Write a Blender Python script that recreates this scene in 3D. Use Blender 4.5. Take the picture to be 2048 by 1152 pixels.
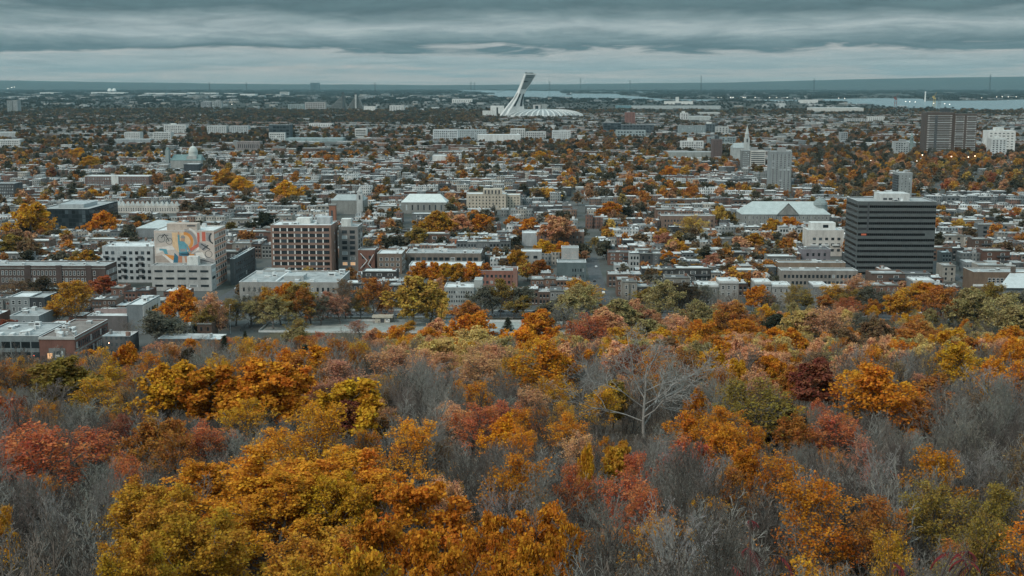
import bpy, math, random
import numpy as np
from mathutils import Vector, Matrix

# ------------------------------------------------------------------ scene, camera, sky, sun, exposure
sc = bpy.context.scene
for o in list(bpy.data.objects):
    bpy.data.objects.remove(o)
COL = sc.collection
R = random.Random(11)
rng = np.random.default_rng(11)

H = 135.0                    # eye height above the city plain
F = 2450.0                   # focal length in pixels of the 2048 px wide photograph
PITCH = math.atan(408 / F)
cam = bpy.data.objects.new('camera', bpy.data.cameras.new('camera'))
COL.objects.link(cam)
cam.location = (0, 0, H)
cam.rotation_euler = (math.pi / 2 - PITCH, 0, 0)
cam.data.sensor_width = 36
cam.data.lens = 36 * F / 2048
cam.data.clip_start = 0.3
cam.data.clip_end = 200000
sc.camera = cam

sc.view_settings.view_transform = 'Standard'
sc.view_settings.look = 'None'
sc.view_settings.gamma = 1
sc.view_settings.use_curve_mapping = False
sc.view_settings.exposure = 0.42
cy = sc.cycles
cy.use_denoising = True
cy.denoiser = 'OPENIMAGEDENOISE'
cy.denoising_input_passes = 'RGB_ALBEDO_NORMAL'
cy.denoising_prefilter = 'ACCURATE'
cy.max_bounces = 6
cy.diffuse_bounces = 2
cy.glossy_bounces = 2
cy.transmission_bounces = 3
cy.transparent_max_bounces = 8
cy.volume_bounces = 0
cy.use_adaptive_sampling = True
cy.adaptive_threshold = 0.02
cy.sample_clamp_indirect = 4

SUN_EL, SUN_AZ = math.radians(40), math.radians(225)


def nd(nt, typ, **kw):
    n = nt.nodes.new(typ)
    for k, v in kw.items():
        setattr(n, k, v)
    return n


def math_(nt, op, a, b=None, clamp=False):
    n = nd(nt, 'ShaderNodeMath', operation=op, use_clamp=clamp)
    for i, v in enumerate((a, b)):
        if v is None:
            continue
        if isinstance(v, (int, float)):
            n.inputs[i].default_value = v
        else:
            nt.links.new(v, n.inputs[i])
    return n.outputs[0]


def ramp(nt, fac, stops, interp='LINEAR'):
    n = nd(nt, 'ShaderNodeValToRGB')
    n.color_ramp.interpolation = interp
    e = n.color_ramp.elements
    while len(e) < len(stops):
        e.new(0.5)
    for i, (p, c) in enumerate(stops):
        e[i].position = p
        e[i].color = (*c, 1) if len(c) == 3 else c
    nt.links.new(fac, n.inputs[0])
    return n.outputs[0]


def mixc(nt, fac, a, b, blend='MIX'):
    n = nd(nt, 'ShaderNodeMix', data_type='RGBA', blend_type=blend)
    for i, v in ((0, fac), (6, a), (7, b)):
        if isinstance(v, (int, float)):
            n.inputs[i].default_value = v
        elif isinstance(v, tuple):
            n.inputs[i].default_value = (*v, 1) if len(v) == 3 else v
        else:
            nt.links.new(v, n.inputs[i])
    return n.outputs[2]


def build_world():
    w = bpy.data.worlds.new('World')
    sc.world = w
    w.use_nodes = True
    nt = w.node_tree
    nt.nodes.clear()
    L = nt.links
    out = nd(nt, 'ShaderNodeOutputWorld')
    sky = nd(nt, 'ShaderNodeTexSky', sky_type='NISHITA')
    sky.sun_disc = False
    sky.sun_elevation = SUN_EL
    sky.sun_rotation = SUN_AZ
    sky.air_density = 1.5
    sky.dust_density = 3
    bg1 = nd(nt, 'ShaderNodeBackground')
    bg1.inputs[1].default_value = 0.06
    L.new(sky.outputs[0], bg1.inputs[0])
    tc = nd(nt, 'ShaderNodeTexCoord')
    sep = nd(nt, 'ShaderNodeSeparateXYZ')
    L.new(tc.outputs['Generated'], sep.inputs[0])
    x, y, z = sep.outputs
    zc = math_(nt, 'MAXIMUM', z, 0.0)
    # cloud decks lie in near-level sheets: stretched along the horizon, packed towards it
    lay = math_(nt, 'LOGARITHM', math_(nt, 'ADD', zc, 0.012), 2.718)

    def noise(sx, sz, scale, detail, off, rough=0.55, dist=0.0):
        c = nd(nt, 'ShaderNodeCombineXYZ')
        L.new(math_(nt, 'MULTIPLY', x, sx), c.inputs[0])
        L.new(math_(nt, 'ADD', math_(nt, 'MULTIPLY', y, sx), off), c.inputs[1])
        L.new(math_(nt, 'MULTIPLY', lay, sz), c.inputs[2])
        n = nd(nt, 'ShaderNodeTexNoise')
        n.inputs['Scale'].default_value = scale
        n.inputs['Detail'].default_value = detail
        n.inputs['Roughness'].default_value = rough
        n.inputs['Distortion'].default_value = dist
        L.new(c.outputs[0], n.inputs['Vector'])
        return n.outputs[0]
    n1 = noise(4.0, 1.6, 1.0, 4, 3.1, 0.5, 0.3)         # broad decks
    n2 = noise(9.0, 4.2, 1.0, 10, 7.7, 0.68, 0.6)         # stratus streaks
    n3 = noise(17.0, 7.0, 1.0, 10, 1.3, 0.72, 0.5)          # fine tatters
    # elevation of the cloud decks, pushed up and down by the cloud noise
    e = math_(nt, 'ADD', z, math_(nt, 'MULTIPLY', math_(nt, 'SUBTRACT', n1, 0.5), 0.034))
    e = math_(nt, 'ADD', e, math_(nt, 'MULTIPLY', math_(nt, 'SUBTRACT', n2, 0.5), 0.027))
    e = math_(nt, 'MULTIPLY', e, 12.0)
    dk = (0.082, 0.137, 0.158)
    md = (0.20, 0.268, 0.285)
    lt = (0.36, 0.42, 0.43)
    decks = ramp(nt, e, [(0.0, (0.43, 0.44, 0.42)), (0.07, (0.60, 0.515, 0.46)), (0.15, (0.33, 0.385, 0.39)), (0.25, (0.36, 0.41, 0.415)),
                         (0.31, (0.42, 0.43, 0.42)), (0.345, dk), (0.44, md), (0.52, lt), (0.62, md), (0.72, dk), (0.80, (0.10, 0.17, 0.19)), (1.0, md)])
    fine = ramp(nt, n3, [(0.3, (0.68, 0.72, 0.74)), (0.5, (0.96, 0.97, 0.98)), (0.72, (1.22, 1.18, 1.15))])
    decks = mixc(nt, 1.0, decks, fine, 'MULTIPLY')
    # an overcast dome is about three times brighter overhead than at the horizon
    up = ramp(nt, z, [(0.0, (1, 1, 1)), (0.085, (1, 1, 1)), (0.30, (2.3, 2.3, 2.3)), (1.0, (4.3, 4.25, 4.2))])
    cl = mixc(nt, 1.0, decks, up, 'MULTIPLY')
    # far clouds soften into the mean overcast higher up
    hi = math_(nt, 'MULTIPLY', math_(nt, 'SUBTRACT', z, 0.09), 8.0, True)
    mean = mixc(nt, 1.0, (0.20, 0.268, 0.285), up, 'MULTIPLY')
    cl = mixc(nt, math_(nt, 'MULTIPLY', hi, 0.75), cl, mean)
    bg2 = nd(nt, 'ShaderNodeBackground')
    bg2.inputs[1].default_value = 0.9
    L.new(cl, bg2.inputs[0])
    mx = nd(nt, 'ShaderNodeMixShader')
    mx.inputs[0].default_value = 0.93
    L.new(bg1.outputs[0], mx.inputs[1])
    L.new(bg2.outputs[0], mx.inputs[2])
    L.new(mx.outputs[0], out.inputs[0])


build_world()
sun = bpy.data.objects.new('sun', bpy.data.lights.new('sun', 'SUN'))
COL.objects.link(sun)
sun.data.energy = 1.5
sun.data.angle = math.radians(14)
sun.data.color = (1.0, 0.90, 0.78)
# Blender's sky: rotation 0 puts the sun towards +Y, growing clockwise seen from above
sdir = Vector((math.sin(SUN_AZ) * math.cos(SUN_EL), math.cos(SUN_AZ) * math.cos(SUN_EL), math.sin(SUN_EL)))
sun.rotation_euler = sdir.to_track_quat('Z', 'Y').to_euler()

# ------------------------------------------------------------------ picture <-> place
CP, SP = math.cos(PITCH), math.sin(PITCH)


def dzdy(v):
    b = (576 - v) / F
    return (-SP + b * CP) / (CP + b * SP)


def dxdy(u, v):
    b = (576 - v) / F
    return ((u - 1024) / F) / (CP + b * SP)


def dist_v(v, z=0.0):
    return (z - H) / dzdy(v)


def gp(u, v, z=0.0):
    y = dist_v(v, z)
    return Vector((dxdy(u, v) * y, y, z))


def z_at(y, v):
    return H + y * dzdy(v)


def proj(x, y, z):
    """photograph pixel of a point (works on arrays)"""
    f_ = y * CP - (z - H) * SP
    u_ = y * SP + (z - H) * CP
    return 1024 + F * x / f_, 576 - F * u_ / f_


TH = math.radians(1.5)       # the street grid is turned a little to the camera axis
E1 = Vector((math.cos(TH), -math.sin(TH), 0))
E2 = Vector((math.sin(TH), math.cos(TH), 0))


def pq(p, q):
    return p * E1.x + q * E2.x, p * E1.y + q * E2.y


TERR = np.array([(-200, 0.5), (0, -2), (6, -4), (14, -9), (25, -17), (40, -26.5), (60, -32.5), (90, -40), (150, -49.3), (200, -57.3), (250, -66), (350, -86),
                 (470, -110), (560, -131), (585, -135)])
# fall of the tree tops seen from the eye (drop / distance) along the slope
CANOPY = np.array([(14, .47), (25, .43), (40, .40), (60, .355), (90, .305), (150, .245), (200, .224), (250, .2115), (350, .2085), (500, .2055), (600, .2025), (735, .165)])


def terrain(x, y):
    return H + np.interp(y, TERR[:, 0], TERR[:, 1])


# ------------------------------------------------------------------ materials
MATS = {}


def principled(name):
    m = bpy.data.materials.new(name)
    m.use_nodes = True
    nt = m.node_tree
    b = nt.nodes['Principled BSDF']
    b.inputs['Roughness'].default_value = 0.85
    b.inputs['Specular IOR Level'].default_value = 0.25
    return m, nt, b


def surf(name, col, var=0.22, scale=0.35, rough=0.85, tint=None, streak=0.0, fine=6.0, spec=0.25):
    """a weathered opaque surface: base colour, large blotches, fine grain, run-off streaks on walls"""
    key = (name, col, var, scale, rough, tint)
    if key in MATS:
        return MATS[key]
    m, nt, b = principled(name)
    b.inputs['Roughness'].default_value = rough
    b.inputs['Specular IOR Level'].default_value = spec
    tc = nd(nt, 'ShaderNodeTexCoord')
    n = nd(nt, 'ShaderNodeTexNoise')
    n.inputs['Scale'].default_value = scale
    n.inputs['Detail'].default_value = 6
    n.inputs['Roughness'].default_value = 0.65
    mp = nd(nt, 'ShaderNodeMapping')
    if streak:
        mp.inputs['Scale'].default_value = (1, 1, 1 - streak)
    nt.links.new(tc.outputs['Object'], mp.inputs[0])
    nt.links.new(mp.outputs[0], n.inputs['Vector'])
    n2 = nd(nt, 'ShaderNodeTexNoise')
    n2.inputs['Scale'].default_value = fine * scale
    n2.inputs['Detail'].default_value = 3
    nt.links.new(mp.outputs[0], n2.inputs['Vector'])
    f = ramp(nt, n.outputs[0], [(0.28, (1 - var * 1.6,) * 3), (0.5, (1, 1, 1)), (0.72, (1 + var,) * 3)])
    f2 = ramp(nt, n2.outputs[0], [(0.3, (1 - var * .7,) * 3), (0.7, (1 + var * .5,) * 3)])
    base = col
    if tint:
        a = nd(nt, 'ShaderNodeAttribute', attribute_type=tint, attribute_name='tint')
        base = a.outputs['Color']
    c = mixc(nt, 1.0, mixc(nt, 1.0, base, f, 'MULTIPLY'), f2, 'MULTIPLY')
    nt.links.new(c, b.inputs['Base Color'])
    MATS[key] = m
    return m


def leaf_mat(name, spread=1.0):
    m = bpy.data.materials.new(name)
    m.use_nodes = True
    nt = m.node_tree
    nt.nodes.clear()
    out = nd(nt, 'ShaderNodeOutputMaterial')
    a = nd(nt, 'ShaderNodeAttribute', attribute_type='INSTANCER', attribute_name='tint')
    lv = nd(nt, 'ShaderNodeAttribute', attribute_type='GEOMETRY', attribute_name='lv')
    hue = nd(nt, 'ShaderNodeHueSaturation')
    tc = nd(nt, 'ShaderNodeTexCoord')
    nz = nd(nt, 'ShaderNodeTexNoise')
    nz.inputs['Scale'].default_value = 0.45
    nz.inputs['Detail'].default_value = 3
    nt.links.new(tc.outputs['Object'], nz.inputs['Vector'])
    nt.links.new(a.outputs['Color'], hue.inputs['Color'])
    nt.links.new(math_(nt, 'ADD', math_(nt, 'MULTIPLY', lv.outputs['Fac'], 0.034 * spread), math_(nt, 'ADD', 0.443, math_(nt, 'MULTIPLY', nz.outputs[0], 0.084))), hue.inputs['Hue'])
    nt.links.new(math_(nt, 'ADD', math_(nt, 'MULTIPLY', lv.outputs['Fac'], 0.75 * spread), 1.0 - 0.375 * spread), hue.inputs['Value'])
    d = nd(nt, 'ShaderNodeBsdfDiffuse')
    t = nd(nt, 'ShaderNodeBsdfTranslucent')
    nt.links.new(hue.outputs[0], d.inputs[0])
    nt.links.new(hue.outputs[0], t.inputs[0])
    mx = nd(nt, 'ShaderNodeMixShader')
    mx.inputs[0].default_value = 0.3
    nt.links.new(d.outputs[0], mx.inputs[1])
    nt.links.new(t.outputs[0], mx.inputs[2])
    nt.links.new(mx.outputs[0], out.inputs[0])
    return m


def glass(name, col, rough=0.12, spec=0.5, noise_scale=0.6):
    m, nt, b = principled(name)
    tc = nd(nt, 'ShaderNodeTexCoord')
    oi = nd(nt, 'ShaderNodeObjectInfo')
    f = ramp(nt, oi.outputs['Random'], [(0.0, tuple(c * .5 for c in col)), (0.6, col), (0.85, tuple(min(1, c * 1.6 + .01) for c in col)), (1.0, tuple(min(1, c * 3 + .03) for c in col))])
    nt.links.new(f, b.inputs['Base Color'])
    b.inputs['Roughness'].default_value = rough
    b.inputs['Specular IOR Level'].default_value = spec
    return m


def emit(name, col, strength):
    m, nt, b = principled(name)
    b.inputs['Base Color'].default_value = (*col, 1)
    b.inputs['Emission Color'].default_value = (*col, 1)
    b.inputs['Emission Strength'].default_value = strength
    return m


LEAF = leaf_mat('leaf')
BARK = surf('bark', (0.16, 0.145, 0.135), 0.35, 1.5)
BARK_TINT = surf('bark_tinted', (0.2, 0.19, 0.18), 0.25, 1.5, tint='INSTANCER')
GLASS = glass('window_glass', (0.018, 0.026, 0.031), 0.2, 0.4)
GLASS_PALE = glass('window_glass_pale', (0.22, 0.25, 0.26), 0.3)
GLASS_LIT = emit('window_lit', (1.0, 0.55, 0.28), 0.28)
FRAME_W = surf('frame_white', (0.62, 0.63, 0.62), 0.1)
FRAME_D = surf('frame_dark', (0.05, 0.055, 0.06), 0.1)
ROOF_W = surf('roof_white', (0.55, 0.575, 0.575), 0.22, 0.25)
ROOF_G = surf('roof_grey', (0.30, 0.315, 0.315), 0.28, 0.22)
ROOF_D = surf('roof_dark', (0.10, 0.105, 0.11), 0.35, 0.25)
METAL_W = surf('metal_pale', (0.55, 0.57, 0.57), 0.15, 0.8)
METAL_D = surf('metal_dark', (0.07, 0.075, 0.08), 0.2, 0.8)


# ------------------------------------------------------------------ mesh helpers
def mesh_np(name, V, polys, mats=(), midx=None, fattr=None, uv=None, smooth=False):
    """polys: list of (n,k) index arrays"""
    me = bpy.data.meshes.new(name)
    V = np.asarray(V, np.float32)
    me.vertices.add(len(V))
    me.vertices.foreach_set('co', V.ravel())
    ls, cnt = [], []
    for p in polys:
        p = np.asarray(p, np.int32)
        ls.append(p.ravel())
        cnt.append(np.full(len(p), p.shape[1], np.int32))
    li = np.concatenate(ls)
    cnt = np.concatenate(cnt)
    me.loops.add(len(li))
    me.loops.foreach_set('vertex_index', li)
    me.polygons.add(len(cnt))
    st = np.concatenate([[0], np.cumsum(cnt)[:-1]]).astype(np.int32)
    me.polygons.foreach_set('loop_start', st)
    for m in mats:
        me.materials.append(m)
    if midx is not None:
        me.polygons.foreach_set('material_index', np.asarray(midx, np.int32))
    if smooth:
        me.polygons.foreach_set('use_smooth', np.ones(len(cnt), bool))
    if fattr:
        for k, a in fattr.items():
            a = np.asarray(a, np.float32)
            if a.ndim == 1:
                at = me.attributes.new(k, 'FLOAT', 'FACE')
                at.data.foreach_set('value', a)
            else:
                at = me.attributes.new(k, 'FLOAT_COLOR', 'FACE')
                if a.shape[1] == 3:
                    a = np.concatenate([a, np.ones((len(a), 1), np.float32)], 1)
                at.data.foreach_set('color', a.ravel())
    if uv is not None:
        l = me.uv_layers.new(name='UVMap')
        l.data.foreach_set('uv', np.asarray(uv, np.float32).ravel())
    me.update(calc_edges=True)
    return me


class MB:
    """collects simple shapes into one mesh"""

    def __init__(s):
        s.v, s.f, s.m, s.mats = [], [], [], []

    def mi(s, m):
        if m not in s.mats:
            s.mats.append(m)
        return s.mats.index(m)

    def add(s, vs, fs, m):
        o = len(s.v)
        s.v += [tuple(v) for v in vs]
        s.f += [tuple(i + o for i in f) for f in fs]
        s.m += [s.mi(m)] * len(fs)
        return s

    def box(s, x0, x1, y0, y1, z0, z1, m):
        vs = [(x0, y0, z0), (x1, y0, z0), (x1, y1, z0), (x0, y1, z0), (x0, y0, z1), (x1, y0, z1), (x1, y1, z1), (x0, y1, z1)]
        return s.add(vs, [(0, 3, 2, 1), (4, 5, 6, 7), (0, 1, 5, 4), (1, 2, 6, 5), (2, 3, 7, 6), (3, 0, 4, 7)], m)

    def rim(s, x0, x1, y0, y1, z0, z1, t, m):
        s.box(x0, x1, y0, y0 + t, z0, z1, m)
        s.box(x0, x1, y1 - t, y1, z0, z1, m)
        s.box(x0, x0 + t, y0 + t, y1 - t, z0, z1, m)
        return s.box(x1 - t, x1, y0 + t, y1 - t, z0, z1, m)

    def lathe(s, prof, n, m, cx=0, cy=0, sy=1.0):
        """prof: list of (r,z); closed with caps where r is 0"""
        vs, fs = [], []
        for (r, z) in prof:
            for i in range(n):
                a = 2 * math.pi * i / n
                vs.append((cx + r * math.cos(a), cy + r * sy * math.sin(a), z))
        for k in range(len(prof) - 1):
            for i in range(n):
                j = (i + 1) % n
                fs.append((k * n + i, k * n + j, (k + 1) * n + j, (k + 1) * n + i))
        fs.append(tuple(range(n - 1, -1, -1)))
        fs.append(tuple((len(prof) - 1) * n + i for i in range(n)))
        return s.add(vs, fs, m)

    def tube(s, a, b, r0, r1, n, m):
        a, b = Vector(a), Vector(b)
        d = (b - a).normalized()
        q = d.to_track_quat('Z', 'Y')
        vs = []
        for (p, r) in ((a, r0), (b, r1)):
            for i in range(n):
                t = 2 * math.pi * i / n
                vs.append(p + q @ Vector((r * math.cos(t), r * math.sin(t), 0)))
        fs = [(i, (i + 1) % n, n + (i + 1) % n, n + i) for i in range(n)] + [tuple(range(n - 1, -1, -1)), tuple(range(n, 2 * n))]
        return s.add(vs, fs, m)

    def prism(s, poly, y0, y1, m):
        """poly in xz, extruded along y"""
        n = len(poly)
        vs = [(x, y0, z) for x, z in poly] + [(x, y1, z) for x, z in poly]
        fs = [tuple(range(n)), tuple(range(2 * n - 1, n - 1, -1))] + [(i, i + n, (i + 1) % n + n, (i + 1) % n) for i in range(n)]
        return s.add(vs, fs, m)

    def mesh(s, name):
        me = bpy.data.meshes.new(name)
        me.from_pydata(s.v, [], s.f)
        for m in s.mats:
            me.materials.append(m)
        me.polygons.foreach_set('material_index', s.m)
        me.update()
        return me


def link(name, data, parent=None, loc=(0, 0, 0), rz=0.0, scale=None):
    o = bpy.data.objects.new(name, data)
    COL.objects.link(o)
    o.location = loc
    o.rotation_euler = (0, 0, rz)
    if scale is not None:
        o.scale = scale
    if parent is not None:
        o.parent = parent
    return o


def tag(o, label, cat, group=None):
    o['label'] = label
    o['category'] = cat
    if group:
        o['group'] = group
    return o


def thing(name, label, cat, loc=(0, 0, 0), rz=0.0, group=None):
    return tag(link(name, None, None, loc, rz), label, cat, group)


def struct(name, data, kind='structure', loc=(0, 0, 0)):
    o = link(name, data, None, loc)
    o['kind'] = kind
    return o


def dup(o, parent=None):
    c = o.copy()
    COL.objects.link(c)
    if parent is not None:
        c.parent = parent
    for ch in KIDS.get(o.name, ()):
        dup(ch, c)
    return c


KIDS = {}


def note_kids(o):
    KIDS[o.name] = list(o.children)
    for c in o.children:
        note_kids(c)


def scatter(name, protos, pos, rot, scl, idx, tint, label=None, cat=None):
    """one object of kind stuff: instances of a few meshes on points"""
    c = bpy.data.collections.new(name + '_kinds')
    for i, me in enumerate(protos):
        c.objects.link(bpy.data.objects.new('kind_%02d_%s' % (i, name), me))
    pos = np.asarray(pos, np.float32)
    me = bpy.data.meshes.new(name)
    n = len(pos)
    me.vertices.add(n)
    me.vertices.foreach_set('co', pos.ravel())
    a = me.attributes.new('tint', 'FLOAT_COLOR', 'POINT')
    t = np.ones((n, 4), np.float32)
    t[:, :3] = tint
    a.data.foreach_set('color', t.ravel())
    a = me.attributes.new('rot', 'FLOAT_VECTOR', 'POINT')
    r = np.zeros((n, 3), np.float32)
    r[:, 2] = rot
    a.data.foreach_set('vector', r.ravel())
    a = me.attributes.new('scl', 'FLOAT_VECTOR', 'POINT')
    a.data.foreach_set('vector', np.asarray(scl, np.float32).ravel())
    a = me.attributes.new('pick', 'INT', 'POINT')
    a.data.foreach_set('value', np.asarray(idx, np.int32))
    ng = bpy.data.node_groups.new(name, 'GeometryNodeTree')
    ng.interface.new_socket('Geometry', in_out='INPUT', socket_type='NodeSocketGeometry')
    ng.interface.new_socket('Geometry', in_out='OUTPUT', socket_type='NodeSocketGeometry')
    N, L = ng.nodes, ng.links
    gi, go = N.new('NodeGroupInput'), N.new('NodeGroupOutput')
    ci = N.new('GeometryNodeCollectionInfo')
    ci.inputs[0].default_value = c
    ci.inputs[1].default_value = True
    ci.inputs[2].default_value = True
    ip = N.new('GeometryNodeInstanceOnPoints')
    ip.inputs['Pick Instance'].default_value = True

    def at(nm, ty):
        x = N.new('GeometryNodeInputNamedAttribute')
        x.data_type = ty
        x.inputs[0].default_value = nm
        return [o for o in x.outputs if o.enabled][0]
    L.new(gi.outputs[0], ip.inputs['Points'])
    L.new(ci.outputs[0], ip.inputs['Instance'])
    L.new(at('pick', 'INT'), ip.inputs['Instance Index'])
    L.new(at('scl', 'FLOAT_VECTOR'), ip.inputs['Scale'])
    e2r = N.new('FunctionNodeEulerToRotation')
    L.new(at('rot', 'FLOAT_VECTOR'), e2r.inputs[0])
    L.new(e2r.outputs[0], ip.inputs['Rotation'])
    L.new(ip.outputs[0], go.inputs[0])
    o = struct(name, me, 'stuff')
    md = o.modifiers.new('scatter', 'NODES')
    md.node_group = ng
    if label:
        tag(o, label, cat or name.replace('_', ' '))
    return o

# ------------------------------------------------------------------ tree meshes
def skeleton(seed, h, nch, ratio, ang, trop, wob, t0=0.3, r0=0.22, lean=0.0, nseg=(7, 5, 4, 3, 2), levels=4, top=0.8):
    """segments (p0,p1,r0,r1,level) and leaf anchors (p,dir) of a branching tree"""
    rr = random.Random(seed)
    segs, anch = [], []

    def rv():
        return Vector((rr.gauss(0, 1), rr.gauss(0, 1), rr.gauss(0, 1)))

    def grow(p, d, L, r, lev):
        n = nseg[lev]
        pts = [(p.copy(), d.copy(), r)]
        for i in range(n):
            d = (d + rv() * wob[lev] + Vector((0, 0, trop[lev]))).normalized()
            q = p + d * (L / n)
            r1 = r * (1 - 0.75 * (i + 1) / n) + 0.004
            segs.append((p, q, pts[-1][2], r1, lev))
            pts.append((q, d.copy(), r1))
            p = q
        if lev >= levels - 1:
            for (a, dd, _) in pts[1:]:
                anch.append((a, dd))
            return
        az = rr.uniform(0, 6.28)
        m = nch[lev]
        for k in range(m):
            t = (t0 if lev == 0 else 0.22) + (1 - (t0 if lev == 0 else 0.22)) * ((k + rr.uniform(0.2, 0.8)) / m)
            i = min(n - 1, int(t * n))
            f = t * n - i
            a = pts[i][0].lerp(pts[i + 1][0], f)
            dd = pts[i][1]
            az += 2.4 + rr.uniform(-.5, .5)
            ortho = dd.orthogonal().normalized()
            ortho.rotate(Matrix.Rotation(az, 3, dd))
            an = math.radians(ang[lev] * (1.15 - 0.55 * t if lev == 0 else 1) + rr.uniform(-12, 12))
            nd_ = (dd * math.cos(an) + ortho * math.sin(an)).normalized()
            sh = (1.05 - 0.62 * t) if lev == 0 else (1.0 - 0.5 * t)
            grow(a, nd_, L * ratio[lev] * sh * rr.uniform(0.75, 1.2), max(0.006, pts[i][2] * 0.62), lev + 1)
    grow(Vector((0, 0, -0.6)), Vector((lean, 0, 1)).normalized(), h * top, r0, 0)
    return segs, anch


def tubes(segs, lo=0, hi=9, rmin=0.012, sides=4):
    s = [x for x in segs if lo <= x[4] <= hi]
    if not s:
        return np.zeros((0, 3)), np.zeros((0, 4), int)
    A = np.array([x[0] for x in s])
    B = np.array([x[1] for x in s])
    ra = np.maximum(np.array([x[2] for x in s]), rmin)
    rb = np.maximum(np.array([x[3] for x in s]), rmin)
    d = B - A
    B = B + d * 0.04
    d /= np.linalg.norm(d, axis=1, keepdims=True) + 1e-9
    up = np.where(np.abs(d[:, 2:3]) > .9, np.array([[1., 0, 0]]), np.array([[0., 0, 1]]))
    e1 = np.cross(d, up)
    e1 /= np.linalg.norm(e1, axis=1, keepdims=True)
    e2 = np.cross(d, e1)
    n = len(s)
    V = np.zeros((n, 2, sides, 3))
    for i in range(sides):
        c, w = math.cos(2 * math.pi * i / sides), math.sin(2 * math.pi * i / sides)
        o = e1 * c + e2 * w
        V[:, 0, i] = A + o * ra[:, None]
        V[:, 1, i] = B + o * rb[:, None]
    base = (np.arange(n) * 2 * sides)[:, None]
    Q = []
    for i in range(sides):
        j = (i + 1) % sides
        Q.append(base + np.array([[i, j, sides + j, sides + i]]))
    return V.reshape(-1, 3), np.concatenate(Q)


MAPLE = np.array([(0, -.5), (.16, -.28), (.46, -.30), (.36, -.05), (.52, .16), (.22, .18), (0, .55), (-.22, .18), (-.52, .16), (-.36, -.05), (-.46, -.30), (-.16, -.28)])
LANCE = np.array([(0, -.5), (.17, -.2), (.2, .1), (.1, .35), (0, .5), (-.1, .35), (-.2, .1), (-.17, -.2)])
SPRAY = np.array([(0, -.5), (.34, -.22), (.5, .18), (.16, .5), (-.24, .36), (-.5, -.05)])
DIAM = np.array([(0, -.5), (.36, 0), (0, .5), (-.36, 0)])


def leaves(anch, per, size, shape, seed, jit=0.35, droop=0.0, flat=0.5, keep=1.0, svar=0.35, clump=0.0):
    g = np.random.default_rng(seed)
    P = np.array([a[0] for a in anch])
    D = np.array([a[1] for a in anch])
    if keep < 1:
        k = g.random(len(P)) < keep
        P, D = P[k], D[k]
    n0 = len(P)
    cl = np.repeat(g.random(n0), per)
    P = np.repeat(P, per, 0)
    n = len(P)
    P = P + g.normal(0, jit, (n, 3)) * np.array([1, 1, 0.75])
    nrm = g.normal(0, 1, (n, 3)) * (1 - flat)
    nrm[:, 2] += flat * 1.3
    nrm /= np.linalg.norm(nrm, axis=1, keepdims=True)
    t = g.normal(0, 1, (n, 3))
    t[:, 2] -= droop * 2
    t -= nrm * (t * nrm).sum(1, keepdims=True)
    t /= np.linalg.norm(t, axis=1, keepdims=True)
    b = np.cross(nrm, t)
    s = size * (1 + svar * g.normal(0, 1, n)).clip(0.4, 1.9)
    k = len(shape)
    V = P[:, None] + (shape[None, :, 0:1] * b[:, None] + shape[None, :, 1:2] * -t[:, None]) * s[:, None, None]
    # a slight fold along the midrib
    V += nrm[:, None] * (np.abs(shape[None, :, 0:1]) * 0.35 * s[:, None, None])
    Fc = np.arange(n * k).reshape(n, k)
    lv = (0.45 * cl + 0.55 * g.random(n)).clip(0, 1)
    return V.reshape(-1, 3), Fc, lv


class TreeKind:
    """trunk, crown (and one joined mesh) of one tree shape; w = crown width, h = height"""

    def __init__(s, name, sk, lv=None, bark=None, split=1, rmin=(0.03, 0.012), sides=(6, 3), bark_lv=9, barkmat2=None):
        segs, anch = sk
        V1, Q1 = tubes(segs, 0, split, rmin[0], sides[0])
        V2, Q2 = tubes(segs, split + 1, bark_lv, rmin[1], sides[1])
        bm = bark or BARK
        s.trunk = mesh_np(name + '_trunk', V1, [Q1], [bm], fattr={'lv': np.zeros(len(Q1))}, smooth=True)
        parts = []
        if lv is not None:
            VL, FL, a = lv
            vv = np.concatenate([VL, V2]) if len(V2) else VL
            pol = [FL] + ([Q2 + len(VL)] if len(V2) else [])
            mi = np.concatenate([np.zeros(len(FL)), np.ones(len(Q2))])
            at = np.concatenate([a, np.zeros(len(Q2))])
            s.crown = mesh_np(name + '_crown', vv, pol, [LEAF, barkmat2 or bm], mi, {'lv': at})
            pts = VL
        else:
            s.crown = mesh_np(name + '_branches', V2, [Q2], [barkmat2 or bm], fattr={'lv': np.zeros(len(Q2))})
            VL, FL, a = np.zeros((0, 3)), np.zeros((0, 4), int), np.zeros(0)
            pts = V2
        n0, n1 = len(V1), len(V1) + len(V2)
        vv = np.concatenate([V1, V2, VL])
        pol = [p for p in (Q1, Q2 + n0, FL + n1) if len(p)]
        mi = np.concatenate([np.ones(len(Q1) + len(Q2)), np.zeros(len(FL))])
        s.joined = mesh_np(name, vv, pol, [LEAF, barkmat2 or bm], mi, {'lv': np.concatenate([np.zeros(len(Q1) + len(Q2)), a])})
        s.h = float(np.percentile(pts[:, 2], 99.7))
        lo, hi = np.percentile(pts[:, 0], (1.5, 98.5)), np.percentile(pts[:, 1], (1.5, 98.5))
        s.w = float((lo[1] - lo[0] + hi[1] - hi[0]) / 2)
        s.leafy = lv is not None


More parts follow.
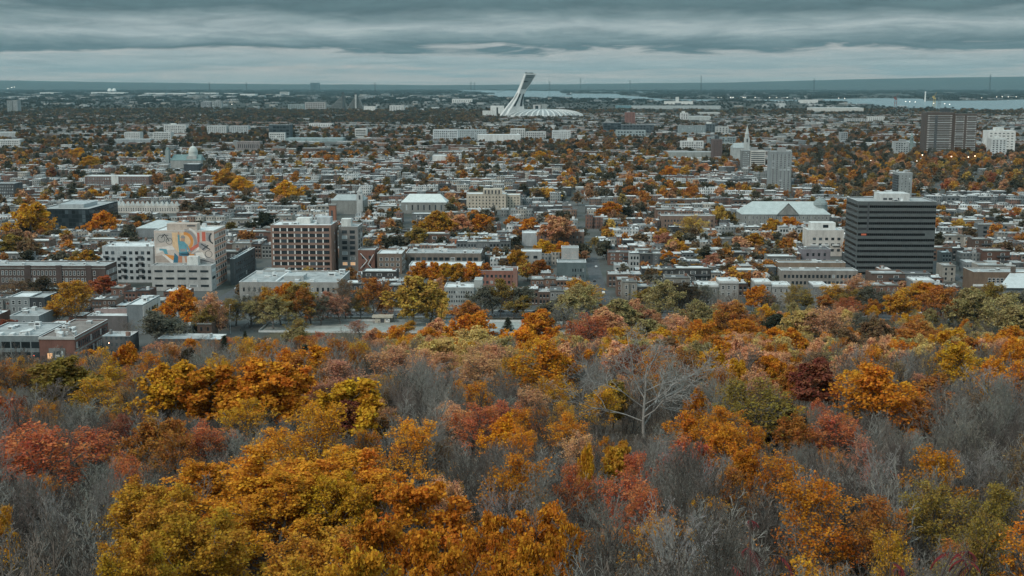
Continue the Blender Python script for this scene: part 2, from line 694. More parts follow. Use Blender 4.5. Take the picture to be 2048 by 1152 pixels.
KIND = {}
SK_STD = dict(nch=(17, 7, 5), ratio=(0.70, 0.5, 0.48), ang=(62, 48, 45), trop=(0.06, 0.10, 0.05, 0.02), wob=(0.07, 0.15, 0.2, 0.25))
for i in range(3):
    sk = skeleton(20 + i, 12.5, t0=0.22, levels=4, **SK_STD)
    KIND['full%d' % i] = TreeKind('leafy_tree', sk, leaves(sk[1], 9, 0.35, SPRAY, 50 + i, jit=0.30, flat=0.42))
for i in range(3):
    sk = skeleton(30 + i, 12.5, t0=0.2, levels=4, **dict(SK_STD, ang=(48, 45, 42), wob=(0.06, 0.13, 0.18, 0.22)))
    KIND['sparse%d' % i] = TreeKind('sparse_tree', sk, leaves(sk[1], 5, 0.17, SPRAY, 60 + i, jit=0.27, keep=0.7), split=1)
for i in range(3):
    sk = skeleton(35 + i, 12.5, t0=0.2, levels=4, **dict(SK_STD, ang=(52, 46, 44)))
    KIND['half%d' % i] = TreeKind('half_bare_tree', sk, leaves(sk[1], 5, 0.25, SPRAY, 65 + i, jit=0.3, keep=0.8))
SK_BARE = dict(nch=(15, 7, 5, 3), ratio=(0.66, 0.52, 0.52, 0.55), ang=(42, 38, 38, 36), trop=(0.08, 0.16, 0.12, 0.10, 0.08), wob=(0.06, 0.11, 0.15, 0.2, 0.2))
for i in range(3):
    sk = skeleton(40 + i, 12.5, t0=0.18, levels=5, r0=0.13, **SK_BARE)
    KIND['bare%d' % i] = TreeKind('bare_tree', sk, None, BARK_TINT, split=1, rmin=(0.03, 0.013))
for i in range(2):
    sk = skeleton(70 + i, 7.0, t0=0.05, levels=4, r0=0.06, **dict(SK_BARE, nch=(12, 6, 4), ratio=(0.62, 0.5, 0.5), ang=(28, 28, 30)))
    KIND['sapling%d' % i] = TreeKind('bare_sapling', sk, None, BARK_TINT, split=0, rmin=(0.02, 0.011), sides=(4, 3))
# a big maple close by, with leaves one can make out
for i in range(2):
    sk = skeleton(80 + i, 12.0, t0=0.16, levels=4, r0=0.2, **dict(SK_STD, nch=(22, 8, 6), ratio=(0.66, 0.46, 0.42)))
    KIND['maple%d' % i] = TreeKind('near_maple', sk, leaves(sk[1], 10, 0.15, MAPLE, 90 + i, jit=0.2, flat=0.45, droop=0.6, keep=.85))
sk = skeleton(85, 9.0, t0=0.12, levels=4, r0=0.14, **dict(SK_STD, nch=(14, 6, 4), ratio=(0.66, 0.46, 0.42), ang=(46, 40, 40)))
KIND['hickory0'] = TreeKind('near_hickory', sk, leaves(sk[1], 10, 0.18, LANCE * np.array([1.5, 1]), 95, jit=0.15, flat=0.25, droop=1.2))
for i in range(2):
    sk = skeleton(100 + i, 10.0, t0=0.12, levels=4, r0=0.13, **dict(SK_STD, nch=(16, 7, 5), ang=(50, 42, 42)))
    KIND['nearsparse%d' % i] = TreeKind('near_sparse_tree', sk, leaves(sk[1], 6, 0.13, MAPLE, 110 + i, jit=0.22, droop=0.4, keep=0.8))
# the wide dead tree with pale limbs
sk = skeleton(123, 17.0, t0=0.2, levels=5, r0=0.22, **dict(SK_STD, nch=(14, 9, 7, 4), ratio=(1.0, 0.52, 0.5, 0.5), ang=(54, 44, 42, 42), trop=(0.03, 0.05, 0.03, 0.02, 0),
              wob=(0.10, 0.2, 0.24, 0.26, 0.26), top=0.72))
KIND['dead0'] = TreeKind('dead_tree', sk, None, BARK_TINT, split=1, rmin=(0.03, 0.014))


def conifer_kind(seed, h=11.0, w=2.4):
    g = random.Random(seed)
    segs = [(Vector((0, 0, -.5)), Vector((0, 0, h * .5)), .16, .09, 0), (Vector((0, 0, h * .5)), Vector((0, 0, h)), .09, .02, 0)]
    an = []
    z = 0.6
    while z < h - .15:
        rr = w * (1 - z / h) ** 0.85
        for k in range(7):
            a = g.uniform(0, 6.28)
            e = Vector((math.cos(a) * rr, math.sin(a) * rr, z - rr * .25))
            segs.append((Vector((0, 0, z)), e, .03, .012, 2))
            for t in (0.3, .5, .7, .85, 1.0):
                an.append((Vector((0, 0, z)).lerp(e, t), e.normalized()))
        z += 0.34
    return segs, an


sk = conifer_kind(5)
KIND['conifer0'] = TreeKind('conifer', sk, leaves(sk[1], 5, 0.34, LANCE, 130, jit=0.14, flat=0.3, droop=0.3))
# trees of the city, seen from a kilometre and more
for i in range(4):
    sk = skeleton(140 + i, 12.0, t0=0.22, levels=3, **dict(SK_STD, nch=(15, 7), ratio=(0.66, 0.5), wob=(0.08, 0.2, 0.3)))
    KIND['city%d' % i] = TreeKind('city_tree', sk, leaves(sk[1], 4 if i < 3 else 2, 0.85, SPRAY, 150 + i, jit=0.55, flat=0.4), rmin=(0.06, 0.04), sides=(4, 3))
for i in range(2):
    g = np.random.default_rng(160 + i)
    an = [(Vector(p), Vector((0, 0, 1))) for p in (g.normal(0, 1, (90, 3)) * (2.5, 2.5, 1.9) + (0, 0, 7.5))]
    KIND['far%d' % i] = TreeKind('far_tree', ([(Vector((0, 0, -.5)), Vector((0, 0, 7)), .3, .15, 0)], an), leaves(an, 1, 2.6, SPRAY, 170 + i, jit=.4, flat=.35), sides=(4, 3))
for i in range(2):
    g = np.random.default_rng(180 + i)
    an = [(Vector(p), Vector((0, 0, 1))) for p in (np.stack([g.uniform(-45, 45, 260), g.uniform(-45, 45, 260), g.normal(9, 2.2, 260)], 1))]
    KIND['wood%d' % i] = TreeKind('wood_patch', ([(Vector((0, 0, -.5)), Vector((0, 0, 7)), .3, .15, 0)], an), leaves(an, 1, 9.0, SPRAY, 190 + i, jit=.4, flat=.6), sides=(4, 3))

# ------------------------------------------------------------------ ground, water, hills, roads
def ground_mat():
    m, nt, b = principled('ground_soil')
    g = nd(nt, 'ShaderNodeNewGeometry')
    sep = nd(nt, 'ShaderNodeSeparateXYZ')
    nt.links.new(g.outputs['Position'], sep.inputs[0])
    far = math_(nt, 'MULTIPLY', math_(nt, 'SUBTRACT', sep.outputs[1], 560), 1 / 60, True)
    dist = math_(nt, 'MULTIPLY', math_(nt, 'SUBTRACT', sep.outputs[1], 3500), 1 / 4000, True)

    def noise(scale, det):
        n = nd(nt, 'ShaderNodeTexNoise')
        n.inputs['Scale'].default_value = scale
        n.inputs['Detail'].default_value = det
        nt.links.new(g.outputs['Position'], n.inputs['Vector'])
        return n.outputs[0]
    litter = ramp(nt, noise(1.3, 8), [(0.3, (0.03, 0.026, 0.022)), (0.55, (0.085, 0.06, 0.04)), (0.75, (0.14, 0.075, 0.03))])
    city = ramp(nt, noise(0.02, 6), [(0.3, (0.045, 0.05, 0.04)), (0.5, (0.075, 0.078, 0.075)), (0.7, (0.11, 0.11, 0.105))])
    wood = ramp(nt, noise(0.0016, 7), [(0.3, (0.02, 0.027, 0.025)), (0.5, (0.036, 0.038, 0.032)), (0.62, (0.05, 0.043, 0.035)), (0.75, (0.09, 0.085, 0.07))])
    c = mixc(nt, far, litter, city)
    c = mixc(nt, dist, c, wood)
    nt.links.new(c, b.inputs['Base Color'])
    b.inputs['Roughness'].default_value = 1.0
    return m


def build_ground():
    ys = np.concatenate([np.linspace(-200, 0, 12), np.linspace(3, 60, 24), np.linspace(66, 600, 60), np.geomspace(620, 60000, 60)])
    t = np.linspace(-1, 1, 41)
    X = t[None] * (np.maximum(ys, 0)[:, None] * 0.9 + 220)
    Y = np.repeat(ys[:, None], 41, 1)
    Z = terrain(X, Y)
    V = np.stack([X, Y, Z], -1).reshape(-1, 3)
    i = np.arange(len(ys) - 1)[:, None] * 41 + np.arange(40)[None]
    Q = np.stack([i, i + 1, i + 42, i + 41], -1).reshape(-1, 4)
    struct('ground', mesh_np('ground', V, [Q], [ground_mat()], smooth=True))


def sheet(name, pts, z, mat, kind='structure'):
    V = [(p[0], p[1], z) for p in pts]
    return struct(name, mesh_np(name, V, [np.arange(len(V))[None]], [mat]), kind)


def water_mat():
    m, nt, b = principled('water')
    b.inputs['Base Color'].default_value = (0.10, 0.15, 0.16, 1)
    b.inputs['Roughness'].default_value = 0.22
    b.inputs['Specular IOR Level'].default_value = 0.6
    n = nd(nt, 'ShaderNodeTexNoise')
    n.inputs['Scale'].default_value = 0.05
    n.inputs['Detail'].default_value = 4
    g = nd(nt, 'ShaderNodeNewGeometry')
    nt.links.new(g.outputs['Position'], n.inputs['Vector'])
    bp = nd(nt, 'ShaderNodeBump')
    bp.inputs['Strength'].default_value = 0.6
    bp.inputs['Distance'].default_value = 1.0
    nt.links.new(n.outputs[0], bp.inputs['Height'])
    nt.links.new(bp.outputs[0], b.inputs['Normal'])
    return m


WATER = water_mat()
# shorelines, as pixels of the photograph laid on the plain
RIVER = [
    [(1012, 181.2), (1120, 182.2), (1125, 187), (1190, 187.5), (1235, 187.8), (1240, 190), (1290, 194), (1322, 197.5), (1330, 201.5), (1290, 200.5), (1215, 199.5), (1150, 197), (1085, 195.5), (1030, 196), (985, 194.5), (975, 189)],
    [(1325, 198.6), (1480, 199.3), (1640, 199.6), (1642, 202.5), (1480, 202.3), (1326, 201.8)],
    [(1640, 198.2), (1760, 196.5), (1845, 197.5), (1850, 202), (1990, 201), (2060, 198.5), (2200, 198), (2300, 226), (2060, 221), (1990, 222.5), (1900, 218), (1780, 214), (1700, 207), (1642, 204)],
    [(752, 177.4), (875, 176.6), (876, 178.2), (800, 179.6), (753, 179.2)],
    [(905, 181.0), (960, 180.6), (1012, 181.2), (1000, 184.5), (985, 186.3), (930, 183.2)],
    [(1175, 183.2), (1300, 183.4), (1298, 184.6), (1178, 184.6)],
]


def in_poly(px, py, poly):
    c = np.zeros(len(px), bool)
    n = len(poly)
    for i in range(n):
        x0, y0 = poly[i]
        x1, y1 = poly[(i + 1) % n]
        k = ((y0 > py) != (y1 > py)) & (px < (x1 - x0) * (py - y0) / (y1 - y0 + 1e-12) + x0)
        c ^= k
    return c


HILLS = np.array([(-900, 158), (-300, 158.5), (0, 160), (100, 161.8), (250, 164.8), (400, 166.4), (600, 168.6), (800, 169.6), (1000, 170), (1100, 168.8), (1200, 167.6), (1300, 166), (1450, 164.6),
                  (1600, 161.8), (1750, 158.4), (1900, 155.3), (2048, 152.8), (2400, 148.5), (3000, 147)], float)


def build_hills():
    us = np.linspace(-900, 3000, 260)
    sil = np.interp(us, HILLS[:, 0], HILLS[:, 1])
    g = np.random.default_rng(3)
    bump = np.convolve(g.normal(0, 1, 300), np.ones(9) / 9, 'same')[:260] * 0.9
    rows = []
    for k, y in enumerate((27000, 29000, 31500, 34000, 36000, 39000, 45000)):
        f = (0, .12, .45, .8, 1.0, .75, 0)[k]
        zr = H + 36000 * np.array([dzdy(v) for v in sil])
        z = zr * f + bump * (0, 6, 12, 16, 18, 10, 0)[k] + (-1 if k in (0, 6) else 0)
        x = (us - 1024) / F / (CP + (576 - 168) / F * SP) * 36000 * (0.8 + 0.2 * y / 36000)
        rows.append(np.stack([x, np.full(260, float(y)), z], 1))
    V = np.concatenate(rows)
    i = np.arange(6)[:, None] * 260 + np.arange(259)[None]
    Q = np.stack([i, i + 1, i + 261, i + 260], -1).reshape(-1, 4)
    m, nt, b = principled('hill_woods')
    gg = nd(nt, 'ShaderNodeNewGeometry')
    n = nd(nt, 'ShaderNodeTexNoise')
    n.inputs['Scale'].default_value = 0.0012
    n.inputs['Detail'].default_value = 7
    nt.links.new(gg.outputs['Position'], n.inputs['Vector'])
    nt.links.new(ramp(nt, n.outputs[0], [(0.3, (0.015, 0.022, 0.02)), (0.55, (0.028, 0.032, 0.028)), (0.75, (0.06, 0.058, 0.05))]), b.inputs['Base Color'])
    b.inputs['Roughness'].default_value = 1
    struct('hills', mesh_np('hills', V, [Q], [m], smooth=True))


build_ground()
build_hills()
for k, poly in enumerate(RIVER):
    sheet('river', [gp(u, v, 0.5) for u, v in poly], 0.5, WATER)

ASPH = surf('asphalt', (0.07, 0.073, 0.077), 0.25, 0.3)
PAVE = surf('pavement_slabs', (0.22, 0.22, 0.21), 0.2, 0.4)
COURT = surf('court_surface', (0.27, 0.29, 0.275), 0.22, 0.12)
LAWN = surf('lawn_turf', (0.08, 0.068, 0.042), 0.35, 0.3)
PAINT = surf('road_paint', (0.6, 0.6, 0.58), 0.2, 0.6)
P_STREET = [-987, -731, -470, -203, 37, 293, 549, 805]      # streets that run away from the hill (across the grid p axis)
Q_AVE = 716.0                                             # the avenue along the park


def pq_rect(p0, p1, q0, q1):
    return [pq(p0, q0), pq(p1, q0), pq(p1, q1), pq(p0, q1)]


sheet('avenue', pq_rect(-420, 520, Q_AVE - 9, Q_AVE + 9), 0.02, ASPH)
sheet('pavement', pq_rect(-420, 520, Q_AVE + 9, Q_AVE + 13), 0.12, PAVE)
sheet('pavement', pq_rect(-135, 520, Q_AVE - 12.5, Q_AVE - 9), 0.12, PAVE)
for p in P_STREET:
    sheet('street', pq_rect(p - 4.8, p + 4.8, 600 if p < -140 else 726, 960), 0.025, ASPH)
mb = MB()
for k in range(-130, 170):
    x0, y0 = pq(k * 4.0, Q_AVE)
    mb.box(x0, x0 + 1.8, y0 - .08, y0 + .08, 0.024, 0.03, PAINT)
struct('road_markings', mb.mesh('road_markings'))
# sports court in the park
CQ0, CQ1 = dist_v(667.5), dist_v(644)
CP0 = dxdy(470, 660) * 680
CP1 = dxdy(1075, 655) * 690
sheet('lawn', pq_rect(-150, 420, 588, Q_AVE - 13), 0.015, LAWN)
sheet('court', pq_rect(CP0, CP1, CQ0, CQ1), 0.04, COURT)
mb = MB()
for (a0, a1, q, w) in ((CP0 + 1, CP1 - 1, (CQ0 + CQ1) / 2, .15), (CP0 + 30, CP0 + 60, CQ0 + 8, .12), (CP0 + 75, CP0 + 110, CQ1 - 9, .12), (CP1 - 60, CP1 - 25, CQ0 + 9, .12)):
    (x0, y0), (x1, y1) = pq(a0, q), pq(a1, q)
    mb.add([(x0, y0 - w, .046), (x1, y1 - w, .046), (x1, y1 + w, .046), (x0, y0 + w, .046)], [(0, 1, 2, 3)], PAINT)
struct('court_markings', mb.mesh('court_markings'))

# ------------------------------------------------------------------ buildings that can be told apart
FOOT = []            # footprints (p0, p1, q0, q1) the plain houses keep clear of
SHOWN = []           # (u0, u1, vtop, vbase, y): what trees in front must not cover
LANDMARK = []        # (phrase, u, v) used to say where a house or tree stands
BRICK = (0.26, 0.125, 0.085)
BROWN = (0.14, 0.10, 0.08)
STONE = (0.22, 0.225, 0.215)
CREAM = (0.44, 0.39, 0.32)
WHITE = (0.56, 0.57, 0.55)
GREY = (0.26, 0.27, 0.27)
DARK = (0.055, 0.065, 0.07)


def wallm(c):
    return surf('wall', tuple(c), 0.2, 0.22, streak=0.7, fine=9)


WINMESH = {}


def win_mesh(kind):
    """one window, 1 x 1, facing -y: 'dark', 'pale', 'lit' panes in a frame; 'pier' has broad white piers beside it; 'band' has no frame"""
    if kind in WINMESH:
        return WINMESH[kind]
    b = MB()
    gl = {'pale': GLASS_PALE, 'lit': GLASS_LIT}.get(kind, GLASS)
    if kind in ('band', 'slot'):
        b.box(-.5, .5, -.03, .03, -.5, .5, gl)
    elif kind == 'pier':
        b.box(-.32, .5, -.03, .03, -.5, .5, gl)
        b.box(-.5, -.32, -.10, .03, -.5, .5, FRAME_W)
        b.box(-.32, .5, -.05, .02, -.03, .0, FRAME_D)
        for x in (-.09, .2):
            b.box(x, x + .02, -.05, .02, -.5, .5, FRAME_D)
    else:
        fr = FRAME_D if kind == 'darkframe' else FRAME_W
        b.box(-.42, .42, -.03, .03, -.44, .44, gl)
        b.rim(-.5, .5, -.06, .02, -.5, .5, .01, fr) if False else None
        b.box(-.5, -.42, -.06, .02, -.5, .5, fr)
        b.box(.42, .5, -.06, .02, -.5, .5, fr)
        b.box(-.42, .42, -.06, .02, .44, .5, fr)
        b.box(-.42, .42, -.09, .02, -.5, -.44, fr)
        b.box(-.42, .42, -.05, .02, -.02, .03, fr)
    WINMESH[kind] = b.mesh('window_' + kind)
    return WINMESH[kind]


def windows(root, w, dep, face, rows, cols, x0, x1, z0, z1, fw=.6, fh=.6, kind='darkframe', name='window', lit=0.0, pale=0.07, skip=0.0, limit=100, off=0.0):
    n = 0
    rz = {'f': 0, 'r': math.pi / 2, 'l': -math.pi / 2}[face]
    for r_ in range(rows):
        for c in range(cols):
            if n >= limit or R.random() < skip:
                continue
            a = x0 + (x1 - x0) * (c + .5) / cols
            z = z0 + (z1 - z0) * (r_ + .5) / rows
            k = kind
            t = R.random()
            if kind not in ('band', 'slot', 'pier'):
                k = 'lit' if t < lit else ('pale' if t < lit + pale else kind)
            loc = {'f': (a, -.02 - off, z), 'r': (w + .02 + off, a, z), 'l': (-.02 - off, a, z)}[face]
            o = link(name, win_mesh(k), root, loc, rz, ((x1 - x0) / cols * fw, 1, (z1 - z0) / rows * fh))
            n += 1


class Bld:
    """a building whose front wall fills the given pixels of the photograph (u0..u1, vt..vb)"""

    def __init__(s, name, label, cat, u0, u1, vt, vb, dep, wall=GREY, roof=None, z0=0.0, parapet=0.7, group=None, foot=True, y=None, base=0.0, cap=None):
        P0 = gp(u0, vb, base) if y is None else Vector((dxdy(u0, vb) * y, y, base))
        y0 = P0.y
        s.w = (dxdy(u1, vb) - dxdy(u0, vb)) * y0 / (E1.x - dxdy(u1, vb) * E1.y * 1.0)
        s.h = z_at(y0, vt) - base
        s.dep = dep
        s.y = y0
        s.root = thing(name, label, cat, P0, -TH, group)
        s.wm = wallm(wall) if isinstance(wall, tuple) else wall
        s.rm = roof or ROOF_G
        b = MB().box(0, s.w, 0, dep, -1.0, s.h, s.wm)
        link('wall', b.mesh('wall'), s.root)
        pp = parapet
        if pp > 0:
            b = MB().rim(0, s.w, 0, dep, s.h, s.h + pp, .3, cap or s.wm)
            b.rim(-.06, s.w + .06, -.06, dep + .06, s.h + pp, s.h + pp + .12, .42, METAL_W)
            link('parapet', b.mesh('parapet'), s.root)
        b = MB().box(.32, s.w - .32, .32, dep - .32, s.h, s.h + .15, s.rm)
        link('roof', b.mesh('roof'), s.root)
        p0 = P0.x * E1.x + P0.y * E1.y
        q0 = P0.x * E2.x + P0.y * E2.y
        s.p0, s.q0 = p0, q0
        if foot:
            FOOT.append((p0 - 1, p0 + s.w + 1, q0 - 6, q0 + dep + 3))
            SHOWN.append((u0, u1, vt, vb, y0))

    def win(s, face, rows, cols, x0=0.04, x1=0.96, z0=0.05, z1=0.95, **kw):
        L = s.w if face == 'f' else s.dep
        windows(s.root, s.w, s.dep, face, rows, cols, x0 * L, x1 * L, z0 * s.h, z1 * s.h, **kw)
        return s

    def box(s, name, x0, x1, y0, y1, z0, z1, m):
        o = link(name, MB().box(x0, x1, y0, y1, z0, z1, m).mesh(name), s.root)
        return o

    def units(s, n, smax=4.0, hmax=2.4):
        z = s.h + .15
        for i in range(n):
            a, c, d = R.uniform(.25, 1) * smax, R.uniform(.25, 1) * smax, R.uniform(.4, 1) * hmax
            x = R.uniform(1.2, max(1.3, s.w - a - 1.2))
            yy = R.uniform(1.2, max(1.3, s.dep - c - 1.2))
            b = MB().box(0, a, 0, c, 0, d, R.choice([METAL_W, ROOF_W, ROOF_G, METAL_W]))
            b.box(-.1, a + .1, -.1, c + .1, d, d + .12, METAL_W)
            if i % 2:
                b.box(a * .2, a * .8, -.04, -.0, d * .3, d * .8, METAL_D)
            link('rooftop_unit', b.mesh('rooftop_unit'), s.root, (x, yy, z))
        return s

    def mark(s, phrase):
        u, v = proj(*(s.root.location + E1 * s.w * .5 + Vector((0, 0, s.h * .6))))
        LANDMARK.append((phrase, float(u), float(v)))
        return s

    def hip(s, m, over=.6, rise=4.0, inset=None, name='roof'):
        """hip or gable roof along x"""
        i = s.dep / 2 if inset is None else inset
        x0, x1, y0, y1, z = -over, s.w + over, -over, s.dep + over, s.h + .16
        vs = [(x0, y0, z), (x1, y0, z), (x1, y1, z), (x0, y1, z), (x0 + i, (y0 + y1) / 2, z + rise), (x1 - i, (y0 + y1) / 2, z + rise)]
        b = MB().add(vs, [(0, 1, 5, 4), (1, 2, 5), (2, 3, 4, 5), (3, 0, 4), (0, 3, 2, 1)], m)
        link(name, b.mesh('pitched_roof'), s.root)
        return s


def near_landmarks():
    # --- red brick factory block with white piers
    b = Bld('factory_building', 'eight storey red brick factory block with dark windows between white piers', 'factory', 544, 664, 452, 549, 28, (.235, .15, .118), ROOF_W)
    hh = b.h
    zb = (z_at(b.y, 544) - 0) / hh
    b.win('f', 8, 8, .028, .972, zb, .985, fw=.96, fh=.58, kind='pier')
    b.win('r', 3, 1, .45, .62, .35, .9, fw=.5, fh=.25, kind='pale')
    b.units(7, 5, 2)
    b.box('penthouse', 16, 26, 14, 22, b.h + .2, b.h + 4.2, wallm(WHITE))
    b.box('penthouse', 31, 41, 12, 21, b.h + .2, b.h + 5.0, wallm((.4, .42, .43)))
    link('flue', MB().tube((2, 4, b.h), (2, 4, b.h + 4.5), .3, .3, 8, METAL_W).tube((7.5, 5, b.h), (7.5, 5, b.h + 4), .3, .3, 8, METAL_W).mesh('flue'), b.root)
    b.mark('the red brick factory block')
    c = Bld('factory_building', 'grey and brick factory annex with two columns of windows beside the red block', 'factory', 679, 717, 455, 542, 24, (0.20, 0.19, 0.18), ROOF_G, y=b.y + 14)
    c.win('f', 7, 2, .10, .92, .12, .96, fw=.68, fh=.62, lit=.07, pale=.3)
    c.win('r', 7, 2, .1, .9, .12, .96, fw=.5, fh=.6)
    c.box('penthouse', 1, 8, 6, 14, c.h + .2, c.h + 5.5, wallm(WHITE))
    c.units(2)
    t = Bld('chimney_tower', 'square brick tower with a tall dark opening behind the factory roof', 'tower', 659, 672, 413, 470, 5, BRICK, ROOF_G, y=b.y + 60)
    t.box('opening', t.w * .3, t.w * .62, -.06, .1, t.h * .55, t.h * .93, METAL_D)
    t.box('cap', -.5, t.w + .5, -.5, 5.5, t.h + .9, t.h + 1.6, wallm(STONE))

    # --- mural block
    m = Bld('mural_building', 'pale block with a huge cyclist mural covering its windowless front', 'office building', 313, 432, 463, 575, 30, (0.50, 0.43, 0.38), ROOF_W)
    m.win('r', 8, 5, .04, .97, .03, .97, fw=.5, fh=.5, kind='darkframe')
    b2 = MB()
    for k in range(9):
        z = m.h * (.03 + .94 * k / 8)
        b2.box(m.w + .01, m.w + .09, .3, 29.6, z - .55, z + .55, surf('salmon_band', (.50, .25, .17), .2, .3))
    link('spandrel_bands', b2.mesh('spandrel_bands'), m.root)
    m.box('penthouse', m.w * .19, m.w * .69, 4.0, 13, m.h + .2, z_at(m.y + 4, 447.5), wallm((.42, .35, .30)))
    m.box('sign', m.w * .53, m.w * .67, 3.9, 3.995, m.h + 3.0, m.h + 3.9, METAL_D)
    m.units(3)
    mural(m)
    m.mark('the block with the mural')
    yb = m.y - 13
    a = Bld('annex_building', 'low grey annex with wide dark windows below the mural wall', 'office building', 305, 424, 533, 580, 12, (0.36, 0.36, 0.35), ROOF_G, y=yb)
    a.win('f', 3, 5, .02, .98, .06, .96, fw=.72, fh=.30, kind='darkframe')
    a.win('r', 3, 1, .1, .9, .06, .96, fw=.8, fh=.35, kind='darkframe')
    a.box('rooftop_unit', a.w * .56, a.w * .745, 5.5, 11, a.h + .2, z_at(yb + 5.5, 513), wallm(WHITE))
    a.units(2, 2.5, 1.5)
    # --- grey apartment house left of it
    g = Bld('apartment_building', 'pale grey five storey apartment house with balconies beside the mural block', 'apartment building', 208, 309, 495, 568, 26, (.40, .43, .44), ROOF_W, y=m.y + 22)
    g.win('f', 5, 8, .03, .97, .04, .94, fw=.55, fh=.5, kind='darkframe')
    for r_ in range(4):
        for xx in (.02, .36, .70):
            g.box('balcony', g.w * xx, g.w * (xx + .10), -1.3, -.03, g.h * (.18 + .18 * r_), g.h * (.18 + .18 * r_) + 1.0, METAL_D)
    g.units(5, 3, 1.8)
    # --- dark school
    s = Bld('school_building', 'long dark brick school with rows of white framed windows', 'school', -45, 213, 533, 586, 22, (.085, .062, .055), ROOF_G)
    s.win('f', 2, 24, .19, .93, .36, .90, fw=.62, fh=.62, kind='dark')
    s.win('r', 3, 8, .05, .95, .06, .90, fw=.5, fh=.62, kind='pale')
    s.box('cornice', -.3, s.w + .3, -.3, 0, s.h * .93, s.h * .96, wallm(STONE))
    for f in (.38, .62, .85):
        s.box('pier', s.w * f, s.w * (f + .045), -.5, -.02, 0, s.h + 1.0, wallm((.075, .055, .05)))
    s.units(8, 3, 1.6)
    s.mark('the long dark school')
    # --- dark glass office
    d = Bld('office_building', 'low black glass office box among orange trees', 'office building', 84, 180, 419, 462, 78, (.02, .03, .036), ROOF_G)
    d.win('f', 5, 14, .005, .995, .02, .98, fw=.93, fh=.86, kind='band')
    d.win('r', 5, 6, .005, .995, .02, .98, fw=.93, fh=.86, kind='band', limit=30)
    d.box('penthouse', d.w * .25, d.w * .78, 14, 50, d.h + .2, d.h + 3.6, wallm((.32, .35, .36)))
    d.mark('the black glass office')
    # --- hall with low pitched roof
    k = Bld('hall_building', 'wide grey hall with a shallow pitched metal roof', 'hall', 272, 345, 457, 474, 40, (.20, .22, .23), ROOF_G, parapet=0)
    k.hip(surf('roof_metal', (.40, .44, .44), .12, .2, .5), .4, 5.5, 14)
    k = Bld('warehouse', 'dark three storey loft with a white flat roof behind the mural block', 'warehouse', 461, 470, 520, 556, 60, (.07, .08, .085), ROOF_W, y=m.y + 10)
    k.win('r', 3, 10, .05, .95, .1, .9, fw=.5, fh=.5)
    k.units(3, 2, 1.5)

    # --- the banded dark office tower
    bg = glass('tinted_band_glass', (.005, .006, .007), .3, .15)
    wt = surf('ribbed_concrete', (.092, .103, .105), .14, .35, fine=14)
    o = Bld('office_tower', 'dark grey office tower of thirteen banded storeys', 'office tower', 1710, 1865, 404.5, 553, 34, wt, ROOF_G)
    zt = [z_at(o.y, v) for v in (412.3, 545.5)]
    pitch = (zt[0] - zt[1]) / 12
    for i in range(13):
        zc = zt[0] - i * pitch - .3
        x0 = o.w * .145 if i < 5 else .6
        x1 = o.w - (.2 if i != 5 else 7)
        o.box('window_band', x0, x1, -.03, .02, zc - .85, zc + .85, bg)
        o.box('window_band', -.03, .02, .8, 33.2, zc - .85, zc + .85, bg)
        if i < 5:
            o.box('window_band', .4, o.w * .12, -.03, .02, zc - .85, zc + .85, bg)
        mm = MB()
        n_ = 34
        for q in range(n_):
            xx = x0 + (x1 - x0) * q / n_
            mm.box(xx, xx + .12, -.05, -.031, zc - .85, zc + .85, METAL_D)
        link('mullions', mm.mesh('mullions'), o.root)
    o.box('recess_shade', o.w * .122, o.w * .143, -.05, .05, zt[0] - 4.6 * pitch, o.h, METAL_D)  # flat dark strip on the wall, its colour stands for a recess's shade
    o.box('lit_pane', 3, 6.5, -.06, -.031, zt[0] - 5 * pitch - .9, zt[0] - 5 * pitch + .3, emit('lit_pane', (.5, .12, .06), .04))
    o.box('penthouse', o.w * .32, o.w * .70, 9, 26, o.h + .2, z_at(o.y + 9, 387), wallm((.48, .49, .48)))
    for xx in (.36, .43, .55):
        o.box('vent', o.w * xx, o.w * (xx + .05), 8.9, 9.01, o.h + .8, o.h + 2.3, METAL_D)
    link('dish', MB().lathe([(.05, 0), (1.3, .7), (1.6, 1.1), (1.5, 1.15), (.02, .2)], 14, METAL_W).mesh('dish'), o.root, (o.w * .56, 5, o.h + 1.4)).rotation_euler = (1.1, 0, 0.3)
    o.units(6, 4, 2.2)
    o.mark('the dark banded office tower')
    # --- slab behind it
    q = Bld('apartment_tower', 'grey slab apartment tower rising behind the banded office tower', 'apartment tower', 1796, 1822, 347, 408, 26, (.25, .27, .27), ROOF_G)
    q.win('f', 10, 3, .08, .94, .1, .96, fw=.2, fh=.35)
    for i in range(11):
        q.box('balcony', -1.5, -.03, 2, 24, q.h * (.08 + i * .083), q.h * (.08 + i * .083) + 1.1, METAL_D)
    q.units(3, 4, 3)
    # --- convent with pale roof
    c = Bld('convent_building', 'long stone convent under a broad pale metal roof with a central gable', 'convent', 1483, 1660, 429, 452, 34, STONE, ROOF_G, parapet=0)
    c.hip(surf('roof_metal_pale', (.37, .415, .41), .12, .2, .5), .5, 11, 13)
    gx = c.w * .52
    gb = MB().prism([(gx - 10, c.h), (gx + 10, c.h), (gx, c.h + 10.5)], -1.2, 10, wallm(STONE))
    link('gable', gb.mesh('gable'), c.root)
    rm = surf('roof_metal_pale', (.37, .415, .41), .12, .2, .5)
    gb = MB().add([(gx - 11, -1.6, c.h - .2), (gx, -1.6, c.h + 11.2), (gx, 13, c.h + 11.2), (gx - 11, 3, c.h - .2), (gx + 11, -1.6, c.h - .2), (gx + 11, 3, c.h - .2)], [(0, 1, 2, 3), (4, 5, 2, 1)], rm)
    link('gable_roof', gb.mesh('gable_roof'), c.root)
    c.win('f', 2, 22, .02, .98, .1, .95, fw=.4, fh=.55, kind='dark')
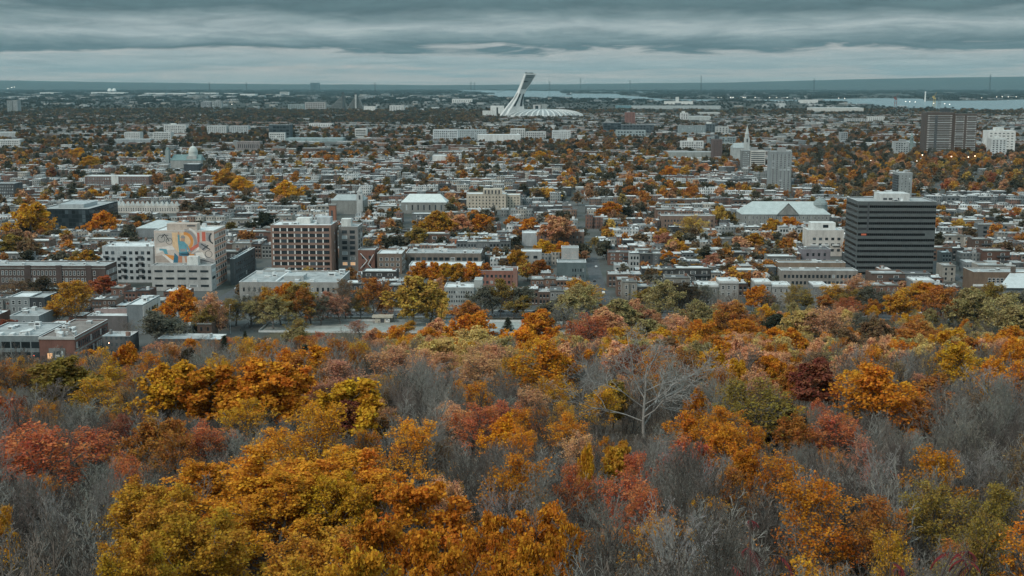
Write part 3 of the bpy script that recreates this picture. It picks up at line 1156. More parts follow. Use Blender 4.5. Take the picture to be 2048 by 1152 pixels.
    dm = MB().lathe([(6.5, c.h), (6.5, c.h + 8), (7, c.h + 8.2), (6.3, c.h + 10.5), (4.5, c.h + 13), (1.5, c.h + 14.6), (.3, c.h + 15), (.2, c.h + 18)], 20, surf('dome_metal', (.20, .24, .24), .2, .3))
    link('dome', dm.mesh('dome'), c.root, (c.w - 7, 14, 0))
    c.mark('the convent with the pale roof')
    # --- around the tower
    w = Bld('apartment_building', 'cream terraced apartment house just in front of the banded tower', 'apartment building', 1614, 1686, 462, 512, 20, (.48, .46, .43), ROOF_W)
    w.win('f', 3, 5, .1, .95, .12, .8, fw=.5, fh=.45)
    w.box('penthouse', w.w * .12, w.w * .8, 5, 16, w.h + .2, w.h + 6, wallm(WHITE))
    w.box('window', w.w * .45, w.w * .6, 4.95, 5.01, w.h + 2, w.h + 4.4, GLASS)
    for xx in (.08, .38, .68):
        w.box('balcony', w.w * xx, w.w * (xx + .2), -1.4, -.03, w.h * .42, w.h * .42 + 1, METAL_W)
    w = Bld('house', 'mauve rendered house with a dark flat roof by the banded tower', 'house', 1603, 1660, 500, 530, 16, (.20, .19, .21), ROOF_D)
    w.win('f', 2, 4, .1, .9, .1, .9, fw=.4, fh=.5)
    w.units(2)
    w = Bld('school_building', 'wide low school with a long grey flat roof and courtyard', 'school', 1562, 1714, 543, 575, 14, (.22, .20, .18), ROOF_G)
    w.win('f', 2, 18, .02, .98, .1, .9, fw=.6, fh=.5, kind='darkframe')
    w.units(3)
    w2 = Bld('school_building', 'rear wing of the low school, brown band under its grey roof', 'school', 1556, 1690, 527, 552, 12, (.20, .15, .11), ROOF_G, y=w.y + 42)
    w2.units(3)
    w = Bld('brick_building', 'brown brick building with a row of tall windows and a chimney', 'building', 1945, 2075, 546, 583, 20, (.15, .105, .075), ROOF_G)
    w.win('f', 1, 12, .22, .98, .45, .75, fw=.75, fh=.9, kind='dark')
    w.box('chimney', w.w * .58, w.w * .64, -.4, 2, w.h * .4, w.h + 4, wallm((.11, .085, .07)))
    w.box('plinth_band', 0, w.w, -.2, -.02, w.h * .28, w.h * .40, wallm(WHITE))
    w.units(3)
    w = Bld('greenhouse', 'low building with a slanting pale glazed roof beside the brown brick one', 'building', 2000, 2090, 575, 592, 22, (.22, .23, .23), ROOF_G, parapet=0)
    b3 = MB().add([(-2, -2, w.h), (w.w, -2, w.h), (w.w, 20, w.h + 8), (14, 20, w.h + 8)], [(0, 1, 2, 3)], surf('glazed_roof', (.44, .47, .47), .1, .4, .4))
    link('glazed_roof', b3.mesh('glazed_roof'), w.root)

    # --- middle distance, centre
    h = Bld('church_hall', 'long grey stone hall under a pale hipped roof', 'church', 803, 893, 405, 427, 24, STONE, ROOF_G, parapet=0)
    h.hip(surf('roof_metal_light', (.52, .56, .55), .1, .2, .5), .5, 8, 8)
    h.win('f', 1, 7, .05, .95, .25, .85, fw=.22, fh=.8)
    h.box('wing', -13, -.05, 4, 20, 0, h.h * .72, wallm(STONE))
    h.mark('the stone hall with the hipped roof')
    c = Bld('cream_building', 'cream five storey institutional block with a columned top floor', 'building', 933, 1012, 389, 419, 22, CREAM, ROOF_W)
    c.win('f', 4, 11, .04, .97, .08, .93, fw=.32, fh=.5, kind='darkframe')
    c.box('portico', c.w * .42, c.w * .90, -.4, 12, c.h + .2, z_at(c.y, 378), wallm(CREAM))
    for i in range(5):
        c.box('opening', c.w * (.46 + i * .087), c.w * (.50 + i * .087), -.5, -.38, c.h + .8, z_at(c.y, 378) - 1.2, METAL_D)
    c.mark('the cream block')
    c = Bld('cream_building', 'lower cream wing attached beyond the cream block', 'building', 1013, 1040, 391, 417, 18, CREAM, ROOF_W)
    c.win('f', 4, 4, .04, .97, .08, .93, fw=.32, fh=.5, kind='darkframe')
    church_spire('church', 'grey stone church with a slim pale steeple behind the factory block', 664, 728, 401, 428, 714, 726, 372, STONE, 30, (.40, .415, .41))
    w = Bld('brick_building', 'square brown brick building of three storeys beside the factory', 'building', 755, 804, 509, 548, 22, (.17, .13, .105), ROOF_W)
    w.win('f', 3, 4, .05, .95, .06, .9, fw=.6, fh=.55, kind='dark', pale=.2)
    w.win('r', 3, 4, .05, .95, .06, .9, fw=.5, fh=.55, kind='dark')
    w.units(2, 3, 2)
    w = Bld('brick_building', 'brick house with grey zigzag fire escape stairs beside the factory', 'building', 717, 750, 502, 545, 16, (.17, .085, .065), ROOF_G)
    st = MB()
    for k_, (xa, xb, za, zb_) in enumerate(((.15, .55, .9, .55), (.55, .15, .55, .2), (.95, .6, .85, .4), (.6, .95, .4, .1))):
        st.tube((w.w * xa, -1.0, w.h * za), (w.w * xb, -1.0, w.h * zb_), .3, .3, 4, METAL_W)
    link('fire_escape', st.mesh('fire_escape'), w.root)
    w.win('f', 2, 2, .1, .9, .15, .9, fw=.35, fh=.4)
    w = Bld('brick_building', 'long low brown building with dark glazed bays and flat roof', 'building', 812, 962, 508, 537, 26, (.17, .145, .125), ROOF_G)
    w.win('f', 1, 12, .05, .97, .38, .8, fw=.72, fh=.9, kind='darkframe')
    w.units(9, 4, 2)
    w = Bld('commercial_building', 'long pale flat roofed building behind a line of orange trees', 'building', 818, 962, 533, 556, 22, (.26, .25, .24), ROOF_W)
    w.win('f', 2, 12, .02, .98, .1, .9, fw=.5, fh=.5)
    w = Bld('commercial_building', 'broad grey flat roofed block below the factory', 'building', 480, 677, 566, 612, 46, (.27, .265, .25), ROOF_G)
    w.win('f', 2, 18, .02, .98, .2, .9, fw=.4, fh=.5)
    w.units(12, 5, 2)
    w.box('roof_divider', w.w * .36, w.w * .38, 2, 44, w.h + .2, w.h + 1.2, METAL_W)
    w.box('penthouse', w.w * .42, w.w * .62, 10, 22, w.h + .2, w.h + 3, wallm((.36, .38, .38)))
    w = Bld('office_building', 'grey four storey office with close rows of upright windows by the avenue', 'office building', 889, 948, 577, 617, 18, (.27, .285, .28), ROOF_W)
    w.win('f', 3, 11, .05, .95, .26, .93, fw=.5, fh=.5, kind='darkframe')
    w.win('f', 1, 4, .08, .9, .02, .2, fw=.6, fh=.8, kind='dark')
    w.box('stair_tower', w.w + .05, w.w + 5, 2, 14, 0, w.h + 5, wallm((.33, .35, .34)))
    w.units(4, 3, 2)
    w.mark('the grey office by the avenue')
    w = Bld('brick_building', 'red brick school like block with a dark glazed band, behind the grey office', 'building', 958, 1035, 543, 575, 18, (.23, .11, .085), ROOF_G)
    w.win('f', 2, 8, .05, .95, .15, .9, fw=.55, fh=.45)
    w.box('stair_tower', w.w - 3, w.w - .1, -1, -.02, 0, w.h + 2.5, wallm((.27, .15, .12)))
    w.units(2)
    w = Bld('brick_building', 'brick row with a small dark window line and pale parapet up the slope', 'building', 1075, 1168, 465, 492, 18, (.19, .125, .10), ROOF_G)
    w.win('f', 2, 12, .05, .97, .1, .85, fw=.4, fh=.45)
    w.units(3)
    w = Bld('stone_building', 'pale grey stone block joined to the brick row', 'building', 1044, 1074, 468, 492, 18, (.33, .35, .36), ROOF_W)
    w = Bld('brick_building', 'long brown brick school with small paired windows near a pale round tree', 'school', 1322, 1430, 433, 458, 18, (.18, .125, .10), ROOF_G)
    w.win('f', 2, 16, .05, .97, .1, .85, fw=.45, fh=.45)
    w.units(3)
    w = Bld('grey_building', 'blank grey wall painted with a faint pale pattern', 'building', 1123, 1157, 498, 538, 14, (.34, .345, .34), ROOF_G)
    pt = MB()
    for i in range(22):
        a, z = R.uniform(.08, .9) * w.w, w.h * R.uniform(.45, .82)
        pt.box(a, a + R.uniform(.4, 1.6), -.03, .01, z, z + R.uniform(.3, .9), surf('faint_paint', (.46, .40, .37), .2, .5))
    link('wall_painting', pt.mesh('wall_painting'), w.root)
    w = Bld('grey_building', 'grey concrete house with four square dark openings', 'building', 1042, 1083, 505, 540, 14, (.28, .285, .28), ROOF_W)
    w.win('f', 2, 2, .1, .9, .25, .9, fw=.5, fh=.5, kind='darkframe')
    w = Bld('grey_building', 'dark teal walled house at the street corner', 'building', 1114, 1172, 527, 562, 16, (.10, .13, .135), ROOF_G)
    w.win('f', 2, 5, .5, .95, .1, .8, fw=.5, fh=.5)
    w.win('r', 2, 3, .1, .9, .1, .8, fw=.5, fh=.5)


def church_spire(name, label, u0, u1, vt, vb, su0, su1, sv, wall, dep, spire=None, roofm=None):
    b = Bld(name, label, 'church', u0, u1, vt, vb, dep, wall, ROOF_G, parapet=0)
    b.hip(roofm or surf('roof_slate', (.30, .33, .33), .15, .2, .6), .4, max(2.5, b.h * .35), b.w * .12)
    k = b.w / (u1 - u0)
    x0, x1 = (su0 - u0) * k, (su1 - u0) * k
    w = x1 - x0
    ht = z_at(b.y, sv)
    b.box('steeple_base', x0, x1, -1, w - 1, 0, b.h + (ht - b.h) * .45, wallm(spire or wall))
    zc = b.h + (ht - b.h) * .45
    m = MB().lathe([(w * .42, zc + .02), (w * .42, zc + (ht - zc) * .3), (w * .48, zc + (ht - zc) * .3), (w * .34, zc + (ht - zc) * .4), (.15, ht - .5), (.05, ht)], 8, spire and wallm(spire) or surf('steeple_metal', (.42, .45, .45), .12, .4))
    link('steeple', m.mesh('steeple'), b.root, ((x0 + x1) / 2, w / 2 - 1, 0))
    b.box('belfry_opening', x0 + w * .35, x0 + w * .65, -1.05, -.9, zc - w * .9, zc - w * .2, METAL_D)
    return b


def mural(m):
    """painted cyclist: flat shapes a few centimetres proud of the wall, in fractions of the wall (x to the right, z up)"""
    w, h = m.w, m.h
    z0, z1 = z_at(m.y, 527), m.h          # the part above the annex
    b = MB()
    layer = [0]

    def P(*c):
        return surf('mural_paint', tuple(c), .12, .5)

    def poly(pts, col):
        layer[0] += 1
        y = -.004 * layer[0] - .01
        b.add([(x * w, y, z0 + z * (z1 - z0)) for x, z in pts], [tuple(range(len(pts)))], P(*col))

    def ring(cx, cz, r, t, col, a0=0, a1=6.2832, n=22, sq=1.0):
        k = w / (z1 - z0)
        layer[0] += 1
        y = -.004 * layer[0] - .01
        vs = []
        for i in range(n + 1):
            a = a0 + (a1 - a0) * i / n
            for rr in (r, r - t):
                vs.append(((cx + rr * math.cos(a)) * w, y, z0 + (cz + rr * k * sq * math.sin(a)) * (z1 - z0)))
        b.add(vs, [(2 * i, 2 * i + 2, 2 * i + 3, 2 * i + 1) for i in range(n)], P(*col))

    def line(x0, za, x1, zb, t, col):
        d = Vector((x1 - x0, (zb - za) * .55)).normalized()
        n = Vector((-d.y, d.x)) * t
        poly([(x0 + n.x, za + n.y * 1.8), (x1 + n.x, zb + n.y * 1.8), (x1 - n.x, zb - n.y * 1.8), (x0 - n.x, za - n.y * 1.8)], col)
    O, Y, T, DT, GR, RD, WH, BK = (.62, .26, .07), (.66, .46, .28), (.12, .30, .36), (.04, .14, .20), (.27, .26, .26), (.50, .13, .09), (.66, .62, .58), (.04, .045, .05)
    poly([(0, 0), (1, 0), (1, .98), (0, .98)], (.52, .45, .40))
    poly([(.02, .62), (.30, .70), (.32, .95), (.02, .95)], (.42, .39, .36))
    poly([(.30, .97), (.62, .97), (.56, .42), (.42, .30), (.30, .55)], Y)
    ring(.50, .70, .155, .05, O, -1.3, 1.6)
    ring(.50, .68, .215, .05, GR, -1.4, 1.5)
    ring(.50, .66, .265, .03, WH, -1.3, 1.2)
    poly([(.56, .45), (.72, .62), (.72, .97), (.76, .97), (.76, .55), (.60, .38)], RD)
    poly([(.80, .70), (.86, .70), (.86, .99), (.80, .99)], RD)
    poly([(.87, .72), (.95, .66), (.95, .97), (.87, .97)], GR)
    ring(1.02, .80, .11, .025, BK, 2.2, 4.3)
    poly([(.02, .50), (.30, .56), (.34, .44), (.16, .40), (.02, .30)], WH)
    poly([(.08, .47), (.20, .45), (.22, .30), (.17, .28), (.14, .40), (.08, .41)], T)
    poly([(.16, .30), (.34, .24), (.36, .14), (.24, .10)], O)
    poly([(.0, .24), (.12, .26), (.30, .02), (.02, .02)], (.36, .30, .26))
    poly([(.12, .28), (.17, .28), (.36, .0), (.28, .0)], WH)
    poly([(.33, .34), (.40, .20), (.40, .02), (.30, .02)], DT)
    poly([(.62, .30), (.72, .42), (.90, .20), (1.0, .12), (1.0, .02), (.72, .02)], (.34, .32, .31))
    poly([(.68, .34), (.80, .36), (.86, .16), (.70, .12)], WH)
    line(.68, .16, 1.0, .02, .006, BK)
    line(.74, .20, 1.0, .08, .004, GR)
    ring(.90, .30, .062, .008, BK)
    ring(.12, .78, .062, .007, BK)
    ring(.25, .70, .055, .007, BK)
    line(.12, .80, .18, .92, .006, BK)
    line(.18, .92, .25, .70, .006, BK)
    line(.14, .90, .24, .88, .005, BK)
    poly([(.74, .68), (.86, .62), (.90, .48), (.82, .40), (.74, .52)], GR)
    line(.78, .62, .93, .44, .009, BK)
    line(.80, .44, .90, .58, .009, BK)
    # the rider
    poly([(.40, .30), (.46, .33), (.45, .02), (.38, .02)], (.45, .20, .12))
    poly([(.48, .33), (.55, .32), (.58, .04), (.51, .04)], (.46, .24, .16))
    poly([(.40, .36), (.56, .36), (.55, .24), (.41, .24)], DT)
    poly([(.395, .66), (.425, .71), (.50, .69), (.535, .62), (.545, .36), (.41, .34)], T)
    poly([(.43, .46), (.52, .46), (.52, .38), (.43, .38)], GR)
    poly([(.395, .66), (.425, .71), (.425, .93), (.395, .93)], T)
    poly([(.40, .90), (.425, .90), (.425, 1.0), (.40, 1.0)], (.45, .28, .2))
    poly([(.53, .62), (.55, .60), (.605, .38), (.575, .36)], T)
    poly([(.575, .38), (.60, .38), (.615, .26), (.59, .26)], (.45, .28, .2))
    poly([(.445, .70), (.505, .70), (.51, .79), (.48, .84), (.45, .79)], (.45, .27, .19))
    poly([(.44, .80), (.455, .87), (.49, .89), (.52, .84), (.515, .79)], GR)
    line(.44, .30, .62, .28, .007, BK)
    line(.56, .20, .56, .34, .010, BK)
    poly([(.58, .30), (.66, .30), (.66, .10), (.60, .12)], O)
    link('mural', b.mesh('mural'), m.root)


near_landmarks()


# ------------------------------------------------------------------ the leaning tower and its stadium
def stadium():
    conc = surf('stadium_concrete', (.57, .58, .57), .14, .03, .6)
    panel = surf('stadium_panels', (.25, .27, .27), .12, .03, .6)
    yb = dist_v(237)
    c = gp(1086, 237)
    px = yb / F / .99
    rx = 84 * px
    rz = thing('stadium', 'low white stadium bowl with radiating ribs below the leaning tower', 'stadium', (c.x, c.y + rx * .75, 0))
    sy = .75

    def prof(t):        # t 0 outer foot .. 1 crown
        zz = [(0, 1.0), (.12, 1.0), (.24, .985), (.5, .86), (.75, .66), (.9, .52), (1.0, .46)]
        hz = [0, 5, 11, 22, 29, 31.5, 32]
        i = np.interp(t, [a for a, _ in zz], [b for _, b in zz])
        z = np.interp(t, [a for a, _ in zz], hz)
        return float(i) * rx, float(z)
    ts = [0, .12, .24, .35, .5, .62, .75, .9, 1.0]
    link('outer_wall', MB().lathe([prof(t) for t in (0, .12, .24)], 64, conc, sy=sy).mesh('outer_wall'), rz)
    link('roof', MB().lathe([prof(t) for t in ts[2:]] + [(.30 * rx, 34.5), (.1 * rx, 35)], 64, panel, sy=sy).mesh('roof'), rz)
    rb = MB()
    n = 8
    tt = np.linspace(.2, 1.0, n)
    for i in range(n - 1):
        (r0, z0), (r1, z1) = prof(tt[i]), prof(tt[i + 1])
        rb.add([(r0, -3.2, z0 - 2), (r0, 3.2, z0 - 2), (r0, 3.2, z0 + 1.6), (r0, -3.2, z0 + 1.6), (r1, -2.6, z1 - 2), (r1, 2.6, z1 - 2), (r1, 2.6, z1 + 1.6), (r1, -2.6, z1 + 1.6)],
               [(3, 2, 6, 7), (0, 3, 7, 4), (1, 5, 6, 2), (0, 1, 2, 3), (4, 7, 6, 5)], conc)
    me = rb.mesh('rib')
    for i in range(36):
        a = 2 * math.pi * i / 36
        r = link('rib', me, rz)
        r.matrix_local = Matrix.Diagonal((1, sy, 1, 1)) @ Matrix.Rotation(a, 4, 'Z')
    LANDMARK.append(('the white stadium', 1086, 229))
    # tower: sections given as pixels (v, left edge, front ridge, right edge)
    yt = dist_v(236.0)
    secs = [(147, 1047.6, 1050.5, 1072.2), (150, 1047, 1050, 1070.5), (163, 1042, 1046.3, 1063), (172.8, 1038.2, 1043, 1057.3), (178, 1036, 1041.2, 1053.6), (184.5, 1033, 1039, 1050.2), (190, 1030.2, 1036.8, 1047.5),
            (197, 1026, 1033.8, 1046.4), (207, 1018, 1028.2, 1046.2), (217, 1010, 1022.4, 1048.2), (228, 1002, 1016, 1050), (236, 996, 1011, 1051)]
    k = yt / F / .986
    tr = thing('observation_tower', 'tall white leaning concrete tower above the stadium bowl', 'tower', (dxdy(1030, 236) * yt, yt, 0))
    rows = []
    for v, a, b_, c_ in secs:
        z = z_at(yt, v)
        rows.append(((a - 1030) * k, (b_ - 1030) * k, (c_ - 1030) * k, z))
    deep = lambda a, c_: (c_ - a) * .55 + 8
    mb = MB()
    vs, fs = [], []
    for a, b_, c_, z in rows:
        d = deep(a, c_)
        vs += [(a, d * .35, z), (b_, -d * .35, z), (c_, d * .1, z), (c_ - (c_ - a) * .25, d, z), (a + (c_ - a) * .2, d, z)]
    for i in range(len(rows) - 1):
        for j in range(5):
            jj = (j + 1) % 5
            fs.append((i * 5 + j, (i + 1) * 5 + j, (i + 1) * 5 + jj, i * 5 + jj))
    fs.append((0, 1, 2, 3, 4))
    fs.append(tuple((len(rows) - 1) * 5 + i for i in range(5)))
    mb.add(vs, fs, conc)
    link('shaft', mb.mesh('shaft'), tr)

    def face_pt(v, f, out=1.0):
        """point on the broad face between the front ridge (f=0) and the far edge (f=1)"""
        z = z_at(yt, v)
        zs = [r[3] for r in rows][::-1]
        g = lambda j: float(np.interp(z, zs, [r[j] for r in rows][::-1]))
        a, b_, c_ = g(0), g(1), g(2)
        d = deep(a, c_)
        return (b_ + (c_ - b_) * f, -d * .35 + d * .45 * f - out, z)

    def panel_on(name, quads, m):
        pb = MB()
        for q in quads:
            pb.add([face_pt(v, f) for v, f in q], [(0, 1, 2, 3)], m)
            pb.add([face_pt(v, f, -.5) for v, f in q] + [face_pt(v, f) for v, f in q], [(0, 1, 5, 4), (1, 2, 6, 5), (2, 3, 7, 6), (3, 0, 4, 7)], m)
        link(name, pb.mesh(name), tr)
    tg = surf('tower_glazing', (.17, .20, .205), .12, .05, .4)
    td = surf('tower_slot', (.03, .04, .045), .1, .05, .4)
    panel_on('glazed_face', [[(a, f0), (a, f1), (b_, g1), (b_, g0)] for a, b_, f0, f1, g0, g1 in ((150, 160, .06, .96, .08, .95), (160, 170, .08, .95, .08, .93), (170, 178.4, .08, .93, .05, .80))], tg)
    for v in (150.3, 153.6):
        panel_on('window_band', [[(v, .14), (v, .80), (v + 1.5, .78), (v + 1.5, .15)]], td)
    panel_on('logo_band', [[(161.8, .02), (161.8, .62), (164.6, .45), (164.6, .10)]], td)
    panel_on('slot', [[(187.5, .10), (187.5, .36), (200, .33), (200, .10)], [(200, .10), (200, .33), (212.5, .26), (212.5, .07)]], td)
    panel_on('slot', [[(187.5, .72), (187.5, .97), (200, .92), (200, .66)], [(200, .66), (200, .92), (212.5, .86), (212.5, .64)]], td)
    cap = MB()
    a, b_, c_, z = rows[0]
    d = deep(a, c_)
    cap.box(b_ - 3, c_ - 14, -d * .1, d * .5, z + .1, z + 4.0, tg)
    cap.tube((b_ + 2, 2, z), (b_ + 2, 2, z + 5.5), 3.2, 3.2, 10, td)
    link('roof_room', cap.mesh('roof_room'), tr)
    # leg rib on the near-left face
    lg = MB()
    for (v0, v1) in ((186, 200), (200, 216), (216, 234)):
        def lp(v, f, out):
            z = z_at(yt, v)
            zs = [r[3] for r in rows][::-1]
            g = lambda j: float(np.interp(z, zs, [r[j] for r in rows][::-1]))
            a, b_, c_ = g(0), g(1), g(2)
            d = deep(a, c_)
            return (a + (b_ - a) * f, d * .35 - d * .7 * f - out, z)
        lg.add([lp(v0, .28, .6), lp(v0, .62, .6), lp(v1, .70, .6), lp(v1, .25, .6)], [(0, 1, 2, 3)], panel)
    link('leg_panel', lg.mesh('leg_panel'), tr)
    LANDMARK.append(('the leaning tower', 1042, 190))


stadium()


# ------------------------------------------------------------------ far buildings and other far landmarks
def far_landmarks():
    def B(name, label, cat, u0, u1, vt, vb, dep, wall, roof=None, win=None, side=None, pent=None, **kw):
        b = Bld(name, label, cat, u0, u1, vt, vb, dep, wall, roof or ROOF_G, **kw)
        if win:
            b.win('f', *win[:2], .04, .96, .06, .95, **win[2])
        if side:
            b.win(side[0], *side[1:3], .05, .95, .06, .95, **side[3])
        for (f0, f1, hh, c) in (pent or ()):
            b.box('penthouse', b.w * f0, b.w * f1, b.dep * .2, b.dep * .7, b.h + .2, b.h + hh, wallm(c))
        return b
    bd = dict(kind='band', fw=.97, fh=.5, name='window_band')
    dk = dict(kind='darkframe', fw=.55, fh=.5)
    # right side
    B('apartment_tower', 'slim pale residential tower with a grid of white balconies', 'apartment tower', 1539, 1581, 304, 384, 22, (.22, .24, .245), None, (17, 5, dict(kind='dark', fw=.62, fh=.55)), pent=[(.4, .75, 5, GREY)]).mark('the slim balcony tower')
    t = LANDMARK[-1]
    B('office_building', 'white office slab with dark horizontal window bands below the pale steeple', 'office building', 1500, 1530, 302, 336, 24, (.50, .49, .46), None, (8, 1, bd), pent=[(.1, .5, 5, GREY)])
    B('apartment_building', 'dark gridded block attached beside the white banded slab', 'apartment building', 1484, 1499, 302, 336, 22, (.17, .18, .18), None, (8, 3, dict(kind='pale', fw=.6, fh=.3)))
    B('apartment_tower', 'narrow dark brown windowless looking tower', 'apartment tower', 1424, 1444, 279, 318, 20, (.115, .085, .08), None, (9, 3, dict(kind='slot', fw=.25, fh=.3)), pent=[(.3, .7, 6, DARK)]).mark('the narrow brown tower')
    church_spire('church', 'church with a tall pale steeple near the banded slab', 1466, 1500, 296, 322, 1488, 1498, 250, (.34, .36, .355), 36, (.40, .42, .41))
    LANDMARK.append(('the pale steeple', 1493, 270))
    a = B('apartment_tower', 'huge dark brown apartment slab of two joined halves', 'apartment tower', 1848, 1904, 225, 311, 30, (.088, .070, .062), ROOF_D, (22, 1, dict(kind='pale', fw=.94, fh=.26, name='balcony_band')), pent=[(.6, .9, 8, DARK)])
    a.box('recess_shade', a.w * .32, a.w * .42, -.1, .05, 0, a.h * .93, METAL_D)  # no real hollow: shade of the recess is put in as a dark strip
    a.box('half', a.w + .05, a.w * 1.78, -6, 24, 0, a.h * .97, wallm((.095, .075, .066)))
    for i in range(22):
        z = a.h * .97 * (.04 + .93 * i / 22)
        for f0, f1 in ((1.02, 1.33), (1.42, 1.76)):
            link('balcony_band', win_mesh('pale'), a.root, (a.w * (f0 + f1) / 2, -6.02, z + a.h * .014), 0, (a.w * (f1 - f0), 1, a.h * .012))
    a.mark('the huge dark apartment slab')
    SHOWN.append((1904, 1948, 228, 308, a.y))
    FOOT.append((a.p0, a.p0 + a.w * 1.8, a.q0 - 20, a.q0 + 40))
    B('apartment_building', 'tall white stepped apartment block beside the huge dark slab', 'apartment building', 1974, 2029, 262, 304, 30, (.62, .62, .60), ROOF_W, (7, 6, dict(kind='dark', fw=.6, fh=.4)), pent=[(.3, .6, 7, WHITE)]).mark('the white stepped block')
    B('apartment_building', 'white apartment block with a dark central stair strip, standing in front of the stepped one', 'apartment building', 1981, 2012, 278, 312, 24, (.50, .52, .52), ROOF_W, (7, 4, dict(kind='dark', fw=.6, fh=.6)), pent=[(.2, .6, 5, WHITE)])
    B('apartment_building', 'small gridded grey tower among the trees near the huge dark slab', 'apartment building', 1789, 1817, 284, 311, 22, (.33, .35, .35), None, (6, 5, dk), pent=[(.4, .8, 5, GREY)])
    church_spire('church', 'small dark church with a thin green spire near the dark slab', 1814, 1832, 286, 298, 1820, 1826, 263, (.18, .2, .2), 30, (.20, .26, .25))
    B('apartment_building', 'small pale grey tower in the tree belt', 'apartment building', 1681, 1695, 265, 282, 20, (.28, .30, .31), None, (4, 3, dk))
    B('institution', 'long white institution with a central block beyond the tree belt', 'institution', 1736, 1769, 234, 243, 30, (.60, .60, .58), ROOF_W, (3, 8, dk))
    B('institution', 'low pale wing stretching beyond the tree belt', 'institution', 1691, 1735, 238, 244, 25, (.40, .41, .41), ROOF_W, (2, 8, dk))
    B('warehouse', 'very long pale warehouse roof near the docks', 'warehouse', 1624, 1727, 216, 223, 120, (.50, .49, .46), ROOF_W)
    B('warehouse', 'white dockside shed with a raised end', 'warehouse', 1601, 1636, 200, 206.5, 80, (.62, .62, .60), ROOF_W)
    B('grain_silo', 'pale storage block on the dockside under the shore woods', 'silo', 1330, 1386, 203, 208.5, 70, (.66, .66, .63), ROOF_W, pent=[(.4, .5, 30, WHITE)])
    B('warehouse', 'long low pale warehouse near the water', 'warehouse', 1265, 1441, 212, 218, 90, (.38, .41, .41), ROOF_G)
    B('warehouse', 'teal walled long shed near the water', 'warehouse', 1232, 1264, 211, 216, 60, (.14, .24, .27), ROOF_G)
    B('warehouse', 'long flat white roofed depot in the industrial belt', 'warehouse', 1398, 1440, 225, 229, 60, (.42, .43, .42), ROOF_W)
    B('warehouse', 'second long flat pale depot of the industrial belt', 'warehouse', 1380, 1422, 233, 241, 60, (.40, .42, .41), ROOF_W)
    B('apartment_tower', 'reddish brown brick tower beyond the stadium', 'apartment tower', 1250, 1270, 225, 247, 26, (.20, .10, .085), None, (10, 3, dict(kind='slot', fw=.3, fh=.3)), pent=[(.2, .5, 5, GREY)]).mark('the reddish brown tower')
    B('apartment_building', 'white stepped block standing alone beyond the tree belt', 'apartment building', 1361, 1376, 226, 243, 26, (.55, .55, .54), ROOF_W, (5, 3, dk), pent=[(.2, .6, 6, WHITE)])
    B('office_building', 'dark glazed office block with a white frame', 'office building', 1206, 1243, 246, 263, 30, (.06, .075, .085), None, (4, 5, dict(kind='band', fw=.9, fh=.7)), pent=[(.1, .4, 4, GREY)])
    B('office_building', 'long dark office with a pale roof line, behind a glass front', 'office building', 1243, 1308, 250, 266, 30, (.07, .085, .095), None, (3, 9, dk))
    B('office_building', 'low grey glass fronted block before the dark office', 'office building', 1232, 1291, 261, 273, 24, (.27, .32, .33), None, (2, 9, dk))
    B('apartment_building', 'long blue grey apartment block with many balconies', 'apartment building', 1357, 1411, 252, 268, 26, (.20, .24, .25), None, (4, 12, dict(kind='pale', fw=.5, fh=.3)))
    B('apartment_building', 'dark taller end of the blue grey apartment block', 'apartment building', 1412, 1430, 248, 267, 26, (.09, .11, .12), None, (5, 3, dk), pent=[(.1, .6, 5, WHITE)])
    B('apartment_building', 'pale block with three dark bays', 'apartment building', 1430, 1457, 254, 267, 24, (.40, .41, .40), ROOF_W, (3, 4, dict(kind='dark', fw=.6, fh=.6)))
    B('house', 'white stepped apartment house above orange trees', 'apartment building', 1362, 1407, 283, 298, 22, (.52, .53, .52), ROOF_W, (3, 9, dk), pent=[(.3, .55, 7, WHITE)])
    B('hall_building', 'long low glass roofed market hall', 'hall', 1335, 1424, 305, 316, 40, (.27, .29, .28), ROOF_G)
    B('apartment_building', 'pale teal slab behind the narrow brown tower', 'apartment building', 1416, 1472, 275, 288, 24, (.20, .24, .25), None, (3, 10, dk))
    # centre
    B('apartment_building', 'white gridded apartment house closest to the stadium bowl', 'apartment building', 1021, 1050, 258, 277, 26, (.50, .51, .50), ROOF_W, (5, 7, dk))
    B('apartment_building', 'pale block with brick upper floor beside the white gridded house', 'apartment building', 1051, 1092, 264, 277, 26, (.42, .42, .41), ROOF_W, (3, 9, dk))
    B('apartment_building', 'white balconied block under the stadium', 'apartment building', 1104, 1141, 262, 279, 26, (.48, .50, .50), ROOF_W, (4, 8, dict(kind='dark', fw=.6, fh=.4)))
    B('office_building', 'grey and dark twin block just behind the stadium', 'office building', 1066, 1081, 210, 223, 40, (.50, .50, .49), None, (1, 1, dict(kind='slot', fw=.45, fh=.9)))
    B('office_building', 'small grey block just behind the stadium', 'office building', 1083, 1094, 209, 222, 40, (.30, .32, .31))
    B('apartment_tower', 'white block with a dark slit beside the foot of the leaning tower', 'apartment tower', 981, 1008, 212, 232, 40, (.62, .63, .61), ROOF_W, (1, 1, dict(kind='slot', fw=.12, fh=.8)))
    B('apartment_building', 'low white building joined to the foot of the leaning tower', 'apartment building', 965, 990, 222, 232, 40, (.56, .57, .55), ROOF_W)
    B('warehouse', 'white warehouse with dark loading doors', 'warehouse', 904, 944, 198, 206.5, 60, (.60, .60, .58), ROOF_W, (1, 10, dict(kind='slot', fw=.25, fh=.6)))
    B('apartment_building', 'long white apartment row with three stepped parts', 'apartment building', 866, 916, 260, 280, 26, (.47, .50, .51), ROOF_W, (4, 12, dk))
    B('apartment_building', 'grey balconied end of the long white row', 'apartment building', 917, 972, 260, 277, 26, (.32, .36, .37), ROOF_W, (4, 12, dict(kind='dark', fw=.6, fh=.5)))
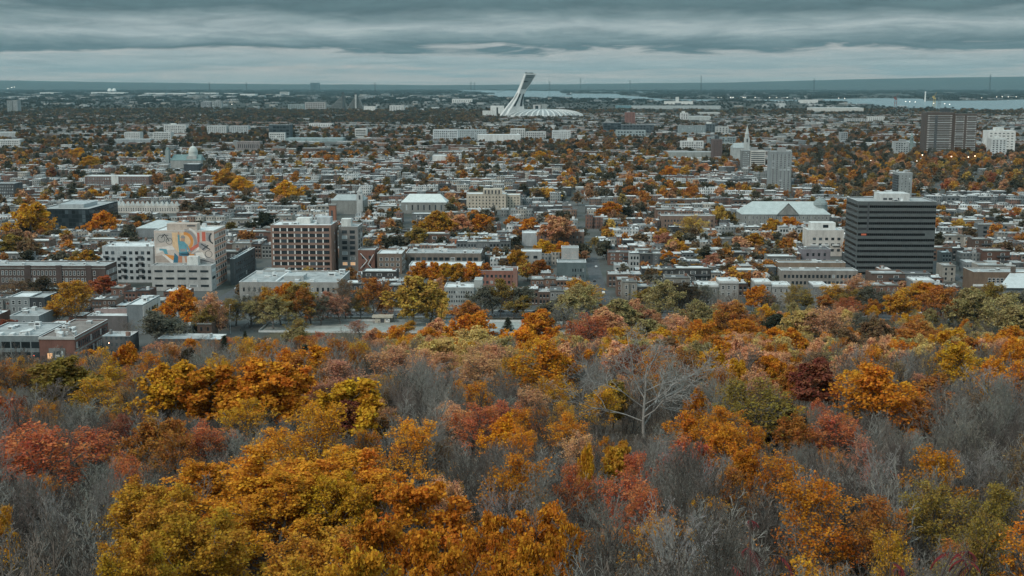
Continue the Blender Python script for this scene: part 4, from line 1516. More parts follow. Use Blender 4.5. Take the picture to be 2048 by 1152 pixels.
    B('commercial_building', 'long low white commercial roof below the apartment rows', 'commercial building', 955, 1040, 270, 282, 40, (.56, .57, .56), ROOF_W)
    B('commercial_building', 'white blank box among the rooftops', 'commercial building', 865, 892, 312, 323, 30, (.60, .60, .58), ROOF_W)
    B('commercial_building', 'very long pale green rail shed roof', 'shed', 572, 686, 277, 283, 40, (.26, .33, .34), surf('shed_roof', (.33, .42, .43), .12, .2))
    B('commercial_building', 'white building with a dark roof band', 'commercial building', 618, 664, 247, 254, 40, (.58, .58, .57), ROOF_D, (1, 12, dict(kind='slot', fw=.3, fh=.5)))
    B('apartment_building', 'white three storey block with layered bands', 'apartment building', 710, 733, 258, 274, 26, (.55, .55, .53), ROOF_W, (4, 1, bd))
    B('office_building', 'dark glass block with a pale lower front', 'office building', 538, 581, 250, 279, 30, (.06, .08, .09), None, (4, 6, dict(kind='band', fw=.9, fh=.7)))
    B('office_building', 'white lower block fronting the dark glass block', 'office building', 538, 570, 266, 281, 14, (.50, .51, .50), ROOF_W, (3, 8, dk))
    B('office_building', 'pale glazed office with a grey grid', 'office building', 576, 607, 209, 219.5, 40, (.27, .32, .32), None, (4, 8, dk))
    B('office_building', 'pinkish grey institutional block', 'office building', 610, 651, 205, 221, 40, (.34, .33, .32), ROOF_W, (4, 8, dk))
    B('office_building', 'white office with long dark strips', 'office building', 779, 808, 211, 222.5, 40, (.50, .50, .49), ROOF_W, (5, 5, dict(kind='dark', fw=.5, fh=.5)))
    B('office_building', 'white low block beside the twin stepped pyramids', 'office building', 728, 751, 213, 222, 40, (.58, .58, .56), ROOF_W)
    B('office_building', 'white layered hospital block', 'hospital', 560, 577, 184, 192, 60, (.60, .60, .58), ROOF_W, (3, 1, bd))
    pyramids()
    # left
    B('apartment_building', 'long white apartment block with dark windows behind bare trees', 'apartment building', 328, 372, 250, 268, 26, (.52, .53, .52), ROOF_W, (5, 11, dk), pent=[(.3, .5, 4, WHITE)])
    B('apartment_building', 'pale house with arched dark windows', 'apartment building', 249, 280, 265, 280, 26, (.45, .46, .45), ROOF_W, (3, 8, dict(kind='dark', fw=.4, fh=.6)))
    B('apartment_building', 'white block half hidden by an orange tree', 'apartment building', 306, 342, 265, 281, 26, (.47, .48, .47), ROOF_W, (4, 10, dk))
    B('apartment_building', 'white block with dark vertical strips', 'apartment building', 414, 453, 252, 268, 26, (.40, .42, .42), ROOF_W, (4, 9, dict(kind='dark', fw=.5, fh=.6)))
    B('apartment_building', 'pale block ending in a dark gabled part', 'apartment building', 459, 497, 252, 268, 26, (.34, .37, .38), ROOF_D, (4, 8, dict(kind='dark', fw=.5, fh=.6)))
    B('apartment_building', 'white low apartment house on the left frame edge', 'apartment building', -12, 40, 280, 293, 26, (.50, .51, .50), ROOF_W, (3, 13, dk))
    B('commercial_building', 'pale flat commercial box above it at the frame edge', 'commercial building', -10, 31, 265, 274, 40, (.36, .38, .38), ROOF_W)
    B('apartment_tower', 'tall grey slab tower with a lit narrow side near the left frame edge', 'apartment tower', 15, 26, 201, 227, 50, (.17, .19, .19), None, (10, 3, dict(kind='pale', fw=.4, fh=.3)))
    B('apartment_tower', 'pale grey slab joined to the tall one near the left frame edge', 'apartment tower', 27, 36, 201, 227, 40, (.27, .29, .29), None, (10, 3, dict(kind='slot', fw=.4, fh=.3)))
    B('apartment_building', 'pair of grey mid-rise blocks in the far tree belt', 'apartment building', 402, 421, 204, 215.5, 40, (.26, .28, .29), None, (5, 5, dk))
    B('apartment_building', 'grey mid-rise block with a small roof house in the far tree belt', 'apartment building', 424, 443, 202, 215.5, 40, (.28, .30, .30), None, (5, 5, dk), pent=[(.4, .8, 6, GREY)])
    B('commercial_building', 'low commercial roof strip between orange trees', 'commercial building', 228, 300, 279, 286, 30, (.27, .30, .31), ROOF_W)
    B('apartment_building', 'dark apartment block at the left frame edge with pale windows', 'apartment building', -15, 30, 368, 396, 24, (.07, .075, .08), None, (4, 12, dict(kind='pale', fw=.3, fh=.5)))
    s = B('school_building', 'long brown two storey school with a pale parapet and central entrance', 'school', 170, 298, 353, 370, 22, (.15, .105, .095), ROOF_W, (2, 24, dict(kind='dark', fw=.45, fh=.55)), cap=METAL_W)
    s.box('entrance', s.w * .42, s.w * .53, -1.2, -.03, 0, s.h + 1.5, wallm(WHITE))
    s.mark('the long brown school')
    s = B('brick_building', 'pinkish stone hall with arched windows', 'building', 474, 520, 284, 301, 26, (.21, .19, .185), surf('roof_tile', (.24, .17, .15), .2, .3), (1, 11, dict(kind='slot', fw=.35, fh=.5)))
    s.box('tower', -8, -.05, 2, 14, 0, s.h * 1.15, wallm(GREY))
    church_dome()
    b = B('commercial_building', 'dark blank fronted building below the domed church', 'commercial building', 368, 398, 329, 346, 24, (.045, .055, .062), ROOF_W)
    b = B('terrace', 'terrace of small white gabled houses facing the hill', 'terrace', 221, 358, 412, 426, 16, (.50, .47, .43), ROOF_G, (1, 26, dict(kind='dark', fw=.4, fh=.6)))
    n = 14
    for i in range(n):
        x = b.w * (i + .5) / n
        w = b.w / n * .42
        g = MB().prism([(x - w, b.h + .2), (x + w, b.h + .2), (x + w * .2, b.h + 4.5), (x - w * .2, b.h + 4.5)], -.2, 4, wallm(WHITE))
        link('gable', g.mesh('gable'), b.root)
    b.mark('the white gabled terrace')
    B('apartment_tower', 'lone dark tower far out on the plain', 'apartment tower', 152.6, 157.4, 164, 177.5, 120, (.05, .06, .07))
    B('apartment_tower', 'wider of the two dark towers breaking the far horizon', 'apartment tower', 620.5, 629, 165.5, 180, 150, (.055, .065, .075))
    B('apartment_tower', 'narrower of the two dark towers breaking the far horizon', 'apartment tower', 631, 637.5, 165.5, 180, 150, (.055, .065, .075))
    # tank farm
    for u in (219.5, 228.5):
        y = dist_v(185)
        k = y / F
        o = thing('storage_tank', 'white spherical gas tank of the far tank farm, %s one' % ('left' if u < 224 else 'right'), 'tank', (dxdy(u, 185) * y, y, 0), 0, 'white tanks of the far tank farm')
        r = 4.2 * k
        link('shell', MB().lathe([(r * .8, 0), (r, r * .6), (r * .95, r * 1.1), (r * .7, r * 1.6), (r * .35, r * 1.85), (.5, r * 1.92)], 20, surf('tank_white', (.78, .78, .75), .06, .01)).mesh('shell'), o)
    for i, (u0, u1, v) in enumerate(((182, 216, 187), (217, 250, 187.2), (288, 330, 188.6), (335, 372, 188.8), (374, 392, 187.6), (400, 432, 188), (448, 470, 189), (80, 116, 187.5), (480, 510, 190.5))):
        b = Bld('industrial_shed', 'long white industrial shed of the far plain, number %d counted from the frame edge' % 1, 'shed', u0, u1, v - 2.6, v + .6, 150, (.66, .67, .65), ROOF_W, parapet=0)
        b.root['label'] = 'long white industrial shed on the far plain, %s' % ('just below the white spheres', 'right of the white spheres', 'widest of the right hand sheds', 'mid one of the right hand sheds', 'short one with a dark gap beside it',
                                                                        'one below the two grey mid-rise blocks', 'one nearing the dark twin towers', 'one near the lone dark tower', 'last before the hospital block')[i]
        b.root['group'] = 'white sheds on the far plain'
    # power line towers
    pm = surf('pylon_steel', (.06, .075, .08), .1, .02)
    for i, (u, vt, vb) in enumerate(((750, 165, 181), (942, 164, 180), (949, 164.5, 179), (1099, 163, 186), (1161, 156, 178), (1260, 161, 176), (1402, 152.5, 177), (1628, 157, 174), (1980, 149, 168), (419, 165, 176), (493, 165, 178))):
        y = 15000.0
        x = dxdy(u, vb) * y
        zt, zb = z_at(y, vt), 0
        wd = 1.5 * y / F
        o = thing('pylon', 'lattice power pylon on the horizon %s' % (
            'left of the far white water strip', 'left one of the pair left of the leaning tower', 'right one of the pair left of the leaning tower', 'standing in the river right of the leaning tower', 'tall and pale, second right of the leaning tower',
            'thin one above the wooded shore', 'tallest one above the wooded shore', 'left of the red dock crane', 'near the right frame edge', 'above the industrial sheds', 'between the sheds and the dark twin towers')[i], 'pylon', (x, y, 0), 0, 'power pylons on the horizon')
        b = MB()
        for sx, sy in ((-1, -1), (1, -1), (1, 1), (-1, 1)):
            b.tube((sx * wd, sy * wd, zb), (sx * wd * .35, sy * wd * .35, zt * .72), 1.5, 1.2, 4, pm)
            b.tube((sx * wd * .35, sy * wd * .35, zt * .72), (sx * wd * .3, sy * wd * .3, zt), 1.2, 1.0, 4, pm)
        for f in (.25, .5, .72, .85, 1.0):
            ww = wd * (1 - .9 * f) if f < .72 else wd * .35
            b.box(-ww, ww, -ww, ww, zt * f - .8, zt * f + .8, pm)
        link('lattice_mast', b.mesh('lattice_mast'), o)
        for f, ww in ((.80, 1.5), (.90, 1.8), (1.0, 1.3)):
            link('crossarm', MB().box(-wd * ww, wd * ww, -1, 1, zt * f - 1.2, zt * f + 1.0, pm).mesh('crossarm'), o)
    # chimney, cranes, lights of the docks
    y = dist_v(203)
    o = thing('chimney', 'white stack with a wider head standing by the water', 'chimney', (dxdy(1850, 203) * y, y, 0))
    ht = z_at(y, 183)
    link('shaft', MB().lathe([(6, 0), (4.2, ht * .85), (5.2, ht * .88), (5.2, ht), (.3, ht + .4)], 14, surf('stack_white', (.7, .7, .68), .08, .05)).mesh('shaft'), o)
    for nm, u, vt, vb, c, lb in (('red', 1791, 187, 212, (.20, .055, .045), 'rust red dock crane rising before the river'), ('yellow', 1868, 184, 212, (.45, .33, .12), 'yellowish dock crane with a raised jib'), ('grey', 1878, 187, 213, (.12, .15, .16), 'grey lattice dock crane beside the yellowish one'),
                                 ('grey', 1457, 182, 201, (.16, .19, .20), 'pale lattice gantry crane on the far dock'), ('grey', 1491, 184, 201, (.16, .19, .20), 'second pale gantry crane on the far dock'), ('grey', 1612, 186, 205, (.3, .33, .33), 'thin pale derrick by the white dockside shed')):
        y = dist_v(vb)
        k = y / F
        cm = surf('crane_steel', c, .12, .02)
        o = thing('dock_crane', lb, 'crane', (dxdy(u, vb) * y, y, 0), 0, 'cranes of the docks')
        ht = z_at(y, vt)
        b = MB()
        w = 2.0 * k
        for sx in (-1, 1):
            for sy in (-1, 1):
                b.tube((sx * w, sy * w, 0), (sx * w * .7, sy * w * .7, ht * .55), .32 * k, .26 * k, 4, cm)
        b.box(-w, w, -w, w, ht * .5, ht * .60, cm)
        b.box(-w, w, -w, w, ht * .22, ht * .26, cm)
        link('portal', b.mesh('portal'), o)
        link('jib', MB().tube((-w * .5, 0, ht * .58), (w * 2.2, 0, ht), .35 * k, .15 * k, 5, cm).tube((-w * 1.8, 0, ht * .66), (w * 2.2, 0, ht), .1 * k, .1 * k, 4, cm).mesh('jib'), o)
        link('cab', MB().box(-w * 1.9, -w * .3, -w * .5, w * .5, ht * .58, ht * .72, cm).mesh('cab'), o)
    y = dist_v(190)
    o = thing('ship', 'dark barge with a pale wheelhouse moored in the river', 'ship', (dxdy(1138, 190) * y, y, .5))
    k = y / F
    link('hull', MB().prism([(-5 * k, 0), (5 * k, 0), (5.6 * k, 2.4 * k), (-5.4 * k, 2.4 * k)], -2 * k, 2 * k, METAL_D).mesh('hull'), o)
    link('wheelhouse', MB().box(2.2 * k, 4.4 * k, -1 * k, 1 * k, 2.4 * k + .1, 4.6 * k, METAL_W).mesh('wheelhouse'), o)
    link('deckhouse', MB().box(-3.5 * k, .8 * k, -1 * k, 1 * k, 2.4 * k + .1, 3.5 * k, METAL_D).mesh('deckhouse'), o)
    lamp = emit('floodlight', (1.0, .93, .82), 3)
    lampo = emit('street_light_glow', (1.0, .66, .40), 4)
    n = 0
    for u, v, yb, col in ((1436, 195, 204, 0), (1442, 195.2, 204, 0), (1461, 195, 203.5, 0), (1466, 195, 203.5, 0), (1486, 195, 203, 0), (1490, 195.2, 203, 0), (1510, 195, 203, 0), (1539, 195, 203.5, 0), (1553, 195, 203.5, 0), (1574, 195, 204, 0),
                          (1677, 196, 206, 0), (1689, 196.3, 206, 0), (1811, 203, 212, 0), (1819, 203.5, 212, 0), (1830, 204, 213, 0), (1867, 206.5, 214, 0), (1889, 207.5, 215, 0), (1899, 208.8, 216, 0), (1993, 193.5, 200, 0), (2004, 193.6, 200, 0), (2016, 193.8, 200, 0), (2032, 193.2, 200, 0), (1963, 195.5, 201, 0),
                          (1742, 260, 268, 1), (1779, 260, 268, 1), (1716, 262, 268, 0), (1844, 310, 326, 1), (1902, 313, 328, 1), (1936, 314, 328, 1), (1949, 312, 327, 1), (1958, 300, 315, 1), (1833, 322, 338, 0), (1741, 321, 336, 0), (29, 174, 182, 0), (16, 177, 183, 0), (24, 174.8, 182, 0), (464, 208.6, 218, 0)):
        y = dist_v(yb)
        k = y / F
        z = z_at(y, v)
        far = yb < 230
        wh = ('on the docks', 'by the water', 'in the tree belt', 'on the far plain')[0 if u < 1700 and far and u > 1000 else 1 if far and u > 1700 else 2 if u > 1000 else 3]
        o = thing('floodlight_mast' if far else 'street_lamp', '%s lit lamp on a thin mast %s' % ('warm' if col else 'white', wh), 'lamp', (dxdy(u, yb) * y, y, 0), 0, '%s lit lamps %s' % ('warm' if col else 'white', wh))
        link('mast', MB().tube((0, 0, 0), (0, 0, z), .12 * k, .08 * k, 5, METAL_D).mesh('mast'), o)
        r = (.62 if far else .7 + .45 * col) * k
        link('lamp_head', MB().lathe([(r * .4, -r * .8), (r, -r * .4), (r, r * .3), (r * .4, r * .7)], 8, lampo if col else lamp).mesh('lamp_head'), o, (0, 0, z))


def pyramids():
    """two joined halves of stepped apartment pyramids with dark lift shafts"""
    for (u0, u1, us, vt, lb) in ((655, 690, 687, 187, 'stepped half pyramid of apartments rising to a dark lift shaft, left of the pair'), (693, 728, 712, 189, 'second stepped half pyramid with a pale lift shaft, right of the pair')):
        y = dist_v(221)
        k = y / F
        x0 = dxdy(u0, 221) * y
        w = (u1 - u0) * k / .985
        o = thing('apartment_pyramid', lb, 'apartment building', (x0, y, 0))
        ht = z_at(y, vt + 4)
        m = wallm((.21, .22, .21))
        b = MB()
        n = 16
        s = (us - u0) * k
        for i in range(n):
            z0, z1 = ht * i / n, ht * (i + 1) / n
            f = 1 - (i / n)
            b.box(s - (s - 2) * f - 2, s + (w - s) * (.25 + .75 * f), -12 * f, 40, z0, z1 - .02, m)
        link('terraces', b.mesh('terraces'), o)
        for i in range(0, n, 1):
            z0 = ht * i / n
            f = 1 - (i / n)
            link('window_band', MB().box(s - (s - 2) * f, s + (w - s) * (.2 + .75 * f), -12 * f - .3, -12 * f - .02, z0 + ht / n * .3, z0 + ht / n * .75, GLASS).mesh('window_band'), o)
        link('lift_shaft', MB().box(s - 1.3 * k, s + 1.7 * k, -16, 10, 0, z_at(y, vt), wallm((.42, .43, .42) if us > 700 else (.07, .085, .09))).box(s - 1.2 * k, s + 1.6 * k, -15, 9, z_at(y, vt) + .02, z_at(y, vt - 2.5), METAL_D).mesh('lift_shaft'), o)


def church_dome():
    b = Bld('church', 'domed church with teal copper transept roofs among orange trees', 'church', 341, 403, 321, 336, 26, (.28, .29, .28), ROOF_G, parapet=0)
    cu = surf('copper_roof', (.13, .20, .20), .15, .2, .6)
    b.hip(cu, .4, 9, 3)
    k = b.w / 62
    cx = 42 * k
    b.box('drum_block', cx - 12 * k * .8, cx + 12 * k * .8, 2, 24, b.h * .5, b.h + 7, wallm((.36, .37, .36)))
    z = b.h + 7
    link('drum', MB().lathe([(9 * k, z + .02), (9 * k, z + 6), (9.4 * k, z + 6.2), (8.8 * k, z + 9), (6.5 * k, z + 13), (3 * k, z + 15.4), (.8 * k, z + 16), (.7 * k, z + 19), (.1, z + 21)], 18, surf('dome_pale', (.44, .47, .45), .12, .3)).mesh('drum'), b.root, (cx, 13, 0))
    b.box('bell_tower', -9 * k, -2 * k, -1, 8, 0, b.h + 17, wallm((.24, .28, .28)))
    link('bell_tower_cap', MB().lathe([(4.2 * k, b.h + 17.02), (3 * k, b.h + 20), (.2, b.h + 22)], 8, cu).mesh('bell_tower_cap'), b.root, (-5.5 * k, 3.5, 0))
    b.mark('the domed church')


far_landmarks()

def left_blocks():
    """the blocks at the lower left, where the town comes closest"""
    b = Bld('commercial_building', 'two storey grey shop block with long dark glass bands in the low left corner', 'shop', -40, 80, 674, 722, 34, (.16, .19, .20), ROOF_G)
    for z in (.25, .68):
        for k in range(6):
            link('window_band', win_mesh('band'), b.root, (b.w * (.06 + .165 * k + .06), -.03, b.h * z), 0, (b.w * .145, 1, b.h * .26))
    b.units(12, 4, 2)
    for i in range(4):
        b.box('skylight', b.w * (.08 + .2 * i), b.w * (.15 + .2 * i), 2, 6, b.h + .2, b.h + 1.3, METAL_W)
    c = Bld('commercial_building', 'red brick shop front with a recessed entrance and a long stone flank', 'shop', 81, 152, 677, 727, 46, (.15, .075, .06), surf('roof_gravel', (.19, .165, .15), .25, .3))
    c.box('entrance', c.w * .26, c.w * .72, -.25, -.02, 0, c.h * .62, surf('entrance_stone', (.16, .17, .17), .2, .4))
    c.box('shop_window', c.w * .22, c.w * .36, -.32, -.26, c.h * .18, c.h * .42, GLASS_LIT)
    c.box('shop_window', c.w * .40, c.w * .60, -.32, -.26, c.h * .05, c.h * .5, GLASS)
    c.box('shop_window', c.w * .62, c.w * .66, -.32, -.26, c.h * .15, c.h * .5, GLASS_PALE)
    c.box('shop_sign', c.w * .44, c.w * .56, -.4, -.33, c.h * .22, c.h * .36, FRAME_W)
    c.box('cornice', -.2, c.w + .2, -.4, -.02, c.h - .4, c.h + .6, wallm((.40, .41, .40)))
    c.win('r', 2, 16, .03, .97, .05, .92, fw=.6, fh=.55, kind='darkframe', pale=.3)
    st = MB().box(c.w + .01, c.w + .12, .2, 45.8, c.h * .46, c.h * .52, wallm(STONE))
    st.box(c.w + .01, c.w + .2, .2, 45.8, c.h * .93, c.h * .99, wallm(STONE))
    link('stone_course', st.mesh('stone_course'), c.root)
    c.units(14, 3, 1.8)
    c.mark('the red brick shop front')
    d = Bld('commercial_building', 'long low building with a bright white roof and a brick parapet', 'building', 176, 256, 634, 668, 24, (.12, .11, .11), ROOF_W)
    d.box('parapet_wall', d.w * .02, d.w * .98, 10, 10.4, d.h + .2, d.h + 2.8, surf('parapet_brick', (.26, .20, .19), .2, .4))
    d.units(6, 3, 1.6)
    e = Bld('apartment_building', 'white walled three storey block with an empty pale flank', 'apartment building', 256, 288, 612, 668, 30, (.16, .18, .19), ROOF_W)
    e.win('r', 3, 5, .1, .9, .1, .9, fw=.4, fh=.4, off=.31)
    e.box('flank', e.w + .02, e.w + .3, 0, 30, 0, e.h, wallm((.46, .46, .44)))
    e.units(3)
    f = Bld('apartment_building', 'tall narrow grey row house with dark bay windows', 'house', 21, 62, 596, 640, 18, (.20, .22, .225), ROOF_W)
    f.win('f', 3, 3, .05, .95, .05, .95, fw=.5, fh=.6, kind='dark')
    g = Bld('apartment_building', 'blackened brick row house with white door frames', 'house', 62, 92, 597, 640, 18, (.045, .05, .055), ROOF_G)
    g.win('f', 2, 2, .1, .9, .05, .9, fw=.3, fh=.6, kind='dark')
    h = Bld('apartment_building', 'grey house with a broad pale roof before the dark row houses', 'house', 22, 80, 634, 668, 24, (.22, .25, .26), ROOF_G)
    h.win('f', 2, 3, .05, .9, .1, .9, fw=.3, fh=.5, kind='dark')
    h.units(3)
    # stone row houses facing the park at the right
    for u0, u1, vt, lb, wc in ((1396, 1436, 572, 'pale stone three storey house with a dark porch under its cornice, by the park', STONE), (1437, 1476, 564, 'tall pale stone house with bay and triple arched windows, by the park', (.36, .355, .34)), (1508, 1541, 566, 'stone house with a mansard dormer behind the salmon park tree', (.33, .33, .32)),
                               (1542, 1580, 572, 'stone house with a white cornice right of the dormer house', (.36, .36, .35)), (1625, 1652, 572, 'grey stone house with two stacked arched balconies', (.25, .26, .26)), (1655, 1700, 578, 'grey stone house behind bare trees with a white parapet', (.30, .30, .295)), (1824, 1866, 563, 'grey rendered block with tall dark porches behind the park trees', (.22, .23, .23))):
        b = Bld('stone_house', lb, 'house', u0, u1, vt, 613, 14, tuple(c * .72 for c in wc), ROOF_W, cap=METAL_W)
        b.win('f', 3, 3, .06, .94, .08, .92, fw=.42, fh=.55, kind='dark')
        b.box('porch', b.w * .1, b.w * .4, -1.2, -.1, 0, b.h * .34, wallm(wc))
        b.box('cornice', -.1, b.w + .1, -.5, -.02, b.h * .94, b.h * .99, wallm((.42, .43, .42)))
        b.units(2, 2, 1.5)



left_blocks()

# ------------------------------------------------------------------ plain houses
NEED = []            # (object, description, u, v): labelled at the end by what they stand beside


def facade_mat(kind):
    """walls of the many far houses: colour per house, windows as a regular pattern in metres"""
    m, nt, b = principled('house_wall')
    a = nd(nt, 'ShaderNodeAttribute', attribute_type='GEOMETRY', attribute_name='tint')
    uv = nd(nt, 'ShaderNodeUVMap')
    sep = nd(nt, 'ShaderNodeSeparateXYZ')
    nt.links.new(uv.outputs[0], sep.inputs[0])
    fx = math_(nt, 'FRACT', math_(nt, 'DIVIDE', sep.outputs[0], 2.5))
    fz = math_(nt, 'FRACT', math_(nt, 'DIVIDE', sep.outputs[1], 3.3))
    wx = math_(nt, 'MULTIPLY', math_(nt, 'GREATER_THAN', fx, .3), math_(nt, 'LESS_THAN', fx, .72))
    wz = math_(nt, 'MULTIPLY', math_(nt, 'GREATER_THAN', fz, .28), math_(nt, 'LESS_THAN', fz, .78))
    win = math_(nt, 'MULTIPLY', wx, wz)
    g = nd(nt, 'ShaderNodeNewGeometry')
    n = nd(nt, 'ShaderNodeTexNoise')
    n.inputs['Scale'].default_value = .3
    n.inputs['Detail'].default_value = 5
    nt.links.new(g.outputs['Position'], n.inputs['Vector'])
    f = ramp(nt, n.outputs[0], [(0.3, (.65,) * 3), (.7, (1.2,) * 3)])
    c = mixc(nt, 1.0, a.outputs['Color'], f, 'MULTIPLY')
    c = mixc(nt, win, c, (.03, .038, .042))
    nt.links.new(c, b.inputs['Base Color'])
    return m


def roof_tint_mat():
    m, nt, b = principled('house_roof')
    a = nd(nt, 'ShaderNodeAttribute', attribute_type='GEOMETRY', attribute_name='tint')
    g = nd(nt, 'ShaderNodeNewGeometry')
    n = nd(nt, 'ShaderNodeTexNoise')
    n.inputs['Scale'].default_value = .25
    n.inputs['Detail'].default_value = 6
    nt.links.new(g.outputs['Position'], n.inputs['Vector'])
    f = ramp(nt, n.outputs[0], [(0.3, (.6,) * 3), (.7, (1.2,) * 3)])
    nt.links.new(mixc(nt, 1.0, a.outputs['Color'], f, 'MULTIPLY'), b.inputs['Base Color'])
    return m


WALLS = [((.13, .072, .055), 'red brick'), ((.10, .068, .054), 'brown brick'), ((.17, .175, .17), 'grey stone'), ((.25, .235, .21), 'beige'), ((.055, .055, .055), 'dark'), ((.36, .37, .365), 'white'), ((.13, .142, .147), 'grey'), ((.17, .105, .078), 'orange brick')]
ROOFS = [((.53, .56, .565), 'white', .45), ((.32, .345, .35), 'grey', .38), ((.13, .135, .14), 'dark', .17)]


def fbm(x, y, s, seed):
    g = np.random.default_rng(seed)
    o = np.zeros_like(x)
    for i in range(7):
        a = g.uniform(0, 6.28)
        k = s * g.uniform(.6, 2.2)
        o += np.sin((x * math.cos(a) + y * math.sin(a)) / k * 6.28 + g.uniform(0, 6.28))
    return o / 3.2


PARKS = [([(1585, 306), (1700, 300), (1846, 296), (2200, 300), (2200, 392), (1960, 398), (1700, 398), (1600, 372)], .93),
         ([(380, 229), (560, 222), (880, 226), (1010, 230), (1010, 246), (880, 252), (620, 250), (380, 250)], .93),
         ([(-100, 200), (330, 205), (420, 220), (400, 250), (-100, 262)], .75),
         ([(-80, 286), (330, 282), (330, 332), (-80, 345)], .45),
         ([(1020, 288), (1420, 280), (1480, 330), (1420, 360), (1230, 365), (1040, 330)], .38),
         ([(380, 270), (530, 268), (540, 292), (380, 292)], .8)]


def gen_houses():
    hs = []
    rows = []
    q = 745.0
    while q < 5300:
        rows.append((q, 1))
        q += 34 if q < 2300 else (40 if q < 3600 else 56)
    for q in (598, 634, 668, 704):
        rows.append((q, 0))
    for (q0, city) in rows:
        half = .44 * q0 + 40
        p = -half
        pmax = half if city else -150
        run = R.choice(WALLS)
        rh = R.uniform(7.5, 10.5)
        dq = R.uniform(-2, 2)
        while p < pmax:
            if R.random() < .22:
                run = R.choice(WALLS)
                rh = R.uniform(7, 10.5) + (4 if q0 < 760 and p > -60 else -.8 if q0 < 800 else 0) + (R.random() < .10) * 3.5
                dq = R.uniform(-2.5, 2.5)
            if q0 < 1250:
                w = R.uniform(6.5, 9.5) if R.random() < .86 else R.uniform(13, 24)
            elif q0 < 2300:
                w = R.uniform(7, 16)
            else:
                w = R.uniform(12, 38)
            d = R.uniform(11, 15)
            h = rh + R.uniform(-.7, .7) + (w > 14 and q0 < 1250) * R.uniform(0, 4)
            pc = p + w / 2
            gap = R.random() < (.07 if q0 < 1200 else .14)
            st = any(abs(pc - s) < (4.9 if q0 < 930 else 1.0) + w / 2 for s in P_STREET)
            if not gap and not st:
                wc = run if R.random() < .7 else R.choice(WALLS)
                t = R.random()
                rf = ROOFS[0] if t < .45 else ROOFS[1] if t < .83 else ROOFS[2]
                hs.append([p, q0 + dq, w - .05, d, h, wc, rf, R.random()])
            p += w + (R.random() < .06) * R.uniform(1, 5)
    A = np.array([[h[0] + h[2] / 2, h[1], h[2], h[3], h[4]] for h in hs])
    x, y = pq(A[:, 0], A[:, 1])
    u, v = proj(x, y, np.zeros(len(A)))
    keep = np.ones(len(A), bool)
    r = rng.random(len(A))
    for poly, pr in PARKS:
        keep &= ~(in_poly(u, v, poly) & (r < pr))
    keep &= ~((fbm(x, y, 420, 5) > .55) & (r < .45) & (y > 1000))
    for (p0, p1, q0, q1) in FOOT:
        keep &= ~((A[:, 0] + A[:, 2] / 2 > p0) & (A[:, 0] - A[:, 2] / 2 < p1) & (A[:, 1] + A[:, 3] > q0) & (A[:, 1] < q1))
    # keep fronts that the photograph shows free of other houses
    _, vt = proj(x, y, A[:, 4])
    dpx = A[:, 2] / y * F / 2
    for (u0, u1, t, bb, yy) in SHOWN:
        keep &= ~((y < yy) & (u + dpx > u0 - 2) & (u - dpx < u1 + 2) & (vt < bb - .12 * (bb - t)))
    keep &= ~((np.array([h[1] < 742 for h in hs])) & (u > 440))
    return [h for h, k in zip(hs, keep) if k], u[keep], v[keep]


def house_kind(st, w, d, style):
    """a row house with parts; st storeys"""
    h = 3.3 * st + .9
    root = link('row_house', None)
    tm = surf('house_wall_tint', (.2, .2, .2), .2, .3, tint='INSTANCER', streak=.6)
    b = MB().box(0, w, 0, d, -1, h, tm)
    if style == 1:
        b.prism([(w * .08, 0), (w * .46, 0), (w * .46, h - .6), (w * .08, h - .6)], -1.0, -.01, tm)
    if style == 2:
        b.prism([(w * .5, h + .1), (w * .95, h + .1), (w * .725, h + 2.2)], -.3, 1.2, tm)
    b.rim(0, w, 0, d, h, h + .6, .28, tm)
    link('wall', b.mesh('wall'), root)
    link('roof', MB().box(.3, w - .3, .3, d - .3, h, h + .12, ROOF_W).mesh('roof'), root)
    link('cornice', MB().box(-.05, w + .05, -.45, -.02, h + .1, h + .72, surf('cornice_paint', (.22, .23, .22), .2, .5)).mesh('cornice'), root)
    for s in range(st):
        z = 1.0 + 3.3 * s + 1.15
        for i, fx in enumerate((.27, .74) if style != 3 else (.18, .5, .82)):
            if s == 0 and i == 1:
                link('door', MB().box(-.5, .5, -.07, .02, 0, 2.3, METAL_D).mesh('door'), root, (w * fx, -.0, .3))
                continue
            yo = -1.02 if (style == 1 and i == 0) else -.02
            link('window', win_mesh('dark' if style != 2 else 'darkframe'), root, (w * fx, yo, z), 0, (1.15, 1, 1.75))
        if s and style in (0, 3):
            bb = MB().box(w * .52, w * .97, -1.3, -.03, 3.3 * s + .3, 3.3 * s + .42, METAL_D).rim(w * .52, w * .97, -1.3, -.08, 3.3 * s + .44, 3.3 * s + 1.35, .05, METAL_D)
            link('balcony', bb.mesh('balcony'), root)
    link('chimney', MB().box(w - 1.3, w - .5, d * .6, d * .6 + .8, h + .13, h + 1.7, surf('chimney_brick', (.18, .10, .075), .2, 1.0)).mesh('chimney'), root)
    link('skylight', MB().box(w * .3, w * .3 + 1.2, d * .4, d * .4 + 1.6, h + .13, h + .5, METAL_W).mesh('skylight'), root)
    note_kids(root)
    return root, w, d, h


